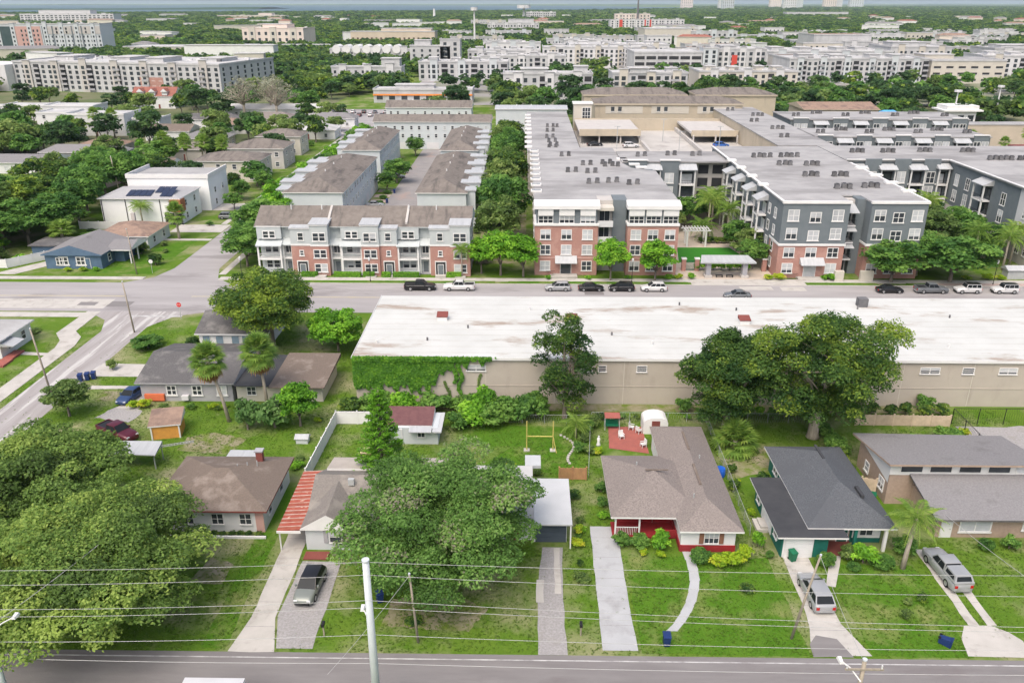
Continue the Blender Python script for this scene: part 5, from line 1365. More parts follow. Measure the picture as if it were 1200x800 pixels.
for i, (x0, x1, y0, z) in enumerate(((-262, -236, 372, 6), (-234, -214, 374, 6.4), (-213, -190, 370, 6.8), (-206, -186, 352, 6.0))):
    house('white_row_house', ['white flat-roofed house, leftmost of the white row above the tree mass', 'white flat-roofed house, second of the white row above the tree mass', 'white flat-roofed house, third of the white row above the tree mass', 'white low-pitched house in front of the white row, nearest the cubic house'][i], x0, x1, y0, y0 + 14, z, z + .5, M_rf_wflat, M_white, 'flat', None, 3, storeys=2, over=.2)
mid_houses = [(-146, -128, 318, 330, M_rf_brown, M_white, 'brown gabled roof beside the cubic modern house'), (-126, -108, 300, 312, M_rf_grey, M_cream, 'grey roof behind the row of palms'), (-128, -112, 336, 348, M_rf_tan, M_white, 'tan roof behind the palms'),
              (-146, -120, 352, 362, M_rf_dgrey, M_white, 'dark grey roof in front of the red-roofed house'), (-95, -73, 322, 334, M_rf_wflat, M_white, 'pale roof near the top of the side street'), (-120, -98, 356, 368, M_rf_taupe, M_cream, 'taupe roof under the bare grey trees'),
              (-142, -92, 388, 398, M_rf_wflat, M_white, 'long white roof in front of the big dark trees'), (-92, -72, 356, 366, M_rf_grey, M_white, 'grey roof left of the car park'), (-160, -132, 270, 279, M_rf_grey, M_greige, 'grey roof behind the clay court'),
              (-240, -222, 300, 312, M_rf_grey, M_white, 'grey roof deep in the left tree mass'), (-128, -100, 276, 288, M_rf_taupe, M_greige, 'taupe roof hemmed in by palms'), (-60, -38, 392, 402, M_rf_wflat, M_white, 'white roof beside the shops with orange band')]
for (x0, x1, y0, y1, rm, wm, t) in mid_houses:
    house('cottage', 'small house with ' + t, x0, x1, y0, y1, 3.6, 5.6, rm, wm, 'hip' if rm is not M_rf_brown else 'gable', None, 3)
h = house('red_roofed_house', 'white house with red roof and dormers in front of the big white apartments', -196, -174, 420, 432, 6, 10, M_rf_red, M_white, 'gable', 'x', 4)
for x in (-191, -185, -179):
    q = MB(); q.gable(x - 1.6, x + 1.6, 419.6, 425, 8.2, 9.6, 0, 1, 'y'); q.box(x - 1.3, x + 1.3, 420.2, 424, 6.4, 8.0, 1); q.build('dormer', [M_rf_red, M_white], h)

# corner house with awnings, far left of the near side
h = house('awning_house', 'white house with pale awnings at the left edge beside the side street', -92, -77.0, 110.2, 119.4, 3.0, 4.4, M_rf_wflat, M_white, 'hip', 'x', 3)
q = MB(); q.prism([(-77.5, 110.6), (-75.4, 110.6), (-75.4, 113.6), (-77.5, 113.6)], 2.0, [2.5, 2.1, 2.1, 2.5]); q.build('awning', M_metal, h)
q = MB(); q.box(-77.3, -75.6, 107.6, 110.2, 0, .3); q.box(-77.3, -75.8, 110.4, 113.5, 0, .3); q.build('red_steps', M_redpave, h)
q = MB(); q.box(-88, -76.2, 107.2, 107.5, 0, .3); q.build('bed_edging', M_maroon, h)
# grey houses between the side street and the warehouse
h = house('grey_gabled_house', 'grey-walled house with dark grey roof and two white windows behind the tall palms', -51.2, -38.0, 96.8, 110.4, 2.85, 4.5, M_rf_dgrey, M_grey, 'gable', 'x', 0)
for x in (-46.6, -43.2, -39.9): window(h, 'S', x, 97.3, 1.0, 1.1, 1.2, 2, 2, fr=.14)
q = MB(); q.box(-45.2, -44.3, 96.7, 97.28, .4, 1.0); q.build('wall_air_conditioner', M_lgrey, h)
q = MB(); q.box(-50.2, -47.6, 96.9, 97.28, .2, 1.1); q.build('orange_board', mat('orange_board', (0.62, 0.16, 0.07), None), h)
h = thing('brown_roofed_annex', 'low annex with black and brown felt roof joined to the grey gabled house', 'annex', (-32, 101, 0))
q = MB(); q.box(-38.0, -26.6, 97.4, 106, -.1, 2.5); q.build('wall', M_cream, h)
q = MB(); q.prism([(-38.0, 96.6), (-33.4, 96.6), (-33.4, 106.4), (-38.0, 106.4)], 2.51, [2.62, 2.62, 2.85, 2.85]); q.build('black_roof', M_rf_black, h)
q = MB(); q.prism([(-33.35, 96.2), (-26.0, 96.2), (-26.0, 106.8), (-33.35, 106.8)], 2.51, [2.62, 2.62, 3.0, 3.0]); q.build('brown_roof', M_rf_brown, h)
window(h, 'S', -36, 97.4, 1, 1.1, 1.1, 2, 2); door(h, 'S', -31.5, 97.4, 0, 1, 2, M_white)
occ(-39, -25, 95, 108)
h = house('small_grey_house', 'small house with grey gable roof and blue windows under the corner tree', -49.8, -38.6, 114.2, 125, 2.8, 4.6, M_rf_dgrey, M_white, 'gable', 'x', 0)
for x in (-48.2, -46.2, -43.8, -42.2): window(h, 'S', x, 114.7, .9, 1.1, 1.4, 1, 1, gm=mat('pale_blue_glass', (0.20, 0.28, 0.34), None, rough=.15, spec=.5))
q = MB(); q.box(-44.4, -38.8, 110.4, 110.55, 0, 1.5); q.build('board_fence', M_wood, h)
h = thing('plywood_shed', 'tilted orange plywood shed with shingle roof in the left back yard', 'shed', (-43.7, 88.6, 0), rz=.22)
q = MB(); q.box(-1.7, 1.7, -1.5, 1.5, -.05, 1.75); q.build('wall', M_orange, h, local=True)
q = MB(); q.prism([(-1.9, -1.7), (1.9, -1.7), (1.9, 1.8), (-1.9, 1.8)], 1.76, [1.9, 1.9, 2.6, 2.6], 1, 0); q.build('roof', [M_rf_tan, M_trim], h, local=True)
for x in (-1.6, 1.6):
    q = MB(); q.box(x - .08, x + .08, -1.6, -1.51, 0, 1.75); q.build('corner_board', M_trim, h, local=True)
h = thing('ladder', 'aluminium ladder lying on the grass beside the plywood shed', 'ladder', (-42, 85.6, 0), rz=.35)
for y in (-.22, .16):
    q = MB(); q.box(-2.4, 2.4, y, y + .06, .03, .1); q.build('rail', M_chain, h, local=True)
for i in range(14):
    q = MB(); q.box(-2.3 + i * .35, -2.26 + i * .35, -.16, .16, .04, .09); q.build('rung', M_chain, h, local=True)
h = thing('metal_awning', 'grey sheet metal awning beside the big left oak', 'awning', (-45, 81, 0))
q = MB(); q.prism([(-48.2, 80.0), (-41.3, 79.6), (-41.6, 82.4), (-48.2, 82.4)], 2.0, [2.1, 2.1, 2.35, 2.35]); q.build('roof', M_metal, h)
for x in (-48, -41.8):
    for y in (80.1, 82.2):
        q = MB(); q.box(x, x + .1, y, y + .1, 0, 2.0); q.build('post', M_chain, h)
h = thing('hidden_bungalow', 'grey-roofed bungalow almost hidden under the big left oaks', 'house', (-56, 72, 0))
q = MB(); q.box(-61, -51.5, 67.5, 77, -.1, 2.6); q.build('wall', M_white, h); q = MB(); q.hip(-61.6, -50.8, 67, 77.6, 2.8, 4.4, 0, 1); q.build('roof', [M_rf_grey, M_trim], h)
occ(-62, -50, 66, 78)

# ================================================================== FAR BUILDINGS
def far_block(name, label, cat, x0, x1, y0, y1, z, wm, rm, cols=10, rows=3, ww=1.6, wh=1.7, rz=0.0, balc=0, cap=None, pent=(), sides='', gm=None, group=None, awn=False, z0=1.2, base=None, zadj=0):
    W, D = x1 - x0, y1 - y0
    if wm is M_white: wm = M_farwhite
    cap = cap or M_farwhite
    t = thing(name, label, cat, (x0, y0, 0), group, rz)
    o0 = Vector((0, 0, 0)); ORI[t.name] = o0
    q = MB(); q.box(0, W, 0, D, -.2, z - .3); q.build('wall', wm, t, local=True)
    q = MB(); q.box(-.3, W + .3, -.3, D + .3, z - .298, z, 1, 0); q.box(-.3, W + .3, -.3, .1, z + .002, z + .7, 1); q.box(-.3, .1, .102, D + .3, z + .002, z + .7, 1); q.box(W - .1, W + .3, .102, D + .3, z + .002, z + .7, 1)
    rf_ = q.build('roof', [rm, cap or M_trim], t, local=True)
    if base:
        q = MB(); q.box(W * base[0], W * base[1], -.12, -.002, 0, z * base[2]); q.build('facing', base[3], t, local=True)
    rh = (z - 1.0 - z0) / rows
    for i in range(cols):
        c = W * (i + .5) / cols
        for j in range(rows):
            zz = z0 + rh * j + .3
            if balc and i % balc == balc - 1:
                continue
            farwin(t, 'S', c, 0, zz, ww, min(wh, rh * .72), gm, loc_world=False)
        if balc and i % balc == balc - 1:
            q = MB(); q.box(c - ww * .95, c + ww * .95, -.05, -.001, z0, z - 1.2); q.build('balcony_shade_panel', M_opening_shade, t, local=True)  # flat dark panel painting balcony shade; the wall is not set back
            for j in range(rows):
                q = MB(); q.box(c - ww, c + ww, -1.3, -.06, z0 + rh * j - .1, z0 + rh * j + .12); q.box(c - ww, c + ww, -1.3, -1.22, z0 + rh * j + .12, z0 + rh * j + 1.0, 1); q.build('balcony', [wm, M_grey], t, local=True)
    if cols > 7 and rows > 1:
        hr_ = random.Random(int(abs(x0) * 7 + z * 3)); alt = hr_.choice([M_lgrey, M_greige, M_lgrey, M_cream, M_wsiding])
        k_ = max(3, cols // 4)
        for i in range(k_):
            c = W * (i + .5) / k_ + hr_.uniform(-1, 1); w_ = W / cols * .42; zt_ = z + hr_.choice([.9, 1.6, 2.4])
            q = MB(); q.box(c - w_ - .4, c + w_ + .4, -.75, -.08, 0, zt_, 0); q.box(c - w_ - .8, c + w_ + .8, -1.1, 1.6, zt_ + .002, zt_ + .3, 1); fb = q.build('facade_bay', [alt, cap or M_rf_wflat], t, local=True)
            for j in range(rows): farwin(t, 'S', c, -.76, z0 + rh * j + .3, min(ww, w_ * 1.5), min(wh, rh * .72), gm, loc_world=False)
        for i in range(max(4, int(W / 9))):
            a_, b_ = hr_.uniform(.03, .95) * W, hr_.uniform(.12, .9) * D; q = MB(); q.box(a_, a_ + hr_.uniform(1.2, 3.2), b_, b_ + hr_.uniform(1.2, 2.2), z + .01, z + hr_.uniform(.8, 1.6)); q.build('roof_unit', hr_.choice([M_acgrey, M_lgrey, M_lgrey, M_metal]), t, local=True)
    for sd in sides:
        n = max(2, int(D / 8))
        for i in range(n):
            for j in range(rows):
                farwin(t, sd, W if sd == 'E' else 0, D * (i + .5) / n, z0 + rh * j + .3, ww, min(wh, rh * .72), gm, loc_world=False)
    for (a, b, c, d, hh) in pent:
        q = MB(); q.box(W * a, W * b, D * c, D * d, z - .1, z + hh, 0); q.box(W * a - .5, W * b + .5, D * c - .5, D * d + .5, z + hh + .002, z + hh + .35, 1); q.build('roof_house', [wm, M_rf_wflat], t, local=True)
    c_, s_ = math.cos(rz), math.sin(rz)
    xs = [x0 + u * c_ - v * s_ for u in (0, W) for v in (0, D)]; ys = [y0 + u * s_ + v * c_ for u in (0, W) for v in (0, D)]
    occ(min(xs) - 3, max(xs) + 3, min(ys) - 3, max(ys) + 3)
    return t
PEN = ((.1, .2, .3, .6, 2.2), (.35, .45, .4, .7, 1.6), (.6, .68, .2, .5, 2.4), (.8, .9, .4, .7, 1.8))
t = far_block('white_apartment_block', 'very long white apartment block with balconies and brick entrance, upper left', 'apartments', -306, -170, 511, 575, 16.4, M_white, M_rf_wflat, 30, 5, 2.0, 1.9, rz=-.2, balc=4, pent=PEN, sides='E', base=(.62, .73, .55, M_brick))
q = MB(); q.box(-34, -.6, -6, 22, -.2, 15); q.build('end_wall', M_lgrey, t, local=True)
q = MB(); q.box(-33, -9, -6.12, -6.002, 5, 14.5); q.build('mural_panel', mat('mural_blue', (0.06, 0.13, 0.26), (0.12, 0.22, 0.36), scale=.15), t, local=True)
q = MB(); q.prism([(-17, -6.3), (-14.4, -6.3), (-14.4, -6.14), (-17, -6.14)], 5.2, 12.5); q.prism([(-14.3, -6.3), (-12.2, -6.3), (-12.2, -6.14), (-14.3, -6.14)], 3.2, 7); q.build('mural_patch', mat('mural_orange', (0.62, 0.14, 0.07), (0.7, 0.35, 0.15), scale=.4), t, local=True)
t = far_block('pink_and_white_block', 'tall pink and white block with dark glass bay in the upper left corner', 'apartments', -560, -414, 832, 868, 29.5, M_wsiding, M_rf_wflat, 40, 7, 1.5, 2.0, rz=.12)
for (a, b, z0_, z1_, m, nm) in ((0, .28, 21, 27.6, M_greige, 'grey_panel'), (.28, .46, 2, 27.6, mat('dark_curtain_glass', (0.045, 0.075, 0.08), (0.07, 0.10, 0.11), scale=.1, rough=.15, spec=.5), 'glass_bay'), (.46, .62, 0, 27.6, M_pink, 'pink_panel'), (.63, 1.0, 20.5, 27.6, M_greige, 'grey_panel')):
    q = MB(); q.box(146 * a, 146 * b, -.35, -.16, z0_, z1_); q.build(nm, m, t, local=True)
for i in range(6):
    q = MB(); x = 146 * (.63 + .0617 * i); q.box(x, x + 1.1, -.6, -.36, 0, 27.8); q.build('dark_fin', M_slate, t, local=True)
for i in range(5):
    for j in range(6):
        farwin(t, 'S', 146 * (.50 + .025 * i), -.36, 2 + j * 4.1, 1.4, 2.2, loc_world=False); farwin(t, 'S', 146 * (.66 + .0617 * i), -.36, 21.3 + (j % 2) * 3.2, 1.5, 2.0, loc_world=False)
far_block('long_white_warehouse', 'long low white building above the upper left apartment block', 'building', -392, -304, 842, 890, 9, M_cream, M_rf_wflat, 12, 1, 3, 2)
far_block('brick_fronted_shop', 'small white-roofed building with red brick front right of the long low white one', 'building', -300, -262, 790, 820, 7, M_brick, M_rf_wflat, 6, 1)
far_block('pinkish_stone_hall', 'pinkish beige stone hall with stepped roof among trees', 'hall', -322, -250, 990, 1030, 22, M_pinkbeige, M_pinkbeige, 9, 3, 3, 3.5, rz=-.1, pent=((.3, .7, .2, .8, 4),), cap=M_pinkbeige)
far_block('pinkish_house_block', 'pale pinkish block with small tower left of the pink stone hall', 'building', -470, -440, 1060, 1085, 12, M_pinkbeige, M_rf_tan, 5, 3)
far_block('white_shop_row', 'low white shop row with a red sign above the arched-roof houses', 'shops', -300, -170, 905, 930, 8, M_white, M_rf_wflat, 12, 1, 5, 3, base=(.55, .66, .9, M_redpanel))
far_block('beige_office', 'wide beige office building with tall ribbed windows', 'office', -208, -108, 1037, 1070, 17, mat('beige_office_stone', (0.56, 0.48, 0.38), None, scale=.1), M_rf_wflat, 18, 1, 2.4, 9, gm=mat('brown_window_glass', (0.13, 0.10, 0.08), None, rough=.2), pent=((.35, .95, .3, .9, 3),))
t = far_block('white_arched_houses', 'white terrace with a row of rounded roof monitors', 'townhouses', -168, -92, 743, 760, 12, M_white, M_rf_wflat, 14, 3, 1.4, 1.6)
for i in range(7):
    q = MB(); q.tube([(6 + i * 8.6, -1, 12), (6 + i * 8.6, 15, 12)], 3.6, 10); q.build('rounded_roof', M_trim, t, local=True)
t = far_block('white_townhouse_terrace', 'bright white stepped terrace right of the rounded roofs', 'townhouses', -92, -60, 690, 712, 17, M_white, M_rf_wflat, 5, 4, 1.8, 2, pent=((.1, .5, .2, .7, 4),))
far_block('white_corner_house', 'white corner terrace with black window panel behind oaks', 'townhouses', -122, -78, 540, 556, 11.5, M_white, M_rf_wflat, 10, 3, 1.5, 1.8, pent=((.72, .98, .0, .6, 5),))
t = far_block('orange_band_shops', 'white shops with an orange band beyond the townhouses', 'shops', -80, -28, 448, 466, 6.6, M_white, M_rf_wflat, 8, 1, 3.2, 2.2, pent=((.2, .6, .5, .9, 1.6),))
q = MB(); q.box(-.2, 52.2, -.5, -.31, 3.7, 4.5); q.build('orange_band', mat('orange_band_paint', (0.75, 0.26, 0.06), None), t, local=True)
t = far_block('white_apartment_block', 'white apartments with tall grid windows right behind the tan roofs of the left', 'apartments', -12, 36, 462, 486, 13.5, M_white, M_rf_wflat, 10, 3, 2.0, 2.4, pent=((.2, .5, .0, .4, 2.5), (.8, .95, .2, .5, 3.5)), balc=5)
q = MB(); q.box(1, 11, -.2, -.002, 0, 11); q.build('grey_panel', M_lgrey, t, local=True)
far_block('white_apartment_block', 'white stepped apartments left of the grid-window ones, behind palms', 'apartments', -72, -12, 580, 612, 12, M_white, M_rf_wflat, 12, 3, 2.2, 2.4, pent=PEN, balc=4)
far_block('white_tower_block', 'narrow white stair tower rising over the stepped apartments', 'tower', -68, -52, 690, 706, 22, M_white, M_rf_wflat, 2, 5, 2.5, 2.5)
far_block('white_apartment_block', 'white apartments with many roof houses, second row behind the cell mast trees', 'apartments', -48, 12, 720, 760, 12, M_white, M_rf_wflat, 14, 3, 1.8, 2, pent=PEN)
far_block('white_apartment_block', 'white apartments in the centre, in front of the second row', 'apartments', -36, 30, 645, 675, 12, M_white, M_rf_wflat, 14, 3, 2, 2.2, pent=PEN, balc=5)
far_block('white_apartment_block', 'wide greyish apartments with dark balcony bays, centre of the far field', 'apartments', 14, 104, 700, 735, 15.5, M_lgrey, M_rf_wflat, 22, 4, 1.9, 2.1, pent=PEN, balc=4)
far_block('white_apartment_block', 'white-roofed apartments behind the wide greyish ones', 'apartments', 40, 130, 790, 850, 13.5, M_lgrey, M_rf_wflat, 18, 3, 2, 2, pent=PEN + ((.5, .56, .6, .9, 2),))
far_block('open_deck_garage', 'white open-sided parking structure with dark horizontal bands', 'car park', 80, 130, 640, 690, 15, M_white, M_rf_wflat, 6, 3, 7, 2.4, gm=M_opening_shade)
t = far_block('parking_stair', 'tall narrow blue-grey stair bay at the end of the open parking structure', 'tower', 130.5, 141, 640, 656, 18, M_wsiding, M_rf_wflat, 2, 5, 2.2, 2.4)
far_block('white_apartment_block', 'white apartments with grid windows behind the tan buildings, centre right', 'apartments', 50, 93, 494, 520, 11.5, M_white, M_rf_wflat, 9, 3, 2.4, 2.2, pent=((.22, .48, -.02, .4, 2.6), (.75, .9, .4, .7, 2)), balc=4)
far_block('white_apartment_block', 'white apartments with flat pale roofs right of the centre grid windows', 'apartments', 102, 160, 508, 540, 11.5, M_cream, M_rf_wflat, 13, 3, 1.8, 2, pent=PEN, balc=5)
t = far_block('red_panel_apartments', 'white apartments with two red window strips', 'apartments', 142, 178, 645, 690, 17, M_white, M_rf_wflat, 8, 4, 2.2, 2.4, pent=((.1, .4, .1, .5, 2),))
for a in (.12, .3):
    q = MB(); q.box(36 * a, 36 * a + 4, -.3, -.15, 2, 13); q.build('red_panel', M_redpanel, t, local=True)
far_block('hip_roofed_apartments', 'greige balcony apartments with dark hip roof right of the red-striped ones', 'apartments', 178, 205, 598, 640, 14, M_greige, M_rf_taupe, 6, 4, 2.4, 2.4, balc=2)
far_block('white_apartment_block', 'very long white apartments with balcony bays, right of centre', 'apartments', 172, 262, 566, 606, 15, M_white, M_rf_wflat, 24, 4, 1.8, 2, balc=3, pent=PEN)
t = far_block('slot_windowed_garage', 'pale yellow and white parking building with dark slot windows', 'car park', 264, 312, 566, 610, 14, M_cream, M_rf_flat, 6, 3, 4.6, 1.3, gm=M_opening_shade, pent=((.1, .5, .5, .9, 2.5),))
far_block('white_apartment_block', 'white and grey apartments at the right edge behind the slot-window garage', 'apartments', 314, 380, 600, 640, 15, M_lgrey, M_rf_wflat, 14, 4, 2, 2.2, balc=3, pent=PEN, rz=-.15)
far_block('white_hall', 'big white windowless hall with tan roof, far right of centre', 'hall', 288, 345, 878, 930, 19, M_white, M_rf_tan, 0, 1)
far_block('white_strip_building', 'long white building with two rows of dark windows before the white hall', 'building', 316, 412, 868, 876.5, 13, M_white, M_rf_wflat, 20, 2, 2.8, 2)
far_block('white_apartment_block', 'white-roofed apartments behind the very long balcony apartments', 'apartments', 190, 290, 690, 760, 13, M_white, M_rf_wflat, 16, 3, 2, 2, pent=PEN)
far_block('white_apartment_block', 'white apartments with broad roof canopy at the far right', 'apartments', 300, 350, 720, 760, 15, M_white, M_rf_wflat, 10, 3, 2, 2, pent=((.05, .6, .1, .6, 3.5),))
far_block('white_apartment_block', 'white apartments with flat canopy, farthest right of the white blocks', 'apartments', 385, 450, 720, 760, 14, M_white, M_rf_wflat, 10, 3, 2, 2, pent=((.1, .9, .1, .6, 2.5),))
far_block('tan_store', 'plain tan big store wall beyond the centre apartments', 'store', 147, 204, 1085, 1150, 19, M_cream, M_rf_wflat, 0, 1)
far_block('white_office', 'white office with punched dark windows right of the tan store', 'office', 204, 260, 1080, 1110, 16, M_white, M_rf_wflat, 9, 3, 2.6, 2.6)
far_block('white_office', 'low white office with dark band windows right of the punched-window office', 'office', 262, 330, 1100, 1130, 11, M_white, M_rf_wflat, 8, 2, 5, 2)
t = far_block('red_and_white_block', 'white block with red corner panels on the upper skyline', 'apartments', 150, 280, 1560, 1600, 21, M_lgrey, M_rf_wflat, 20, 5, 2.6, 2.4)
for a in (.07, .46):
    q = MB(); q.box(130 * a, 130 * a + 12, -.4, -.15, 0, 21); q.build('red_panel', M_redpanel, t, local=True)
far_block('white_campus_block', 'white campus block on the wooded skyline, centre left', 'building', -64, 22, 1466, 1500, 17, M_white, M_rf_wflat, 16, 3, 2.4, 2.4, pent=((.4, .9, .2, .7, 6),))
far_block('white_campus_block', 'white campus block with red base behind the first campus block', 'building', -110, -40, 1760, 1790, 16, M_white, M_rf_tan, 12, 3)
far_block('white_skyline_block', 'white block on the shoreline skyline left of the tall antenna', 'building', 0, 85, 2500, 2540, 24, M_white, M_rf_wflat, 14, 4, 3, 3)
far_block('pink_skyline_block', 'pinkish block on the skyline beside the tall antenna', 'building', 205, 285, 2030, 2060, 25, M_pinkbeige, M_rf_wflat, 10, 4, 3, 3)
far_block('low_white_mall', 'low white strip of buildings near the base of the high-rises', 'shops', 900, 1110, 3060, 3110, 18, M_white, M_rf_wflat, 20, 1, 5, 4)
far_block('stepped_office_block', 'wide stepped office block on the upper left skyline', 'office', -1180, -960, 2040, 2080, 24, M_lgrey, M_rf_flat, 22, 5, 6, 2.4, pent=((.2, .75, .1, .9, 8),))
far_block('pale_campus', 'pale low campus buildings on the left shoreline', 'building', -900, -700, 2560, 2600, 14, M_pinkbeige, M_rf_wflat, 16, 2, 4, 3, pent=((.6, .8, .1, .9, 6),))
for i, (x, y, w, z) in enumerate(((1204, 6895, 90, 92), (1330, 6130, 50, 70), (1262, 5716, 75, 74), (2163, 7895, 100, 84), (2000, 6908, 95, 96), (2102, 6960, 60, 78), (2640, 7903, 110, 92), (2755, 7940, 60, 70), (2870, 7906, 120, 96))):
    far_block('high_rise', 'pale high-rise tower on the right skyline, number %s from the left' % ('one two three four five six seven eight nine'.split()[i]), 'tower', x, x + w, y, y + 50, z, [M_pinkbeige, M_lgrey, M_wsiding][i % 3], M_rf_flat, 6, 8, 7, 4, gm=M_glass_l if i % 2 else M_glass)
# further pale blocks filling the built-up district
rd_ = random.Random(12); n_b = 0; tries = 0
while n_b < 46 and tries < 4000:
    tries += 1
    yy = rd_.uniform(620, 1350); xx = rd_.uniform(-.10, .52) * yy; w = rd_.uniform(26, 66); d_ = rd_.uniform(16, 30)
    if any(a - 4 < xx + w and xx < b + 4 and c - 6 < yy + d_ and yy < d + 6 for a, b, c, d in OCC): continue
    n_b += 1; z_ = rd_.uniform(9, 15)
    side = 'centre' if xx < .14 * yy else 'right'
    far_block('pale_apartment_block', 'pale low apartment block packed among others, far %s' % side, 'apartments', xx, xx + w, yy, yy + d_, z_, rd_.choice([M_white, M_white, M_lgrey, M_cream]), rd_.choice([M_rf_wflat, M_rf_wflat, M_rf_flat, M_rf_tan]), int(w / 5), 3, 1.9, 1.9, group='pale blocks of the far %s' % side)
# scattered far houses between the trees
rf_ = random.Random(77)
n_far = 0
while n_far < 130:
    yy = rf_.uniform(620, 2900) ** 1.0; xx = rf_.uniform(-.66, .66) * yy
    if any(a - 8 < xx < b + 8 and c - 8 < yy < d + 8 for a, b, c, d in OCC): continue
    if yy < 900 and -120 < xx < 460: continue
    w = rf_.uniform(14, 40) if rf_.random() < .75 else rf_.uniform(40, 90)
    d_ = rf_.uniform(10, 18); z = rf_.uniform(8, 15)
    side = 'left' if xx < -.2 * yy else ('right' if xx > .2 * yy else 'middle')
    dist = 'nearer' if yy < 1300 else 'farther'
    t = thing('far_house', 'small pale building in the %s woods, picture %s' % (dist, side), 'house', (xx, yy, 0), 'small buildings in the %s %s woods' % (dist, side), rf_.uniform(-.5, .5))
    wm = rf_.choice([M_white, M_cream, M_white, M_pinkbeige, M_lgrey]); rm = rf_.choice([M_rf_wflat, M_rf_wflat, M_rf_wflat, M_rf_tan, M_rf_red, M_rf_grey])
    q = MB(); q.box(0, w, 0, d_, -.2, z - .2); q.build('wall', wm, t, local=True)
    q = MB()
    if rm in (M_rf_tan, M_rf_red, M_rf_grey): q.hip(-.6, w + .6, -.6, d_ + .6, z, z + 2.4, 0, 1)
    else: q.box(-.4, w + .4, -.4, d_ + .4, z - .19, z + .2, 0)
    q.build('roof', [rm, M_trim], t, local=True)
    OCC.append((xx - w * .2 - 3, xx + w + 3, yy - 45, yy + d_ + 4)); n_far += 1
# blue and green canopies near the tan hall, small pavilion, red-roofed house by the palms
for i, (x, y, w, m, l) in enumerate(((150, 352, 10, M_cloth_blue, 'bright blue canopy beside the tan hall'), (138, 358, 14, M_whitemetal, 'white canopy left of the bright blue one'), (158, 345, 9, M_cloth_green, 'dark green canopy right of the bright blue one'), (122, 372, 12, M_cloth_green, 'dark green canopy behind the tan hall roof'))):
    t = thing('market_canopy', l, 'canopy', (x, y, 0))
    q = MB(); q.hip(-w / 2, w / 2, -3, 3, 6.5, 8, 0, 0, th=.4); q.build('cover', m, t, local=True)
    for a in (-w / 2 + .3, w / 2 - .3):
        for b in (-2.7, 2.7):
            q = MB(); q.tube([(a, b, 0), (a, b, 6.2)], .08, 5); q.build('pole', M_chain, t, local=True)
t = thing('pavilion', 'small white pavilion with tiered roof right of the canopies', 'pavilion', (178, 352, 0))
q = MB(); q.box(-6, 6, -4, 4, -.1, 8); q.build('wall', M_white, t, local=True); q = MB(); q.box(-8, 8, -5.5, 5.5, 8.002, 8.6); q.box(-6.5, 6.5, -4.5, 4.5, 8.602, 10.2); q.build('roof', M_trim, t, local=True)
for x in (-4, 0, 4): farwin(t, 'S', x, -4, 4, 2.4, 2.4, loc_world=False)
house('terracotta_house', 'long house with faded terracotta roof right of the tall light masts', 234, 276, 385, 402, 5, 8, M_rf_red, M_cream, 'hip', None, 6)
far_block('white_garage', 'plain white shed at the right edge behind the tan wall', 'shed', 262, 290, 345, 355, 6, M_white, M_rf_wflat, 0, 1)
# masts
def mast(label, x, y, hh, r, m, head=None):
    t = thing('antenna_mast', label, 'mast', (x, y, 0))
    q = MB(); q.tube([(0, 0, 0), (0, 0, hh)], [r, r * .5], 7); q.build('pole', m, t, local=True)
    if head:
        q = MB(); q.tube([(0, 0, hh - head[1]), (0, 0, hh)], head[0], 8); q.build('antenna_head', M_lgrey, t, local=True)
mast('white cell mast with antenna head over the centre-left trees', -58.5, 1000, 44, 1.4, M_trim, (4, 3.5))
mast('thin dark antenna tower rising above the skyline', 256, 2027, 62, 3.0, M_acgrey)
mast('slim white steeple on the shoreline woods', -270, 2600, 32, 5, M_trim)
mast('slim water tower with wide head on the shoreline', -6, 2607, 42, 5, M_lgrey, (20, 9))
mast('tall pale light mast near the terracotta roof, left of the pair', 182, 362, 15, .5, M_trim, (1.6, .8))
mast('tall pale light mast near the terracotta roof, right of the pair', 205, 372, 16, .45, M_trim, (1.4, .8))

# ================================================================== VEHICLES
def paintmat(name, c):
    return mat('car_paint_' + name, c, tuple(v * .93 for v in c), scale=.8, rough=.28, spec=.6, metal=.15)
P_silver = paintmat('silver', (0.33, 0.34, 0.35)); P_black = paintmat('black', (0.014, 0.014, 0.016)); P_white = paintmat('white', (0.60, 0.60, 0.60))
P_grey = paintmat('grey', (0.14, 0.15, 0.16)); P_blue = paintmat('blue', (0.03, 0.06, 0.15)); P_maroon = paintmat('maroon', (0.09, 0.012, 0.022)); P_sage = paintmat('sage', (0.20, 0.22, 0.20)); P_blue2 = paintmat('bright_blue', (0.03, 0.12, 0.42))

KIND = {  # length, half width, ground clearance, belt height, roof height, hood start/end, cabin base x0,x1, cabin top x0,x1 (x forward)
    'sedan': dict(L=4.75, w=.90, gc=.18, belt=.92, hood=.84, trunk=.90, roof=1.44, cb=(-1.65, 1.05), ct=(-.95, .25)),
    'suv': dict(L=4.7, w=.93, gc=.22, belt=1.03, hood=.98, trunk=1.03, roof=1.66, cb=(-2.2, 1.1), ct=(-1.7, .25)),
    'van': dict(L=5.0, w=.96, gc=.2, belt=.98, hood=.92, trunk=.98, roof=1.6, cb=(-2.36, 1.3), ct=(-1.75, .35)),
    'jeep': dict(L=4.5, w=.93, gc=.28, belt=1.12, hood=1.1, trunk=1.12, roof=1.82, cb=(-2.05, .75), ct=(-1.98, .45)),
    'pickup': dict(L=5.8, w=.98, gc=.28, belt=1.12, hood=1.1, trunk=1.12, roof=1.86, cb=(-.95, 1.3), ct=(-.75, .6)),
}
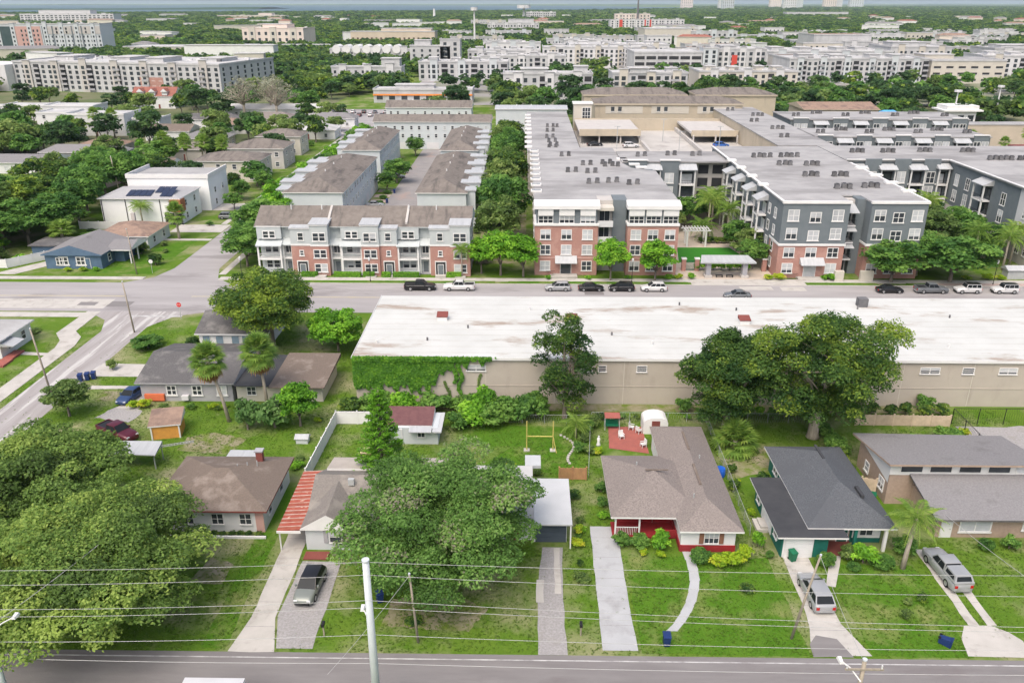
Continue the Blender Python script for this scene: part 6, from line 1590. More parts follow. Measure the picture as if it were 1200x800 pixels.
def car(kind, paint, x, y, head, label, group=None, roofm=None, name=None, z=0.03, cap=False):
    k = KIND[kind]; L, w = k['L'], k['w']; b = L / 2
    nm = name or {'sedan': 'parked_car', 'suv': 'parked_suv', 'van': 'parked_wagon', 'jeep': 'parked_jeep', 'pickup': 'pickup_truck'}[kind]
    t = thing(nm, label, 'pickup' if kind == 'pickup' else 'car', (x, y, z), group, head)
    # lower body: lofted cross-sections, rounded nose and tail
    st = [(-b, .80, k['trunk'] - .16, .38), (-b + .10, .93, k['trunk'] - .03, .28), (-b + .5, 1.0, k['trunk'], k['gc']), (k['cb'][0], 1.0, k['trunk'] if kind != 'pickup' else k['belt'], k['gc']), (0, 1.0, k['belt'], k['gc']), (k['cb'][1], 1.0, k['hood'] + .05, k['gc']),
          (b - .55, .98, k['hood'] - .06, k['gc']), (b - .14, .90, k['hood'] - .18, .28), (b, .76, k['hood'] - .34, .36)]
    st = sorted(st, key=lambda s: s[0])
    mb = MB(); ring = []
    for (xx, ws, zt, zb) in st:
        hw = w * ws
        ring.append([(xx, -hw * .93, zb), (xx, -hw, zb + .18), (xx, -hw, zt - .16), (xx, -hw * .9, zt - .02), (xx, -hw * .55, zt + .01), (xx, hw * .55, zt + .01), (xx, hw * .9, zt - .02), (xx, hw, zt - .16), (xx, hw, zb + .18), (xx, hw * .93, zb)])
    n = len(ring[0]); vs = [p for r in ring for p in r]; fs = []
    for i in range(len(ring) - 1):
        for j in range(n):
            fs.append((i * n + j, i * n + (j + 1) % n, (i + 1) * n + (j + 1) % n, (i + 1) * n + j))
    fs.append(tuple(range(n))[::-1]); fs.append(tuple((len(ring) - 1) * n + j for j in range(n)))
    fs = [f[::-1] for f in fs]
    mb.mesh(vs, fs)
    body = mb.build('body', paint, t, local=True, smooth=True)
    # cabin: pillars and roof in paint, glass panes slightly proud
    c0, c1 = k['cb']; r0, r1 = k['ct']; zb, zt = k['belt'] - .03, k['roof']; wb, wt = w * .93, w * .76
    q = MB()
    A = [(c0, -wb, zb), (c1, -wb, zb), (c1, wb, zb), (c0, wb, zb)]; T = [(r0, -wt, zt - .05), (r1, -wt, zt - .05), (r1, wt, zt - .05), (r0, wt, zt - .05)]
    R = [(r0 + .14, -wt * .86, zt), (r1 - .12, -wt * .86, zt), (r1 - .12, wt * .86, zt), (r0 + .14, wt * .86, zt)]
    q.mesh(A + T, [(0, 1, 5, 4), (1, 2, 6, 5), (2, 3, 7, 6), (3, 0, 4, 7)])
    q.build('cabin', (roofm or paint) if kind != 'jeep' else paint, t, local=True)
    q = MB(); q.mesh(T + R, [(4, 5, 6, 7), (0, 1, 5, 4), (1, 2, 6, 5), (2, 3, 7, 6), (3, 0, 4, 7)]); q.build('roof', roofm or paint, t, local=True, smooth=True)
    def pane(name, P, u0, u1, v0, v1, off):
        P = [Vector(p) for p in P]
        f = lambda u, v: (P[0] * (1 - u) + P[1] * u) * (1 - v) + (P[3] * (1 - u) + P[2] * u) * v
        nrm = (P[1] - P[0]).cross(P[3] - P[0]).normalized() * off
        m_ = MB(); m_.poly([f(u0, v0) + nrm, f(u1, v0) + nrm, f(u1, v1) + nrm, f(u0, v1) + nrm]); m_.build(name, M_carglass, t, local=True)
    pane('windscreen', [A[1], A[2], T[2], T[1]], .025, .975, .03, .97, .012)
    pane('rear_window', [A[3], A[0], T[0], T[3]], .06, .94, .15, .93, .012)
    segs = ((.04, .47), (.50, .93)) if kind in ('sedan', 'pickup') else ((.03, .31), (.34, .63), (.66, .95))
    for (u0, u1) in segs:
        pane('side_window', [A[0], A[1], T[1], T[0]], u0, u1, .12, .9, .012); pane('side_window', [A[2], A[3], T[3], T[2]], 1 - u1, 1 - u0, .12, .9, .012)
    if kind == 'pickup':
        q = MB(); q.box(-b + .18, c0 - .12, -w * .80, w * .80, k['belt'] + .012, k['belt'] + .03); q.build('cargo_bed', M_black, t, local=True)
        for s in (-1, 1):
            a0, a1 = sorted((s * w * .82, s * w * .97)); q = MB(); q.box(-b + .1, c0 - .05, a0, a1, k['belt'] + .012, k['belt'] + .12); q.build('bed_rail', paint, t, local=True)
        q = MB(); q.box(-b + .04, -b + .16, -w * .9, w * .9, .75, k['belt'] + .11); q.build('tailgate', paint, t, local=True)
    if cap:
        q = MB(); xa, xb = -b + .12, c0 - .04; za, zb_ = k['belt'] + .125, k['roof'] - .08
        q.mesh([(xa, -w * .93, za), (xb, -w * .93, za), (xb, w * .93, za), (xa, w * .93, za), (xa + .28, -w * .76, zb_), (xb, -w * .76, zb_), (xb, w * .76, zb_), (xa + .28, w * .76, zb_)], [(4, 5, 6, 7), (0, 1, 5, 4), (1, 2, 6, 5), (2, 3, 7, 6), (3, 0, 4, 7)]); q.build('bed_cap', paint, t, local=True)
        pane('rear_window', [(xa, w * .93, za), (xa, -w * .93, za), (xa + .28, -w * .76, zb_), (xa + .28, w * .76, zb_)], .1, .9, .15, .85, .012)
        for s in (-1, 1):
            P4 = [(xa, s * w * .93, za), (xb, s * w * .93, za), (xb, s * w * .76, zb_), (xa + .28, s * w * .76, zb_)]
            pane('side_window', P4 if s < 0 else [P4[1], P4[0], P4[3], P4[2]], .12, .88, .2, .8, .012)
    for s in (-1, 1):
        q = MB(); q.box(b - .22, b - .02, min(s * w * .45, s * w * .80), max(s * w * .45, s * w * .80), k['hood'] - .40, k['hood'] - .22); q.build('headlight', M_head, t, local=True)
        q = MB(); q.box(-b - .015, -b + .12, min(s * w * .58, s * w * .86), max(s * w * .58, s * w * .86), k['trunk'] - .42, k['trunk'] - .14); q.build('tail_light', M_tail, t, local=True)
        q = MB(); q.box(c1 - .45, c1 - .28, min(s * w * .98, s * w * 1.16), max(s * w * .98, s * w * 1.16), k['belt'] - .02, k['belt'] + .16); q.build('mirror', paint, t, local=True)
    q = MB(); q.box(b - .12, b + .03, -w * .72, w * .72, .3, .52); q.build('bumper', M_black if kind in ('jeep', 'suv') else paint, t, local=True)
    q = MB(); q.box(-b - .03, -b + .1, -w * .78, w * .78, .34, .58); q.build('bumper', M_black if kind in ('jeep', 'suv') else (M_rim if kind == 'pickup' else paint), t, local=True)
    wr = .34 if kind in ('sedan', 'van') else .39
    if ('wheel', wr) not in WC:
        a = MB(); a.tube([(0, -.11, 0), (0, .11, 0)], wr, 16); r_ = MB(); r_.tube([(0, -.125, 0), (0, .125, 0)], wr * .62, 10)
        WC[('wheel', wr)] = (a.data('tyre', [M_tyre]), r_.data('rim', [M_rim]))
    for xx in (-L * .295, L * .305):
        for s in (-1, 1):
            o = put('wheel', WC[('wheel', wr)][0], t, (xx, s * (w - .10), wr)); put('rim', WC[('wheel', wr)][1], o)
    return t
S_ = PI / 2
car('suv', P_sage, -19.1, 59.6, -S_ - .07, 'sage grey crossover with black roof on the gravel pad', roofm=P_black)
car('van', P_silver, 26.1, 59.5, S_ + .03, 'silver wagon parked on the drive of the teal house')
car('pickup', P_silver, 39.2, 62.8, S_ + .06, 'silver pickup truck with a matching bed cap nose-in at the clerestory house', cap=True)
car('sedan', P_blue, -52.5, 97.9, -S_ - .16, 'dark blue sedan parked beside the grey gabled house')
car('pickup', P_maroon, -49.5, 87.6, -.5, 'maroon pickup truck on the grass beside the plywood shed')
car('sedan', P_white, -47.6, 112.4, .1, 'white car behind the grey gabled house, left one')
car('sedan', P_silver, -44.3, 112.2, .1, 'silver car behind the grey gabled house beside the white one')
car('pickup', P_black, -19.2, 143.6, 0, 'black pickup parked on the main street before the townhouses')
car('pickup', P_white, -12.0, 143.6, PI, 'white pickup parked on the main street right of the black one')
car('suv', P_silver, 6.2, 143.6, PI, 'silver crossover parked before the brick block, leftmost of four')
car('sedan', P_black, 12.3, 143.6, 0, 'black sedan parked right of the silver crossover')
car('suv', P_black, 17.9, 143.6, PI, 'black crossover parked before the brick block, third of four')
car('suv', P_white, 23.8, 143.6, PI, 'white crossover parked before the brick block, rightmost of four')
car('sedan', P_grey, 38.2, 139.9, PI, 'grey sedan driving along the main street', name='moving_car')
car('sedan', P_black, 66.8, 143.4, 0, 'black sedan parked before the grey block, leftmost on the right')
car('pickup', P_grey, 74.3, 143.4, 0, 'dark grey pickup parked before the big street trees')
car('jeep', P_white, 80.9, 143.4, PI, 'white jeep with black top, left one of two', roofm=P_black)
car('jeep', P_white, 87.6, 143.4, PI, 'white jeep with black top, right one of two', roofm=P_black)
car('sedan', P_silver, -38.9, 210.0, .1, 'silver car parked in the townhouse alley, nearest'); car('suv', P_white, -38.7, 255, .1, 'white car parked in the townhouse alley')
car('suv', P_black, -38.9, 262, .1, 'black car parked in the townhouse alley, farthest'); car('sedan', P_grey, -38.6, 247.5, .1, 'grey car parked in the townhouse alley before the white one')
car('suv', P_grey, -72.5, 196.5, .05, 'dark car on the drive of the white solar house')
car('suv', P_white, 31.5, 249, .1, 'white car parked on the roof of the parking deck', z=9.03); car('sedan', P_black, 21, 252, .1, 'black car under the upper deck of the parking deck', z=9.03)
car('suv', P_blue2, 58.5, 250, .2, 'bright blue car parked on the right of the parking deck', z=9.03); car('sedan', P_black, 61, 232, .2, 'black car at the right edge of the parking deck', z=9.03)
car('suv', P_maroon, -29.8, 126.5, .0, 'dark red car glimpsed behind the corner tree')
for i in range(14):
    x = -98 + (i % 7) * 5.2; y = 392 + (i // 7) * 12
    car('suv' if i % 3 else 'sedan', [P_white, P_black, P_grey, P_silver, P_maroon][i % 5], x, y, S_, 'small car in the far car park left of the orange band shops', 'cars in the far car park')
# white box van whose roof edge just enters the bottom of the picture
t = thing('delivery_van', 'white delivery van on the near road, only its roof in view at the bottom', 'van', (-22.2, 45.6, .03))
q = MB(); q.box(-2.9, 1.6, -1.0, 1.0, .45, 2.55); q.build('box_body', P_white, t, local=True)
q = MB(); q.prism([(1.62, -.95), (2.9, -.85), (2.9, .85), (1.62, .95)], .45, [2.1, 1.2, 1.2, 2.1]); q.build('cab', P_white, t, local=True)
for xx in (-1.9, 1.9):
    for s in (-1, 1):
        o = put('wheel', WC[('wheel', .39)][0], t, (xx, s * .9, .39)); put('rim', WC[('wheel', .39)][1], o)

# ================================================================== POLES, WIRES, STREET FURNITURE
def util_pole(name, label, x, y, hh, r, m, lean=(0, 0), arms=()):
    t = thing(name, label, 'utility pole', (x, y, 0))
    q = MB(); q.tube([(0, 0, -.3), (lean[0] * .5, lean[1] * .5, hh * .5), (lean[0], lean[1], hh)], [r, r * .85, r * .7], 10); q.build('pole', m, t, smooth=True, local=True)
    q = MB(); q.tube([(lean[0], lean[1], hh + .002), (lean[0], lean[1], hh + .12)], r * .8, 10); q.build('cap', M_polegrey, t, local=True)
    for (z, dx, ln) in arms:
        q = MB(); q.box(lean[0] - ln, lean[0] + ln, lean[1] - .22, lean[1] - .10, z, z + .12); q.build('crossarm', M_polewood, t, local=True)
        for s in (-.9, .9):
            q = MB(); q.tube([(lean[0] + s * ln, lean[1] - .16, z + .121), (lean[0] + s * ln, lean[1] - .16, z + .4)], .06, 6); q.build('insulator', M_lgrey, t, local=True)
    return t
def lamp_arm(t, z, dx, dy, ln=2.2):
    q = MB(); q.tube([(0, -.1, z), (dx * .5, dy * .5, z + .5), (dx, dy, z + .6)], .05, 6); q.build('lamp_arm', M_trim, t, local=True)
    q = MB(); q.mesh([(dx - .14, dy - .3, z + .55), (dx + .14, dy - .3, z + .55), (dx + .18, dy + .3, z + .55), (dx - .18, dy + .3, z + .55), (dx - .1, dy - .26, z + .72), (dx + .1, dy - .26, z + .72), (dx + .13, dy + .24, z + .75), (dx - .13, dy + .24, z + .75)], [(3, 2, 1, 0), (4, 5, 6, 7), (0, 1, 5, 4), (1, 2, 6, 5), (2, 3, 7, 6), (3, 0, 4, 7)]); q.build('lamp_head', M_trim, t, local=True)
PY = 45.4
pA = util_pole('steel_utility_pole', 'thick grey steel utility pole at the near road in front of the oak', -10.6, PY, 14.2, .34, M_polegrey)
lamp_arm(pA, 8.6, -.75, 1.2)
pB = util_pole('wooden_utility_pole', 'wooden utility pole with crossarm at the bottom right of the near road', 22.9, 43.0, 7.9, .2, M_polewood, (.3, .5), ((7.2, 0, 1.3),))
lamp_arm(pB, 6.6, -1.0, 1.2)
pC = util_pole('wooden_utility_pole', 'grey utility pole with lamp arms at the bottom left corner', -37.6, 45.0, 9.0, .24, M_polegrey)
lamp_arm(pC, 7.8, 1.3, 1.3)
pD = util_pole('leaning_service_pole', 'leaning bare wooden pole in front of the teal house drive', 22.4, 54.2, 8.3, .12, M_polewood, (1.35, .15))
pE = util_pole('leaning_service_pole', 'thin wooden pole leaning in front of the middle oak', -8.6, 53.3, 6.8, .12, M_polewood, (-.45, .1))
pF = util_pole('street_utility_pole', 'weathered pole beside the left sidewalk of the side street', -64.3, 99.6, 9.2, .14, M_polewood, (-.9, .2))
pG = util_pole('street_utility_pole', 'weathered pole at the side street corner of the main street', -62.6, 121.6, 8.5, .14, M_polewood, (-.5, .1))
pH = util_pole('street_utility_pole', 'pole on the corner lawn beside the slate blue bungalow', -75.6, 152, 9, .13, M_polewood, (-.5, 0))
pI = util_pole('street_utility_pole', 'pale pole behind the trees above the white solar house', -107, 214, 12, .16, M_palebark, (-.8, 0))
def wire(label, pts, sag, r=.022, n=22):
    q = MB()
    for (a, b) in zip(pts, pts[1:]):
        a, b = Vector(a), Vector(b)
        P = []
        for i in range(n + 1):
            u = i / n; p = a.lerp(b, u); p.z -= sag * 4 * u * (1 - u); P.append(p)
        q.tube(P, r, 5)
    o = q.build('power_line', M_wire); tag(o, label, 'power line', 'power lines above the near road'); return o
for i, (zl, zm, zr_, yo, sag, r) in enumerate(((13.2, 14.1, 14.0, 0, .25, .022), (12.2, 13.2, 12.2, -.2, .3, .022), (10.2, 11.1, 9.4, -.25, .3, .024), (9.5, 10.45, 9.0, -.2, .3, .024), (7.2, 7.9, 7.6, 0, .3, .026), (6.2, 5.3, 5.3, 0, .2, .03))):
    wire(['topmost power line running across above the near lawns', 'second power line from the top, just under the highest one', 'third power line from the top, upper of a close pair', 'fourth power line from the top, lower of a close pair', 'fifth power line, along the far kerb of the near road', 'lowest thick cable over the near road'][i],
         [(-60, PY + yo, zl), (-10.6, PY + yo, zm), (60, PY + yo, zr_)], sag * 2.2, r * .66)
wire('service line dropping from the thin oak-side pole to the road', [(-9.05, 53.4, 6.7), (-13.6, 44, 5.6)], .2, .014)
wire('service line slanting to the clerestory house from the right edge', [(41.4, 68.4, 2.7), (41.6, 44, 8.6)], .5, .02)
wire('service line running to the teal house pole from the crossarm pole', [(23.75, 54.3, 8.2), (23.2, 43.5, 7.7)], .2, .016)
wire('cable pair end slanting down at the bottom left corner', [(-37.6, 45.0, 8.4), (-33.5, 53.5, 9.4)], .1, .02)

def wheelie_bin(label, x, y, m, rz=0, fallen=False):
    t = thing('wheelie_bin', label, 'bin', (x, y, .03), None, rz)
    if fallen: t.rotation_euler = (rad(88), 0, rz); t.location = (x, y, .34)
    q = MB(); q.mesh([(-.24, -.26, .06), (.24, -.26, .06), (.24, .26, .06), (-.24, .26, .06), (-.30, -.36, 1.0), (.30, -.36, 1.0), (.30, .34, 1.0), (-.30, .34, 1.0)], [(3, 2, 1, 0), (0, 1, 5, 4), (1, 2, 6, 5), (2, 3, 7, 6), (3, 0, 4, 7), (4, 5, 6, 7)]); q.build('body', m, t, local=True)
    q = MB(); q.prism([(-.32, -.40), (.32, -.40), (.32, .38), (-.32, .38)], 1.002, [1.04, 1.04, 1.12, 1.12]); q.build('lid', m, t, local=True)
    for s in (-.22, .22):
        q = MB(); q.tube([(s - .03, .3, .12), (s + .03, .3, .12)], .12, 10); q.build('wheel', M_tyre, t, local=True)
    q = MB(); q.tube([(-.25, .42, 1.0), (.25, .42, 1.0)], .025, 6); q.build('handle', m, t, local=True)
wheelie_bin('dark blue wheelie bin at the end of the curved garden path', 11.9, 53.3, M_bin_blue)
wheelie_bin('dark blue wheelie bin tipped over on the lawn by the right drive', 34.5, 54.1, M_bin_blue, .9, True)
wheelie_bin('green wheelie bin in front of the white garage door', 25.6, 64.6, M_bin_green, .3)
wheelie_bin('dark green bin beside the brown side wall of the clerestory house', 37.0, 74.6, M_bin_green, -.4)
for x_, l_ in ((-62.0, 'dark blue bin at the kerb of the side street, left of three'), (-61.2, 'dark blue bin at the kerb of the side street, middle of three'), (-60.5, 'dark blue bin at the kerb of the side street, right of three')): wheelie_bin(l_, x_, 103.6 + .5 * (x_ + 61.2), M_bin_blue, .2)
wheelie_bin('dark bin under the middle oak', -12.6, 58.2, M_bin_blue, .4)
wheelie_bin('dark bin in the alley beside the right townhouse row, nearer', -26.6, 199, M_bin_blue); wheelie_bin('dark bin in the alley beside the right townhouse row, farther', -26.2, 206, M_bin_blue)
wheelie_bin('dark bin on the alley drives, left side', -36.4, 214, M_bin_blue); wheelie_bin('dark bin on the alley drives, farther left side', -36.2, 226, M_bin_blue)
t = thing('water_barrel', 'bright blue plastic barrel beside the taupe roofed house', 'barrel', (22.0, 79.6, 0))
q = MB(); q.tube([(0, 0, 0), (0, 0, .1), (0, 0, .5), (0, 0, .9), (0, 0, 1.0)], [.5, .56, .6, .56, .5], 14); q.build('drum', M_blueplastic, t, local=True); q = MB(); q.tube([(0, 0, 1.002), (0, 0, 1.06)], .52, 14); q.build('lid', M_blueplastic, t, local=True)
# goal frame
t = thing('goal_frame', 'yellow pipe goal frame standing on the rear lawn', 'goal', (2.0, 85, 0))
for x in (-1.6, 1.5):
    q = MB(); q.tube([(x, 0, 0), (x, 0, 3.9)], .07, 7); q.build('upright', M_yellow, t, local=True)
    q = MB(); q.box(x - .35, x + .35, -.35, .35, 0, .12); q.build('foot_block', M_conc, t, local=True)
q = MB(); q.tube([(-1.6, 0, 1.9), (1.5, 0, 1.9)], .07, 7); q.build('crossbar', M_yellow, t, local=True)
q = MB(); q.tube([(1.5, 0, 1.9), (1.9, -.6, 0)], .05, 6); q.build('brace', M_yellow, t, local=True)
panel_fence('wood_fence_panel', 'short brown wooden fence panel beside the flat white roof', [(4.0, 78.6), (7.0, 78.6)], 1.5, M_wood, 1.5, planks=9)
panel_fence('rear_wood_fence', 'low tan wooden fence behind the clerestory house', [(41.6, 91.9), (53.2, 91.7)], 1.5, M_palewood, 2.3, planks=12)
panel_fence('side_wood_fence', 'pale wooden fence between the teal and clerestory houses', [(35.2, 77.4), (38.0, 76.4)], 1.7, M_palewood, 1.5, planks=8)
panel_fence('corner_vinyl_fence', 'white vinyl fence in front of the left trees by the slate blue bungalow', [(-118, 155.5), (-103.2, 155.5), (-97.0, 163)], 1.8, M_trim)
panel_fence('white_yard_fence', 'white fence behind the slate blue bungalow', [(-104, 186), (-92.5, 186)], 1.8, M_trim)
def chain_fence(label, pts, hgt, m, gap=2.6, thick=.03):
    f = thing('chain_link_fence', label, 'fence', (*pts[0], 0)); o = ORI[f.name]
    for (a, b) in zip(pts, pts[1:]):
        L = math.hypot(b[0] - a[0], b[1] - a[1]); n = max(1, round(L / gap))
        for k in range(n + 1):
            x, y = a[0] + (b[0] - a[0]) * k / n - o[0], a[1] + (b[1] - a[1]) * k / n - o[1]
            q = MB(); q.tube([(x, y, 0), (x, y, hgt)], thick, 5); q.build('post', m, f, local=True)
        q = MB(); q.tube([(a[0] - o[0], a[1] - o[1], hgt), (b[0] - o[0], b[1] - o[1], hgt)], thick * .8, 5); q.build('top_rail', m, f, local=True)
        q = MB(); A, B = Vector((a[0] - o[0], a[1] - o[1], 0)), Vector((b[0] - o[0], b[1] - o[1], 0)); nn = int(L / .3)
        for k in range(nn):
            p = A.lerp(B, k / nn); r2 = A.lerp(B, min(1, (k + 1) / nn))
            q.tube([p + Vector((0, 0, .05)), r2 + Vector((0, 0, hgt))], .006, 3, cap=False); q.tube([r2 + Vector((0, 0, .05)), p + Vector((0, 0, hgt))], .006, 3, cap=False)
        q.build('wire_mesh', m, f, local=True)
chain_fence('chain link fence between the goal lawn and the taupe roofed house yard', [(7.3, 79.2), (8.4, 91.6)], 1.2, M_chain)
chain_fence('chain link fence along the rear of the goal lawn', [(-8.5, 91.8), (8.2, 91.8)], 1.2, M_chain)
chain_fence('chain link fence behind the red patio yard', [(8.6, 92.4), (23.0, 92.4), (36, 92.4)], 1.3, M_chain)
chain_fence('chain link fence between the taupe and charcoal roofed houses', [(22.6, 68.6), (23.0, 91.8)], 1.2, M_chain)
chain_fence('tall black posted fence round the gravel lot', [(53.4, 79.4), (53.8, 92.4), (70, 92.4)], 2.2, M_black, 3.0, .05)
# patio things
t = thing('arched_shed', 'white plastic shed with rounded roof at the back of the red patio', 'shed', (16.2, 90.4, 0))
q = MB()
prof = [(-1.5, 0), (1.5, 0), (1.5, 1.5)] + [(1.5 * math.cos(a * PI / 8), 1.5 + .7 * math.sin(a * PI / 8)) for a in range(1, 8)] + [(-1.5, 1.5)]
n = len(prof); q.mesh([(p[0], -1.2, p[1]) for p in prof] + [(p[0], 1.2, p[1]) for p in prof], [tuple(range(n)), tuple(range(2 * n - 1, n - 1, -1))] + [(i, n + i, n + (i + 1) % n, (i + 1) % n) for i in range(n)]); q.build('shell', M_trim, t, local=True)
q = MB(); q.box(-.5, .5, -1.24, -1.201, 0, 1.8); q.build('door', M_maroon, t, local=True)
t = thing('patio_canopy_swing', 'red canopy swing at the back left of the red patio', 'swing', (11.0, 90.6, 0))
q = MB(); q.prism([(-.95, -.6), (.95, -.6), (.95, .6), (-.95, .6)], 1.7, [1.75, 1.75, 1.95, 1.95]); q.build('canopy', M_redpave, t, local=True)
q = MB(); q.box(-.8, .8, -.3, .3, .45, .6); q.box(-.8, .8, .3, .42, .6, 1.1); q.build('seat', M_bin_green, t, local=True)
for x in (-.9, .9):
    for y in (-.55, .55):
        q = MB(); q.tube([(x, y, 0), (x * .98, y * .3, 1.7)], .04, 6); q.build('leg', M_chain, t, local=True)
def garden_chair(label, x, y, m, rz):
    t = thing('garden_chair', label, 'chair', (x, y, .04), None, rz)
    q = MB(); q.box(-.3, .3, -.3, .3, .38, .43); q.build('seat', m, t, local=True)
    q = MB(); q.prism([(-.3, .26), (.3, .26), (.3, .32), (-.3, .32)], .44, 1.0); q.build('backrest', m, t, local=True)
    for a in (-.26, .26):
        for b in (-.26, .26):
            q = MB(); q.box(a - .03, a + .03, b - .03, b + .03, 0, .38); q.build('leg', m, t, local=True)
        q = MB(); q.box(a - .04, a + .04, -.3, .3, .6, .65); q.build('armrest', m, t, local=True)
garden_chair('white plastic chair in the middle of the red patio', 11.9, 88.0, M_trim, .3); garden_chair('white plastic chair by the door side of the red patio', 14.3, 86.0, M_trim, -1.2); garden_chair('white plastic chair at the right edge of the red patio', 14.2, 89.4, M_trim, 2.2); garden_chair('grey plastic chair beside the arched shed', 13.4, 90.3, M_lgrey, 1.2)
t = thing('garden_statue', 'small white statue on the lawn left of the red patio', 'statue', (9.0, 86.4, 0))
q = MB(); q.tube([(0, 0, 0), (0, 0, .15), (0, 0, .5), (0, 0, .9), (0, 0, 1.1)], [.3, .22, .16, .2, .05], 9); q.build('figure', M_trim, t, smooth=True, local=True); q = MB(); q.tube([(0, 0, 1.05), (0, 0, 1.15), (0, 0, 1.3)], [.05, .13, .04], 8); q.build('head', M_trim, t, smooth=True, local=True)
t = thing('dog_kennel', 'small pale kennel on bare earth by the white fence', 'kennel', (-26.6, 86.6, 0))
q = MB(); q.box(-.7, .7, -.5, .5, 0, .7); q.build('wall', M_wsiding, t, local=True); q = MB(); q.gable(-.85, .85, -.65, .65, .72, 1.1, 0, 0, 'x', th=.08); q.build('roof', M_metal, t, local=True)
t = thing('log_pile', 'pale log pile on the lawn behind the cottage', 'logs', (-17.8, 83.8, 0))
for i, (a, b, z) in enumerate(((0, 0, .2), (.1, .45, .2), (0, .22, .55), (.3, -1.6, .2))):
    q = MB(); q.tube([(-1.6 + a, b, z), (1.5 + a, b + .1, z)], .2, 8); q.build('log', mat('cut_log', (0.62, 0.50, 0.34), None, scale=2), t, local=True)
# edging of the garden bed beside the goal, stones
t = thing('bed_edging_stones', 'curving pale stone edging around the palm bed right of the goal', 'edging', (5, 85, 0))
for i in range(16):
    a = i / 15; x = .9 * math.sin(a * 5) - .4 + a * 1.6; y = 3.6 - a * 6.6
    q = MB(); q.box(x - .15, x + .15, y - .12, y + .12, 0, .16); q.build('stone', M_greige, t, local=True)
# mailboxes, road signs, lamp posts
def mailbox(label, x, y):
    t = thing('mailbox', label, 'mailbox', (x, y, 0))
    q = MB(); q.box(-.06, .06, -.06, .06, 0, 1.05); q.build('post', M_polewood, t, local=True)
    q = MB(); q.box(-.12, .12, -.28, .28, 1.052, 1.3); q.build('box', M_black, t, local=True)
mailbox('dark mailbox at the end of the gravel pad', -16.6, 54.0); mailbox('dark mailbox on the lawn right of the gravel drive', 4.9, 54.3)
t = thing('stop_sign', 'red octagonal stop sign seen at the corner of the side street', 'sign', (-57.4, 127.6, 0))
q = MB(); q.tube([(0, 0, 0), (0, 0, 2.9)], .04, 6); q.build('post', M_chain, t, local=True)
q = MB(); q.prism([(.42 * math.cos(rad(22.5 + 45 * i)), .42 * math.sin(rad(22.5 + 45 * i))) for i in range(8)], -.015, .015)
o = q.build('panel', M_red, t, local=True); o.rotation_euler = (rad(90), 0, 0); o.location = (0, -.06, 2.6)
cu = bpy.data.curves.new('stop_text', 'FONT'); cu.body = 'STOP'; cu.size = .27; cu.align_x = 'CENTER'; cu.align_y = 'CENTER'; cu.extrude = .003
tmp = bpy.data.objects.new('tmp', cu); COL.objects.link(tmp); bpy.context.view_layer.update()
me = bpy.data.meshes.new_from_object(tmp.evaluated_get(bpy.context.evaluated_depsgraph_get())); bpy.data.objects.remove(tmp); me.materials.clear(); me.materials.append(M_trim)
o = put('lettering', me, t, (0, -.085, 2.6)); o.rotation_euler = (rad(90), 0, 0)
t = thing('round_sign', 'white round sign on the lawn at the side street corner', 'sign', (-72.8, 152.6, 0))
q = MB(); q.tube([(0, 0, 0), (0, 0, 2.4)], .04, 6); q.build('post', M_chain, t, local=True); q = MB(); q.tube([(0, -.03, 2.4), (0, .03, 2.4)], .4, 14); q.build('panel', M_trim, t, local=True)
for i, (x, l) in enumerate(((-29.2, 'black lamp post before the townhouse porches'), (-53.6, 'black lamp post at the left end of the townhouse row'), (20.3, 'black lamp post before the brick block'), (88, 'black lamp post beside the white jeeps'))):
    t = thing('lamp_post', l, 'lamp post', (x, 148.0, .1)); q = MB(); q.tube([(0, 0, 0), (0, 0, .5), (0, 0, 4.0)], [.12, .06, .05], 7); q.build('post', M_black, t, local=True)
    q = MB(); q.tube([(0, 0, 4.0), (0, 0, 4.15), (0, 0, 4.6), (0, 0, 4.75)], [.1, .2, .22, .05], 8); q.build('lantern', M_lgrey, t, local=True)

# ================================================================== TREES AND PLANTS
# --- one-off large trees
def big_tree(name, label, x, y, seed, R, H0, H1, n_clump, per, leaf, lm, tr, bark=None, rz=0, **kw):
    k = tree_kind(seed, R, H0, H1, n_clump, per, leaf, lm, tr, bark, **kw)
    return plant(k, x, y, label, None, name, 'tree', 1.0, rz=rz)
big_tree('live_oak', 'huge spreading oak overhanging the near road at the left edge', -37.2, 55.9, 11, 11.2, .8, 11.4, 155, 740, .165, L_oak, .75, n_limb=14, fork=2.6, cut=-.8, clump_r=(.10, .22), flat=.55, lump=.28, shell=.6)
big_tree('live_oak', 'big oak behind the huge one at the left edge', -48.4, 66.4, 12, 11.0, 1.0, 10.6, 140, 640, .18, L_oak, .7, n_limb=12, fork=3.2, cut=-.7, clump_r=(.10, .22), flat=.55, lump=.28, shell=.6)
big_tree('live_oak', 'large mossy oak covering the middle houses', -7.1, 62.2, 23, 10.6, .8, 11.9, 150, 650, .155, L_oakgrey, .6, n_limb=13, fork=2.8, cut=-.8, clump_r=(.09, .22), flat=.6, lump=.28, shell=.6)
big_tree('broad_tree', 'dense dark green tree before the warehouse, left crown of the big pair', 24.8, 89.6, 14, 7.0, 1.6, 13.8, 105, 420, .18, L_deep, .5, M_palebark, n_limb=9, fork=4, cut=-.8, clump_r=(.11, .27), flat=.8, lump=.4, shell=.6)
big_tree('broad_tree', 'dense dark green tree with pale forked trunk, right crown of the big pair', 35.3, 88.8, 15, 8.9, 1.8, 17.4, 125, 450, .18, L_deep, .62, M_palebark, n_limb=11, fork=4.5, cut=-.75, clump_r=(.10, .26), flat=.8, lump=.4, shell=.6)
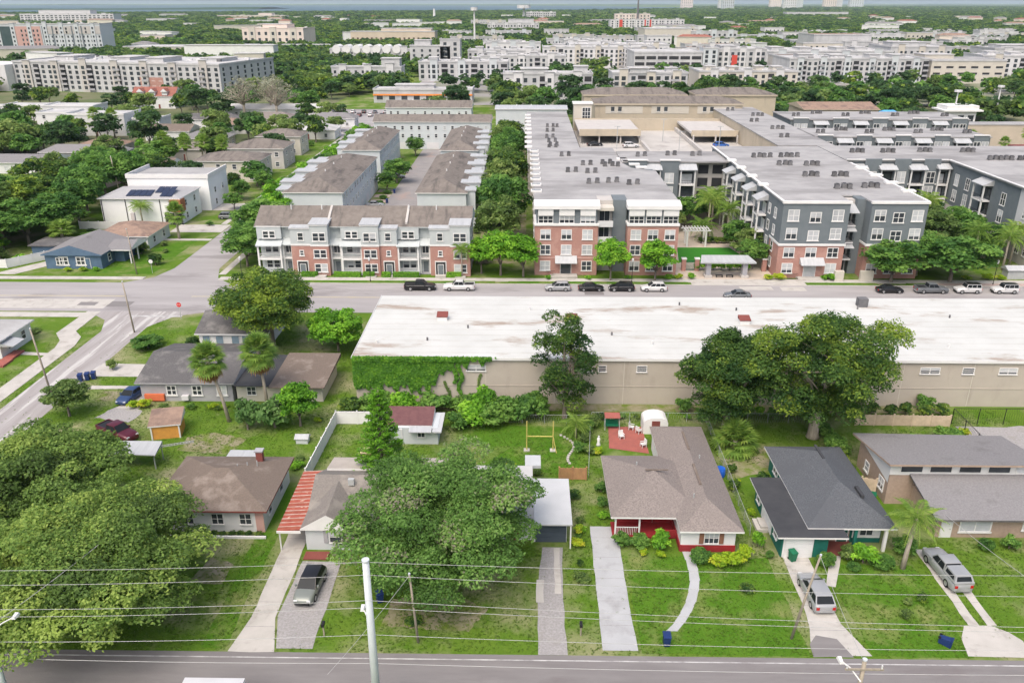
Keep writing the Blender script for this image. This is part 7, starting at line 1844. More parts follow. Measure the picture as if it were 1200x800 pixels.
big_tree('slender_tree', 'slender dark tree standing alone before the middle of the warehouse', 5.2, 93.2, 16, 4.6, 1.2, 15.6, 66, 250, .16, L_deep, .28, n_limb=14, fork=2.5, cut=-.8, clump_r=(.16, .30), flat=.85, lump=.4)
big_tree('corner_tree', 'broad dark tree over the small grey house by the main street', -38.6, 115.8, 17, 8.0, 2.2, 12.2, 130, 330, .2, L_deep, .5, n_limb=9, fork=3, clump_r=(.13, .25))
big_tree('young_tree', 'bright yellow-green tree at the left end of the warehouse', -28.2, 114.5, 18, 4.8, .8, 6.6, 80, 170, .22, L_bright, .2, n_limb=7, fork=1.2, clump_r=(.16, .28))
# --- shared kinds
K = {}
for i, (nm, lm) in enumerate((('mid', L_mid), ('deep', L_deep), ('bright', L_bright), ('olive', L_olive), ('oak', L_oak))):
    for v in range(2):
        K[nm + str(v)] = tree_kind(40 + i * 7 + v, 4.6, 2.0 - .3 * v, 9.0 + .6 * v, 70, 95, .30, lm, .24, n_limb=6, fork=2.3, clump_r=(.18, .30))
for i, lm in enumerate((L_far, L_mid, L_deep, L_olive)):
    K['far%d' % i] = tree_kind(80 + i, 4.8, 1.4, 9.2, 34, 42, .62, lm, .25, n_limb=4, fork=2.2, clump_r=(.22, .38))
K['bare'] = tree_kind(95, 7.5, 3.5, 14, 60, 22, .35, L_bare, .5, M_palebark, n_limb=24, fork=5, clump_r=(.12, .22))
for i, lm in enumerate((L_mid, L_bright, L_deep, L_yellow, L_flower, L_olive)):
    K['bush%d' % i] = tree_kind(100 + i, 1.0, .0, 1.35, 22, 60, .13, lm, .06, n_limb=3, fork=.3, clump_r=(.26, .42), shell=.5)
K['clip'] = tree_kind(111, 1.0, .0, 1.3, 40, 70, .09, L_mid, .06, n_limb=2, fork=.2, clump_r=(.2, .3), lump=.05)

# --- palms
def fan_frond(seed, L=1.5):
    r = np.random.default_rng(seed); q = []; t = []
    pet = np.array([[0, 0, 0], [L * .55, 0, .12]])
    q.append([[0, -.025, 0], [L * .55, -.02, .12], [L * .55, .02, .12], [0, .025, 0]]); t.append(.75)
    for k in range(15):
        a = rad(-105 + 15 * k); ln = L * .62 * (1 - .25 * abs(a) / rad(105)) * r.uniform(.85, 1.1)
        d = np.array([math.cos(a), math.sin(a), .12]); c = pet[1]; w = np.array([-d[1], d[0], 0]) * .075
        tip = c + d * ln + np.array([0, 0, -.28 * ln]); m = c + d * ln * .55
        q.append([c, m - w, tip, m + w]); t.append(r.uniform(.3, .8))
    return np.array(q, float), np.array(t)
def pinnate_frond(seed, L=2.8, droop=.9):
    r = np.random.default_rng(seed); q = []; t = []
    n = 20; prev = None
    for k in range(n + 1):
        u = k / n; p = np.array([L * u * (1 - .18 * u), 0, L * (.42 * u - droop * u * u)])
        if prev is not None:
            q.append([prev + [0, -.025, 0], p + [0, -.02, 0], p + [0, .02, 0], prev + [0, .025, 0]]); t.append(.7)
            ll = L * .26 * math.sin(PI * min(1, .12 + u * .88)) + .08
            for s in (-1, 1):
                b = p; d = np.array([.45, s * 1.0, -.55 + r.uniform(-.2, .2)]); d /= np.linalg.norm(d)
                e = b + d * ll; q.append([b, b + d * ll * .5 + [.05, 0, .02], e, b + d * ll * .5 - [.05, 0, 0]]); t.append(r.uniform(.3, .85))
        prev = p
    return np.array(q, float), np.array(t)
def xform(q, rz, ry, off):
    c, s = math.cos(ry), math.sin(ry); M1 = np.array([[c, 0, s], [0, 1, 0], [-s, 0, c]])
    c, s = math.cos(rz), math.sin(rz); M2 = np.array([[c, -s, 0], [s, c, 0], [0, 0, 1]])
    return q @ M1.T @ M2.T + np.array(off)
def palm_parts(kind, seed, n):
    r = random.Random(seed); out = []
    for i in range(n):
        if kind == 'fan':
            u = i / n; out.append((i * 2.4 + r.uniform(-.2, .2), rad(-80 + 118 * u + r.uniform(-8, 8)), (0, 0, -.35 * u)))
        else:
            u = i / n; out.append((i * 2.4 + r.uniform(-.15, .15), rad(-62 + 82 * u + r.uniform(-6, 6)), (0, 0, -.2 * u)))
    return out
FAN = [cards('frond', *fan_frond(i), [L_palm]) for i in range(2)]; DEAD = cards('dead_frond', *fan_frond(5), [L_dead])
PIN = [cards('frond', *pinnate_frond(i + 9), [L_palm]) for i in range(2)]
def near_palm(kind, label, x, y, hh, s, n, lean=(0, 0), tr=.2, dead=0):
    t = thing('palm_tree', label, 'palm', (x, y, 0))
    q = MB(); q.tube([(0, 0, -.2), (lean[0] * .3, lean[1] * .3, hh * .4), (lean[0] * .75, lean[1] * .75, hh * .8), (lean[0], lean[1], hh)], [tr * 1.3, tr, tr * .95, tr * 1.05], 9); q.build('trunk', M_palebark, t, smooth=True, local=True)
    for i, (rz, ry, off) in enumerate(palm_parts(kind, int(x * 7), n)):
        me = (FAN if kind == 'fan' else PIN)[i % 2]
        o = put('frond', me, t, (lean[0], lean[1], hh + off[2] * s), scale=(s, s, s)); o.rotation_euler = (0, ry, rz)
    for i in range(dead):
        o = put('dead_frond', DEAD, t, (lean[0], lean[1], hh - .35 * s), scale=(s * .95,) * 3); o.rotation_euler = (0, rad(48 + (i * 37) % 42), i * 2.4)
    return t
def palm_kind(kind, seed, hh, n, s=1.0, tr=.18, dead=0):
    Q, T = [], []
    for i, (rz, ry, off) in enumerate(palm_parts(kind, seed, n)):
        q, t = fan_frond(i % 3) if kind == 'fan' else pinnate_frond(i % 3 + 9)
        Q.append(xform(q * s, rz, ry, (0, 0, hh + off[2] * s))); T.append(t)
    for i in range(dead):
        q, t = fan_frond(3); Q.append(xform(q * s * .7, i * 2.4, rad(80), (0, 0, hh - .4))); T.append(t * .5)
    mb = MB(); mb.tube([(0, 0, -.2), (.05, 0, hh * .5), (0, 0, hh)], [tr * 1.3, tr, tr], 7)
    return dict(crown=cards('crown', np.concatenate(Q), np.concatenate(T), [L_palm]), trunk=mb.data('trunk', [M_palebark], smooth=True))
near_palm('fan', 'tall fan palm leaning beside the grey gabled house, left of two', -37.2, 91.6, 8.3, 1.55, 46, (-1.9, .6), .2, 22)
near_palm('fan', 'tall fan palm before the annex roof, right of two', -33.4, 95.4, 8.0, 1.65, 50, (-.5, .3), .2, 16)
near_palm('fan', 'low bushy fan palm behind the taupe roofed house', 25.0, 85.4, 1.3, 1.9, 40, (0, 0), .25, 2)
near_palm('pin', 'feather palm on the front lawn between the teal and clerestory houses', 35.6, 63.6, 5.2, 1.0, 22, (.6, .5), .2, 0)
K['sabal'] = palm_kind('fan', 3, 7.0, 36, 1.35, .2, 8); K['sabal_low'] = palm_kind('fan', 4, 4.2, 34, 1.3, .2); K['queen'] = palm_kind('pin', 5, 6.5, 24, 1.25, .18); K['queen_low'] = palm_kind('pin', 6, 2.6, 24, 1.2, .18)

# --- araucaria-like pine with tiers of level branches
def tier_pine():
    r = np.random.default_rng(3); P, N, T = [], [], []; mb = MB(); mb.tube([(0, 0, -.2), (0, 0, 6), (.1, 0, 12.4)], [.24, .15, .04], 8)
    z = 1.6
    while z < 12.2:
        L = 3.7 * (1 - z / 13.2) + .35
        for k in range(6):
            a = k * PI / 3 + z * 1.3 + r.uniform(-.2, .2); d = np.array([math.cos(a), math.sin(a), -.06])
            e = d * L; mb.tube([(0, 0, z), (e[0] * .6, e[1] * .6, z - .05), (e[0], e[1], z + .12 * L)], [.06, .04, .015], 4, cap=False)
            m = int(62 * L); u = r.uniform(.15, 1, m) ** .8
            w = np.array([-d[1], d[0], 0]) * (r.normal(0, .16, m) * (1.2 - .6 * u) * L ** .5)[:, None]
            p = d * (u * L)[:, None] + w + np.c_[np.zeros(m), np.zeros(m), z + .12 * L * u ** 3 + r.normal(0, .07, m)]
            P.append(p); N.append(np.c_[r.normal(0, .5, m), r.normal(0, .5, m), np.ones(m)]); T.append(r.normal(.5, .15, m))
        z += .72 - .02 * z
    P = np.concatenate(P)
    return dict(crown=leaf_data('crown', P, np.concatenate(N), .19 * r.uniform(.6, 1.3, len(P)), np.concatenate(T), [L_bright], .3, 4), trunk=mb.data('trunk', [M_bark], smooth=True))
plant(tier_pine(), -15.0, 75.6, 'tall narrow pine with level tiers of branches behind the cottage', None, 'tier_pine', 'tree', 1.0)

# --- ivy on the warehouse wall
def ivy():
    r = np.random.default_rng(8); n = 30000
    x = r.uniform(-22.2, -3.6, n); z = r.uniform(0, 6.75, n)
    low = np.interp(x, [-22.3, -16, -12.8, -11.6, -10.4, -9.4, -8.2, -7.0, -5.4, -3.6], [2.6, 2.5, 2.3, 3.2, 4.8, 5.6, 5.7, 6.1, 6.3, 6.55]) + .35 * np.sin(x * 2.7) + .3 * np.sin(x * 6.1) + r.normal(0, .12, n)
    keep = z > low
    for cx in (-20.2, -16.4, -13.6, -9.0, -8.3): keep |= (abs(x - cx - .25 * np.sin(z * 2)) < .10 + .12 * r.random(n)) & (z > 1.4 + .9 * math.sin(cx * 3) ** 2)
    keep &= ~((abs(x + 9.2) < .35) & (z < 3)); x, z = x[keep], z[keep]; m = len(x)
    P = np.c_[x, 97.3 - .12 - .28 * r.random(m) ** 1.5 - (z > 6.2) * .16, z]
    return leaf_data('ivy', P, np.c_[r.normal(0, .4, m), -np.ones(m), r.uniform(-.1, .9, m)], .2 * r.uniform(.6, 1.3, m), .5 + .14 * np.sin(x * 1.7) * np.cos(z * 1.9) + r.normal(0, .14, m), [L_ivy], .7, 3)
o = put('ivy', ivy()); tag(o, 'thick ivy hanging over the left end of the warehouse wall', 'ivy')
# a small vine branching up the wall
for i, (x0, hgt, l) in enumerate(((-5.6, 4.3, 'thin vine climbing to the warehouse window right of the ivy'), (-10.0, 3.2, 'thin vine on the bare warehouse wall nearest the ivy'))):
    r = np.random.default_rng(i); m = 160; z = r.uniform(1.0, hgt, m); P = np.c_[x0 + .3 * np.sin(z * 1.5) + r.normal(0, .08, m), np.full(m, 97.2), z]
    tag(put('wall_vine', leaf_data('wall_vine', P, np.c_[r.normal(0, .4, m), -np.ones(m), r.uniform(0, .8, m)], np.full(m, .14), r.normal(.5, .2, m), [L_olive], .7, 2)), l, 'vine')

# --- named shrubs on the near lots
def bush(kind, x, y, s, sz, label, group=None, nm='shrub'): return plant(K[kind], x, y, label, group, nm, 'shrub' if nm == 'shrub' else 'hedge', s, sz)
bush('bush4', -34.2, 89.6, 2.3, 3.0, 'pink-flowering shrub, left of the pair below the annex'); bush('bush4', -31.0, 90.2, 2.6, 3.1, 'pink-flowering shrub, right of the pair below the annex')
plant(K['bright0'], -27.9, 90.6, 'leafy green small tree right of the pink-flowering shrubs', None, 'small_tree', 'tree', .62, .66)
plant(K['olive0'], -58.2, 92.8, 'small crooked tree beside the side street near the blue sedan', None, 'small_tree', 'tree', .68, .55)
bush('clip', -57.6, 115.2, 2.7, 1.5, 'rounded clipped hedge on the lawn by the side street'); bush('bush2', -50.4, 115.0, 1.3, 1.6, 'dark round bush beside the small grey house'); bush('clip', -45.6, 112.9, 1.5, .9, 'low clipped bush before the small grey house')
bush('bush5', -59.4, 107.2, .9, 1.2, 'little spiky bush at the short driveway'); bush('bush0', -81, 105, 1.7, 1.1, 'low bush on the lawn below the awning house')
bush('bush0', -83.6, 116.5, 1.4, 1, 'low bush beside the awning house wall'); bush('bush5', -79.2, 121.4, 1.6, .5, 'low patchy ground plant on the corner lawn')
for i, (x, y, s, sz, k) in enumerate(((-15.5, 94.6, 2.2, 2.2, 1), (-11.5, 94.8, 2.3, 1.7, 0), (-18.9, 95.0, 2.2, 2.0, 0), (-7.6, 95.6, 2.2, 1.3, 0), (-22.2, 94.4, 1.8, 1.8, 2))):
    bush('bush%d' % k, x, y, s, sz, 'overgrown bush below the ivy, %s from the left' % ['third', 'fourth', 'second', 'fifth', 'first'][i], 'bushes below the ivy')
for i, (x, y, s, sz) in enumerate(((-6.4, 91.6, 2.6, 2.2), (-3.4, 92.0, 2.7, 2.4), (-.4, 92.6, 2.4, 2.5), (-5.0, 93.6, 2.2, 3.2), (1.6, 93.6, 2.0, 2.5), (-8.2, 90.4, 1.7, 1.7))):
    bush('bush1' if i % 3 == 0 else 'bush0', x, y, s, sz, 'big leafy bush in the thicket between the shed and the goal lawn', 'bushes between shed and goal')
for i, (x, y, s) in enumerate(((7.8, 89.5, 1.1), (7.4, 87.0, .9), (6.6, 84.8, .9), (8.6, 91.0, 1.2))): bush('bush5' if i % 2 else 'bush0', x, y, s, s * 1.1, 'garden bush in the palm bed right of the goal', 'bushes of the palm bed')
plant(K['queen_low'], 6.4, 88.2, 'small feather palm in the bed right of the goal', None, 'palm_tree', 'palm', .7)
bush('bush3', 8.8, 84.2, .7, .7, 'small yellow-green bush near the white statue')
for i, (x, y, s, k) in enumerate(((9.0, 76.2, .8, 0), (9.0, 73.6, .75, 0), (8.9, 71.2, .7, 1))): bush('bush%d' % k, x - .6, y, s, s, 'bush against the left wall of the taupe roofed house', 'bushes along the left wall')
for i, (x, y, s, sz, k, l) in enumerate(((9.6, 66.6, .95, 1.2, 'clip', 'rounded bush at the left of the red porch'), (11.4, 66.4, 1.0, 1.1, 'bush0', 'leafy bush in the middle of the red porch bed'), (13.4, 66.4, 1.25, 1.5, 'bush1', 'bright bush right before the red porch'), (11.6, 65.2, .5, .5, 'bush3', 'yellow-flecked low plant in the porch bed'), (13.2, 65.0, .55, .5, 'bush3', 'yellow-flecked low plant right in the porch bed'),
        (16.8, 64.4, 1.2, .95, 'clip', 'clipped hedge under the shuttered window'), (18.4, 63.6, .9, .9, 'bush3', 'yellow-green bush below the shuttered window'), (19.8, 63.8, 1.1, 1.1, 'bush3', 'yellow-green bush at the right end of the window bed'), (21.0, 64.8, 1.0, 1.1, 'bush3', 'yellow-green bush at the house corner'), (20.2, 60.0, .8, .6, 'bush2', 'low dark plant on the lawn before the window bed'),
        (22.9, 66.8, .75, 1.3, 'bush1', 'tall bright bush left of the white garage'), (23.6, 65.0, .5, .6, 'clip', 'small round bush left of the white garage'), (28.5, 63.9, 1.0, 1.1, 'clip', 'olive clipped box bush between the drive and the porch walk'), (32.2, 64.4, 1.5, 1.5, 'bush1', 'bright round bush before the teal porch'), (30.9, 64.9, .9, 1.2, 'bush5', 'spiky bush left of the bright round one'), (33.8, 63.9, 1.3, .8, 'clip', 'low hedge right of the bright round bush'), (31.0, 63.4, .8, .5, 'clip', 'low hedge before the porch walk'),
        (36.8, 66.0, 1.2, 1.2, 'bush0', 'leafy bush beside the feather palm'), (34.0, 58.6, .5, .5, 'bush5', 'little spiky plant in the right lawn'), (33.0, 56.8, .6, .7, 'bush5', 'pale spiky plant in the right lawn'), (35.3, 59.0, .6, .7, 'bush2', 'little dark bush in the right lawn'), (44.9, 66.6, .9, .9, 'clip', 'round clipped bush before the wide window'), (47.2, 66.8, .9, 1.0, 'bush0', 'leafy bush right of the wide window'), (49.6, 66.6, .9, .9, 'clip', 'round bush at the right edge before the brown house'), (46.4, 60.2, 1.0, .9, 'bush2', 'dark bush on the lawn at the right edge'),
        (23.6, 72.0, .5, .6, 'bush3', 'small yellowish bush by the teal side wall'), (22.9, 77.0, .8, .9, 'bush2', 'dark bush by the chain link fence'), (26.6, 78.6, .9, .9, 'bush2', 'dark bush behind the black flat roof'), (35.9, 82.0, 1.4, 2.0, 'bush2', 'dark overgrown bush between the two right houses'), (36.6, 84.6, 1.4, 1.8, 'bush0', 'overgrown bush behind the teal house'), (47.0, 86.2, 1.8, 1.3, 'bush1', 'bright bush behind the clerestory house'), (49.8, 86.0, 1.8, 1.2, 'bush1', 'bright bush behind the clerestory house, right one'),
        (51.6, 88.2, 1.6, 1.1, 'bush0', 'bush at the corner of the gravel lot'), (52.0, 96.3, 1.2, 1.6, 'bush0', 'small bush against the warehouse wall right of the big trees'), (20.6, 95.4, 1.2, 1.4, 'bush0', 'small bush against the warehouse left of the big trees'), (-16.6, 66.0, .7, .8, 'bush0', 'small bush at the cottage step'), (5.6, 68.5, .6, .8, 'bush3', 'yellowish bush beside the dark garage front'), (5.4, 63.4, .4, .6, 'bush2', 'small dark plant in the strip lawn'), (-9.2, 55.6, .9, .35, 'bush2', 'low dark plant below the middle oak'))):
    bush(k, x, y, s, sz, l)
for i in range(12): bush('bush2', -36 + i * .88, 67.75, .45, .4, 'low hedge plant before the brown-roofed bungalow wall', 'hedge before the bungalow')
for i in range(8): plant(K['far2'], 38 + i * 2.2, 94.0 + .6 * (i % 2), 'overgrown bush on the fence behind the clerestory house', 'bushes along the rear right fence', 'shrub', 'shrub', .22, .2)
for i in range(10): bush('bush1' if i % 2 else 'bush0', 22.8 + i * 1.5, 93.6 + .4 * (i % 3), .9, 1.0, 'low bush along the rear chain link fence under the big trees', 'bushes under the big trees')
for i in range(5): bush('bush0', 37.4 - .15 * i, 84.5 + i * 1.4, .8, 1.1, 'bush in the hedge between two right back yards', 'hedge between the right yards')

# --- townhouse and apartment frontage
for i, (a, b) in enumerate(((-42.9, -40.0), (-36.6, -31.6), (-31.0, -29.0), (-27.4, -25.8), (-25.2, -20.4), (-14.9, -12.2))):
    t = thing('clipped_hedge', 'clipped hedge before the townhouses, %s from the left' % ['first', 'second', 'third', 'fourth', 'fifth', 'sixth'][i], 'hedge', ((a + b) / 2, 150.9, 0), 'hedges before the townhouses')
    r = np.random.default_rng(i); m = int(420 * (b - a)); w = (b - a) / 2
    f = r.integers(0, 3, m); x = r.uniform(-w, w, m); y = r.uniform(-.45, .45, m); z = r.uniform(.1, .95, m)
    y = np.where(f == 1, -.45, y); z = np.where(f != 1, np.where(f == 0, .95, z), z); x = np.where(f == 2, np.sign(x) * w, x)
    P = np.c_[x, y, z] + r.normal(0, .05, (m, 3)); q = leaf_data('foliage', P, np.c_[r.normal(0, .5, m) + (f == 2) * np.sign(x), r.normal(0, .4, m) - (f == 1), r.random(m) + (f == 0)], .12 * r.uniform(.7, 1.3, m), r.normal(.5, .15, m), [L_bright], .6, i)
    put('foliage', q, t); q = MB(); q.box(-w + .1, w - .1, -.38, .38, 0, .85); q.build('stems', M_bark, t, local=True)
for i, (x, y, k, s, sz) in enumerate(((-8.4, 153.5, 'bright0', .75, .85), (-4.6, 152.4, 'bright1', .95, 1.0), (-.2, 151.6, 'bright0', .95, 1.0))): plant(K[k], x, y, 'bright green street tree left of the brick block, %s' % ['leftmost', 'middle', 'nearest the bricks'][i], 'bright street trees', 'street_tree', 'tree', s, sz * .92)
plant(K['bright1'], 16.4, 149.4, 'bright green street tree before the balcony stack of the brick block', None, 'street_tree', 'tree', .78, .86); plant(K['bright0'], 24.8, 149.0, 'bright green street tree before the right half of the brick block', None, 'street_tree', 'tree', .88, .9)
plant(K['mid1'], 69.4, 149.2, 'round green street tree before the right half of the grey block', None, 'street_tree', 'tree', 1.35, .86); plant(K['mid0'], 80.6, 149.4, 'big green street tree above the white jeeps', None, 'street_tree', 'tree', 1.6, .98); plant(K['mid1'], 76.0, 153.5, 'green street tree behind the dark grey pickup', None, 'street_tree', 'tree', 1.1, .95)
plant(K['queen'], -12.0, 150.8, 'small feather palm at the right end of the townhouse row', None, 'palm_tree', 'palm', .62, .85)
for i, (x, y, s) in enumerate(((4.6, 149.9, .8), (12.2, 149.9, .8), (27.6, 150.2, 1.0), (29.6, 150.6, .9), (32, 150.9, 1.0), (46.6, 150.2, 1.0), (48.6, 150.2, 1.2), (58.4, 150.3, 1.2), (57.2, 150.3, .9), (19.8, 150.2, .8))): bush('bush3' if i in (3, 5, 6) else 'bush1', x, y, s, s * .9, 'low bright plant in the beds before the apartment entrances', 'bed plants before the apartments')
for i in range(7): bush('bush1', 34.2 + i * 1.6, 156.4, 1.1, 1.4, 'hedge plant behind the street shelter', 'hedge behind the shelter')
for i in range(8): bush('bush2', 39 + i * 1.1, 176.2, 1.0, 1.2, 'hedge plant at the back of the courtyard lawn', 'hedge behind the courtyard lawn')
for i, (x, y, k, s, l) in enumerate(((41.5, 182, 'queen', 1.3, 'tall feather palm in the courtyard, leftmost'), (44.8, 178, 'queen', 1.1, 'feather palm in the courtyard beside the grey block'), (43.5, 188, 'queen', 1.25, 'feather palm deeper in the courtyard'), (39.5, 179, 'queen_low', 1.2, 'low feather palm behind the courtyard lawn'))): plant(K[k], x, y, l, None, 'palm_tree', 'palm', s)
for i, (x, y, k, s) in enumerate(((45.2, 170, 'mid0', .85), (45.6, 163, 'olive1', .8), (45.3, 157.5, 'mid1', .7), (38, 191, 'mid0', .9), (44, 193, 'mid1', .9), (34.5, 186, 'olive0', .6))): plant(K[k], x, y, 'dark courtyard tree between the brick and grey blocks', 'courtyard trees', 'tree', 'tree', s, s * .9)
for i, (x, y, k, s) in enumerate(((80, 160, 'olive0', 1.0), (86, 168, 'olive1', 1.15), (92, 172, 'mid0', 1.2), (88, 180, 'olive0', 1.1), (95, 165, 'mid1', .95), (82, 172, 'mid0', 1.0), (97, 178, 'deep0', .95), (84, 190, 'deep1', .9), (93, 188, 'mid1', .9))): plant(K[k], x, y, 'leafy tree in the garden right of the grey block', 'trees right of the grey block', 'tree', 'tree', s, s * .85)
for i, (x, y, k, s) in enumerate(((90, 160, 'queen', 1.1), (94.5, 157, 'queen', 1.05), (98, 161, 'queen', 1.1), (79.5, 185, 'queen', 1.1), (86, 188, 'queen', 1.2), (101.5, 150.8, 'queen_low', 1.0), (91, 184, 'queen', 1.2))): plant(K[k], x, y, 'feather palm in the garden right of the grey block', 'feather palms right of the grey block', 'palm_tree', 'palm', s)
for i, (x, s) in enumerate(((88.5, 1.2), (91, 1.0), (84.5, .9))): bush('bush3', x, 150.9, s, s * .8, 'yellow-green bush behind the white jeeps', 'yellow bushes behind the jeeps')
t = thing('metal_hut', 'small pale metal hut under the feather palms behind the jeeps', 'hut', (95, 152.4, 0)); q = MB(); q.box(-2.6, 2.6, -1, 1, 0, 1.8); q.build('wall', M_metal, t, local=True); q = MB(); q.gable(-2.9, 2.9, -1.3, 1.3, 1.85, 2.5, 0, 0, 'x', th=.1); q.build('roof', M_metal, t, local=True)
for i in range(10): plant(K[['olive0', 'mid1', 'mid0', 'olive1', 'deep0'][i % 5]], -5.6 + 1.6 * math.sin(i * 2.1), 166 + i * 13.4, 'tree in the belt right of the townhouses, %s' % ('nearer half' if i < 5 else 'farther half'), 'tree belt %s half' % ('nearer' if i < 5 else 'farther'), 'tree', 'tree', 1.2 + .12 * (i % 3), 1.3 + .1 * ((i + 1) % 3))
for i in range(8): plant(K['queen_low' if i % 2 else 'mid0'], -8.4 + (i % 3), 160 + i * 9, 'undergrowth beside the right townhouse row', 'undergrowth of the tree belt', 'shrub', 'shrub', .45)
plant(K['mid0'], -37.6, 240.5, 'round tree among the alley drives, nearer', None, 'tree', 'tree', .95, .8); plant(K['mid1'], -37.8, 286, 'round tree at the far end of the alley', None, 'tree', 'tree', .8, .7); plant(K['mid1'], -38.6, 228.5, 'tree on the alley drives before the round one', None, 'tree', 'tree', .7, .6)
for i in range(6): bush('bush0', -26.6, 239 + i * 5, 1.5, 2.0, 'bush along the right side of the alley', 'alley bushes')
for i in range(6): bush('clip', -38.2, 193.2 + i * 6.5, 1.3, .8, 'clipped hedge between the alley drives', 'alley hedges')

# --- left side trees
def trees(lst, label, group, name='tree'):
    for (x, y, k, s, sz) in lst: plant(K[k], x, y, label, group, name, 'tree', s, sz)
trees([(-108, 172, 'mid0', 1.5, 1.15), (-118, 168, 'deep0', 1.6, 1.2), (-104, 178, 'mid1', 1.4, 1.1), (-114, 182, 'deep1', 1.7, 1.3), (-126, 176, 'oak0', 1.6, 1.25), (-128, 190, 'mid0', 1.6, 1.3), (-118, 194, 'deep0', 1.5, 1.25), (-136, 184, 'deep1', 1.6, 1.2), (-106, 190, 'mid1', 1.3, 1.2), (-112, 160, 'mid1', 1.2, .9), (-122, 160, 'deep0', 1.3, .95), (-133, 168, 'mid0', 1.5, 1.1), (-138, 192, 'oak1', 1.6, 1.0), (-146, 184, 'deep0', 1.6, 1.0), (-144, 174, 'mid1', 1.6, 1.2), (-122, 204, 'deep1', 1.5, 1.35), (-110, 202, 'mid1', 1.4, 1.3), (-116, 176, 'oak0', 1.6, 1.4), (-124, 184, 'mid1', 1.6, 1.5)], 'big tree in the dark mass left of the slate blue bungalow', 'tree mass at the left edge')
trees([(-112, 216, 'mid0', 1.5, 1.35), (-118, 224, 'mid1', 1.45, 1.3), (-109, 226, 'bright0', 1.2, 1.2), (-124, 238, 'olive0', 1.3, 1.3), (-104, 232, 'deep0', 1.2, 1.1), (-132, 262, 'olive1', 1.2, 1.1), (-116, 262, 'mid0', 1.2, 1.0), (-107, 219, 'mid1', 1.4, 1.35), (-120, 232, 'mid0', 1.4, 1.3), (-128, 224, 'olive1', 1.3, 1.2), (-113, 240, 'mid0', 1.2, 1.1)], 'tree in the group left of the tall white parapet house', 'trees by the parapet house')
trees([(-58.6, 176, 'mid0', 1.3, 1.05), (-57.8, 187, 'bright0', 1.05, .95), (-59.0, 200, 'bright1', 1.2, 1.0), (-58.6, 212, 'mid0', 1.1, .95), (-58.2, 226, 'bright0', 1.1, 1.0), (-58.4, 242, 'mid1', 1.0, .9), (-58.6, 256, 'bright1', 1.0, .9), (-58.4, 272, 'mid0', 1.0, .9), (-57.6, 165, 'mid1', .9, .8), (-58.8, 290, 'mid1', 1.0, .9), (-58.6, 306, 'bright0', 1.0, .9)], 'street tree along the right side of the side street', 'side street trees')
plant(K['mid0'], -55.6, 157.5, 'round tree at the left end of the brick townhouse row', None, 'tree', 'tree', 1.1, .9)
plant(K['bright1'], -44.0, 128.4, 'bright tree crown beside the main street behind the small grey house', None, 'tree', 'tree', .9, .7)
trees([(-74.2, 206, 'mid0', .55, .5), (-76, 217, 'mid1', .6, .6), (-74, 230, 'mid0', .6, .6), (-80, 224, 'deep0', .45, .7)], 'small garden tree before the tall white parapet house', 'garden trees of the white houses')
plant(K['sabal_low'], -77.5, 178, 'fan palm on the lawn before the brown-roofed house', None, 'palm_tree', 'palm', 1.25, 1.4); plant(K['queen'], -90.4, 189.0, 'feather palm against the white solar house wall', None, 'palm_tree', 'palm', .95, .75); plant(K['sabal_low'], -99.6, 170.6, 'bushy fan palm between the tree mass and the brown roof', None, 'palm_tree', 'palm', 1.5, 1.0)
for i, (x, y, s, k) in enumerate(((-81, 166, 1.3, 'bush2'), (-78.6, 172, 1.0, 'bush5'), (-76.0, 167, .8, 'bush5'), (-90, 153.6, .8, 'bush3'), (-87, 153.8, .8, 'bush3'), (-84.6, 154, .8, 'bush1'), (-103, 160, 1.6, 'bush1'))): bush(k, x, y, s, s * .8, 'garden bush beside the slate blue bungalow', 'bushes around the blue bungalow')
for i, (x, y) in enumerate(((-113, 262), (-108.5, 264), (-104, 266), (-101, 261), (-98, 268), (-117, 268), (-96, 262), (-106, 258))): plant(K['sabal'], x, y, 'tall fan palm in the clump behind the dormer cottage', 'fan palm clump', 'palm_tree', 'palm', 1.15 + .1 * (i % 3), 1.1 + .12 * (i % 2))
plant(K['sabal'], -168, 326, 'fan palm before the cubic modern house, left', None, 'palm_tree', 'palm', 1.3); plant(K['sabal'], -160, 324, 'fan palm before the cubic modern house, right', None, 'palm_tree', 'palm', 1.3)
for (x, y) in ((-128, 384), (-118, 392), (-112, 380)): plant(K['bare'], x, y, 'thin grey half-bare tree before the white apartments', 'half-bare grey trees', 'bare_tree', 'tree', 1.3)
for i, (x, y, s) in enumerate(((170, 285, 1.0), (148, 280, .9), (160, 281, .7), (176, 283, .8), (186, 280, 1.1), (196, 281, 1.2), (203, 283, 1.2), (210, 281, 1.2), (218, 283, 1.2), (226, 280, 1.2), (142, 284, .9))): plant(K['sabal'], x, y, 'fan palm in the line before the tan wall', 'palms before the tan wall', 'palm_tree', 'palm', s * 1.4, s * 1.25)
plant(K['queen'], 74, 224, 'feather palm top showing between the slate rows', None, 'palm_tree', 'palm', 1.6, 1.5)
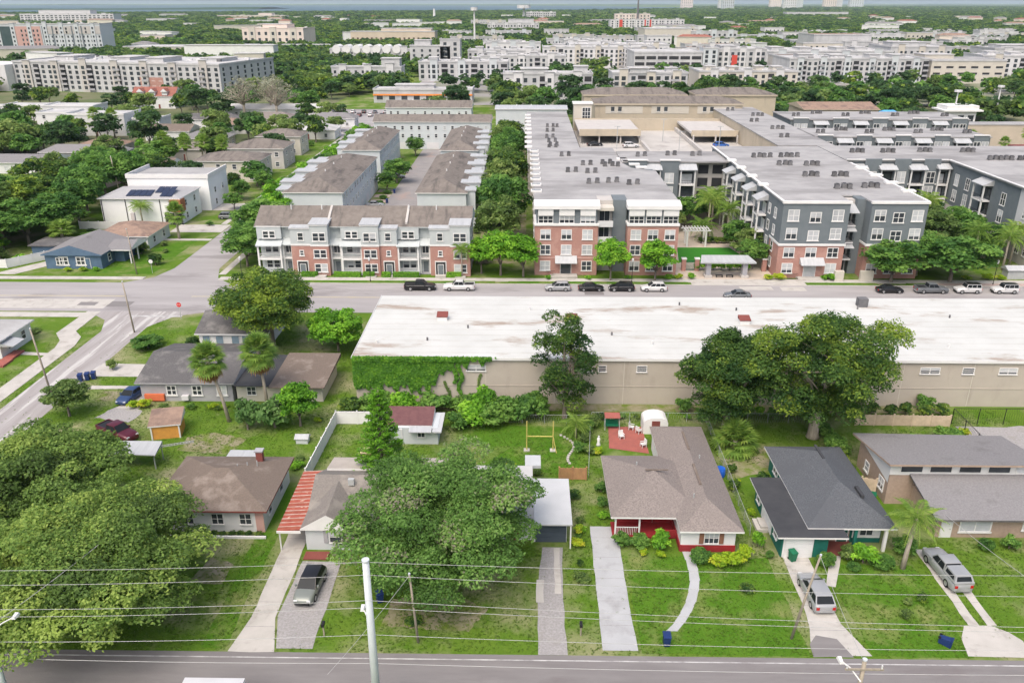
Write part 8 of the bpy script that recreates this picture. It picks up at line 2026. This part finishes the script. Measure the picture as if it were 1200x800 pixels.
# scattered individual trees between houses and blocks
rt = random.Random(21)
ROADS = [(-74, -56, 100, 720), (-330, 330, 128, 152), (-40, -24, 160, 302), (-14, 0, 150, 320), (-100, -58, 380, 420)]
def clear(x, y, m=2.5):
    for a, b, c, d in OCC:
        if a - m < x < b + m and c - m < y < d + m: return False
    for a, b, c, d in ROADS:
        if a < x < b and c < y < d: return False
    return True
PLACED = []
def scatter(n, xr, yr, kinds, label, group, smin=.9, smax=1.5, gap=5.5, flat=1.0):
    k = tries = 0
    while k < n and tries < n * 60:
        tries += 1
        x, y = rt.uniform(*xr), rt.uniform(*yr)
        if not clear(x, y) or any((x - a) ** 2 + (y - b) ** 2 < gap * gap for a, b in PLACED): continue
        PLACED.append((x, y)); s = rt.uniform(smin, smax)
        plant(K[rt.choice(kinds)], x, y, label, group, 'tree', 'tree', s, s * flat * rt.uniform(.85, 1.1)); k += 1
FK = ['far0', 'far1', 'far2', 'far3', 'far0']
scatter(60, (-250, -100), (268, 366), FK, 'tree in the dense wood before the white row houses, upper left', 'wood before the white row houses', .75, 1.2)
scatter(12, (-200, -126), (268, 300), FK, 'tree behind the long white house at the left edge', 'trees behind the long white house', 1.0, 1.6)
scatter(40, (-345, -95), (372, 480), FK, 'tree in the green strip below the big white apartments', 'strip below the white apartments', .85, 1.3)
scatter(14, (-100, -72), (232, 380), FK, 'garden tree behind the three two-storey houses', 'trees behind the two-storey houses', .7, 1.1)
scatter(26, (-58, 45), (352, 455), FK, 'tree in the green gap behind the townhouses and tan roofs', 'green gap behind the townhouses', 1.0, 1.6)
scatter(44, (96, 330), (310, 500), FK, 'tree in the park strip behind the tan wall', 'park strip behind the tan wall', 1.0, 1.35)
scatter(26, (30, 110), (346, 490), FK, 'tree between the tan roofs and the white apartments, centre', 'trees in the centre gap', .9, 1.4)
for i in range(110):
    x, y = rt.uniform(-160, -74), rt.uniform(150, 345)
    if not clear(x, y, .6): continue
    s_ = rt.uniform(.7, 2.2); bush(rt.choice(['bush0', 'bush1', 'bush2', 'bush5', 'bush2']), x, y, s_, s_ * rt.uniform(.7, 1.2), 'garden shrub between the houses left of the side street', 'garden shrubs left of the side street')
for i in range(46):
    x, y = rt.choice([-56.6, -57.0, -10.2, -10.8]) + rt.uniform(-.8, .8), rt.uniform(166, 298)
    s_ = rt.uniform(.8, 1.7); bush(rt.choice(['bush0', 'bush1', 'bush2', 'bush5']), x, y, s_, s_, 'shrub along the outer walls of the townhouse rows', 'shrubs along the townhouse rows')


for i in range(60):
    x0, y0, x1, y1 = rt.choice([(-26, 79, -25.6, 95), (-22.5, 92.5, -12, 93), (7.6, 79, 8.2, 91), (23.4, 69, 23.6, 91), (9, 93, 36, 93.5), (36.4, 78, 37, 91), (-8.5, 79.5, 4, 80.5), (53.6, 70, 54.2, 90), (-51, 94.6, -39, 95.6), (5.2, 60, 5.8, 77), (-37, 80.5, -28, 82)])
    x, y = rt.uniform(x0, x1), rt.uniform(y0, y1); s_ = rt.uniform(.3, .95)
    bush(rt.choice(['bush0', 'bush1', 'bush2', 'bush5', 'bush3', 'bush5']), x, y, s_, s_ * rt.uniform(.5, 1.2), 'weedy shrub along the yard fences and house walls', 'shrubs along yard fences')
# ------------------------------------------------------------------ far woods as one mass (nobody could count these)
def woods():
    r = np.random.default_rng(99)
    pts, scl = [], []
    occ_ = np.array(OCC)
    def shore(x): return np.interp(x, [-9000, -1800, -1100, -520, 120, 700, 1060, 1500, 1700], [3600, 3850, 4200, 4650, 4850, 5550, 6250, 6650, 9400])
    for (y0, y1, per, s0, s1) in ((330, 1000, 90, 1.0, 1.5), (1000, 2400, 190, 1.3, 2.0), (2400, 4900, 620, 2.0, 3.2), (4900, 11000, 5200, 3.5, 6)):
        area = .70 * (y1 * y1 - y0 * y0) + 200 * (y1 - y0)
        n = int(area / per)
        y = np.sqrt(r.uniform(y0 * y0, y1 * y1, n)); x = r.uniform(-.70, .70, n) * y
        ok = y < shore(x)
        # thinner where streets and roofs open the canopy
        nz = np.sin(x * .013 + 2) * np.sin(y * .011 + 1) + .6 * np.sin(x * .031) * np.cos(y * .027)
        ok &= r.random(n) > np.clip(nz - .55, 0, .9)
        for a, b, c, d in occ_:
            if d > y0 - 50 and c < y1 + 50: ok &= ~((x > a - 3) & (x < b + 3) & (y > c - 5) & (y < d + 3))
        for a, b, c, d in ROADS: ok &= ~((x > a) & (x < b) & (y > c) & (y < d))
        if y0 < 1000:
            ok &= (y > 430) | ((x > 96) & (x < 420) & (y > 345) & (r.random(n) < .25))
            ok &= ~((x > -60) & (x < 330) & (y > 440) & (y < 860) & (r.random(n) < .8))     # built-up district
            ok &= ~((y < 486) & (x < 96) & (x > -345))                                         # individual trees stand there
        x, y = x[ok], y[ok]
        pts.append(np.c_[x, y, np.zeros(len(x))]); scl.append(r.uniform(s0, s1, len(x)) * np.where(r.random(len(x)) < .15, .7, 1))
    P = np.concatenate(pts).astype(np.float32); S = np.concatenate(scl).astype(np.float32)
    me = bpy.data.meshes.new('far_woods'); me.vertices.add(len(P)); me.vertices.foreach_set('co', P.ravel())
    a = me.attributes.new('tree_scale', 'FLOAT', 'POINT'); a.data.foreach_set('value', S); me.update()
    src = bpy.data.collections.new('far_tree_kinds')
    for i, lm in enumerate((L_far, L_far, L_mid, L_deep, L_olive)):
        P_, N_, T_, C_, c_ = crown_points(300 + i, 4.8, .6, 9.2, 20, 15, clump_r=(.26, .42))
        m = leaf_data('far_tree_crown', P_, N_, 1.0 * np.random.default_rng(i).uniform(.7, 1.3, len(P_)), T_, [lm], .7, i)
        o = bpy.data.objects.new('far_tree_crown', m); src.objects.link(o)
    ob = bpy.data.objects.new('far_woods', me); COL.objects.link(ob)
    ng = bpy.data.node_groups.new('scatter_far_trees', 'GeometryNodeTree')
    ng.interface.new_socket('Geometry', in_out='INPUT', socket_type='NodeSocketGeometry'); ng.interface.new_socket('Geometry', in_out='OUTPUT', socket_type='NodeSocketGeometry')
    N = ng.nodes; gi = N.new('NodeGroupInput'); go = N.new('NodeGroupOutput')
    iop = N.new('GeometryNodeInstanceOnPoints'); ci = N.new('GeometryNodeCollectionInfo'); ci.inputs[0].default_value = src; ci.inputs['Separate Children'].default_value = True; ci.inputs['Reset Children'].default_value = True
    na = N.new('GeometryNodeInputNamedAttribute'); na.data_type = 'FLOAT'; na.inputs[0].default_value = 'tree_scale'
    rv = N.new('FunctionNodeRandomValue'); rv.data_type = 'FLOAT'; rv.inputs[3].default_value = 6.283
    cx = N.new('ShaderNodeCombineXYZ'); L = ng.links
    m2p = N.new('GeometryNodeMeshToPoints')
    L.new(gi.outputs[0], m2p.inputs[0]); L.new(m2p.outputs[0], iop.inputs['Points']); L.new(ci.outputs[0], iop.inputs['Instance']); iop.inputs['Pick Instance'].default_value = True
    cs = N.new('ShaderNodeCombineXYZ'); mx = N.new('ShaderNodeMath'); mx.operation = 'POWER'; mx.inputs[1].default_value = .3
    L.new(na.outputs[0], mx.inputs[0]); L.new(na.outputs[0], cs.inputs[0]); L.new(na.outputs[0], cs.inputs[1]); L.new(mx.outputs[0], cs.inputs[2]); L.new(cs.outputs[0], iop.inputs['Scale']); L.new(rv.outputs[1], cx.inputs[2]); L.new(cx.outputs[0], iop.inputs['Rotation']); L.new(iop.outputs[0], go.inputs[0])
    md = ob.modifiers.new('scatter', 'NODES'); md.node_group = ng
    tag(ob, 'dense green woods stretching to the shoreline behind all the buildings', 'woods', None, 'stuff')
    print('far trees', len(P))
woods()

# ------------------------------------------------------------------ uneven grass on the near lots
L_grass = leafmat('grass_blade', (0.068, 0.15, 0.013), (0.115, 0.212, 0.022), (0.20, 0.275, 0.055), transl=.35)
def grass():
    r = np.random.default_rng(5); n = 120000
    x = r.uniform(-74, 62, n); y = r.uniform(52.1, 127, n)
    ok = (abs(x) < .72 * y + 2) & (r.random(n) < np.clip(1.25 - (y - 52) / 75, .25, 1))
    for a, b, c, d in OCC:
        if c < 130: ok &= ~((x > a + .8) & (x < b - .8) & (y > c + 1.2) & (y < d - .8))
    for P in PAVE:
        ys = [p[1] for p in P]; xs = [p[0] for p in P]
        if min(ys) > 128 or max(ys) < 50: continue
        ins = np.zeros(n, bool)
        for (x0, y0), (x1, y1) in zip(P, P[1:] + P[:1]):
            if y0 != y1: ins ^= ((y0 > y) != (y1 > y)) & (x < (x1 - x0) * (y - y0) / (y1 - y0) + x0)
        ok &= ~(ins & (r.random(n) > .02))
    x, y = x[ok], y[ok]; m = len(x)
    pt = np.sin(x * .31 + 1.3 * np.sin(y * .23)) * np.sin(y * .37 + 2) + .5 * np.sin(x * .9) * np.sin(y * 1.1)
    S = (.62 * r.uniform(.5, 1.0, m) * (1 + .35 * np.clip(pt, -.8, 1)) * np.where(r.random(m) < .012, 2.0, 1)).astype(np.float32)
    me = bpy.data.meshes.new('lawn_grass'); me.vertices.add(m); me.vertices.foreach_set('co', np.c_[x, y, np.full(m, .005)].astype(np.float32).ravel())
    me.attributes.new('tree_scale', 'FLOAT', 'POINT').data.foreach_set('value', S); me.update()
    src = bpy.data.collections.new('grass_kinds')
    for k in range(3):
        q = []
        for j in range(13):
            a = r.uniform(0, 6.28); u = r.uniform(0, .17); l = r.uniform(.04, .11); w = .035; px, py = u * math.cos(a), u * math.sin(a); dx, dy = 1.3 * l * math.cos(a), 1.3 * l * math.sin(a)
            q.append([[px - w * math.sin(a), py + w * math.cos(a), 0], [px + w * math.sin(a), py - w * math.cos(a), 0], [px + dx + .012, py + dy, l], [px + dx - .012, py + dy, l]])
        src.objects.link(bpy.data.objects.new('grass_tuft', cards('grass_tuft', np.array(q), r.normal(.5, .13, 13), [L_grass])))
    ob = bpy.data.objects.new('lawn_grass', me); COL.objects.link(ob)
    md = ob.modifiers.new('scatter', 'NODES'); ng = bpy.data.node_groups['scatter_far_trees'].copy(); md.node_group = ng
    for nd in ng.nodes:
        if nd.bl_idname == 'GeometryNodeCollectionInfo': nd.inputs[0].default_value = src
    tag(ob, 'uneven green lawn grass covering the near house lots', 'grass', None, 'stuff')
grass()
# ------------------------------------------------------------------ humid air
hz = MB(); hz.box(-40000, 40000, -400, 44000, -1.0, 112.0)
hm = bpy.data.materials.new('humid_air'); hm.use_nodes = True; ht = hm.node_tree
for n in list(ht.nodes): ht.nodes.remove(n)
pv = ht.nodes.new('ShaderNodeVolumePrincipled'); pv.inputs['Color'].default_value = (0.72, 0.87, 0.97, 1); pv.inputs['Density'].default_value = 0.00004
ho = ht.nodes.new('ShaderNodeOutputMaterial'); ht.links.new(pv.outputs[0], ho.inputs['Volume'])
ob = hz.build('haze', hm); ob['kind'] = 'stuff'; ob['label'] = 'thin humid haze over the far woods'; ob['category'] = 'haze'

# ------------------------------------------------------------------ tell look-alikes of a group apart by their place
from collections import defaultdict
shared = defaultdict(list)
for o in SC.objects:
    if o.parent is None and 'label' in o and 'group' in o: shared[(o['group'], o['label'])].append(o)
def ordinal(n): return '%d%s' % (n, 'th' if 10 <= n % 100 <= 20 else {1: 'st', 2: 'nd', 3: 'rd'}.get(n % 10, 'th'))
for (g, l), os_ in shared.items():
    if len(os_) < 2: continue
    os_.sort(key=lambda o: o.location.x / max(1.0, o.location.y))
    
    for i, o in enumerate(os_): o['label'] = l + (', leftmost' if i == 0 else ', rightmost' if i == len(os_) - 1 else ', %s from left' % ordinal(i + 1))
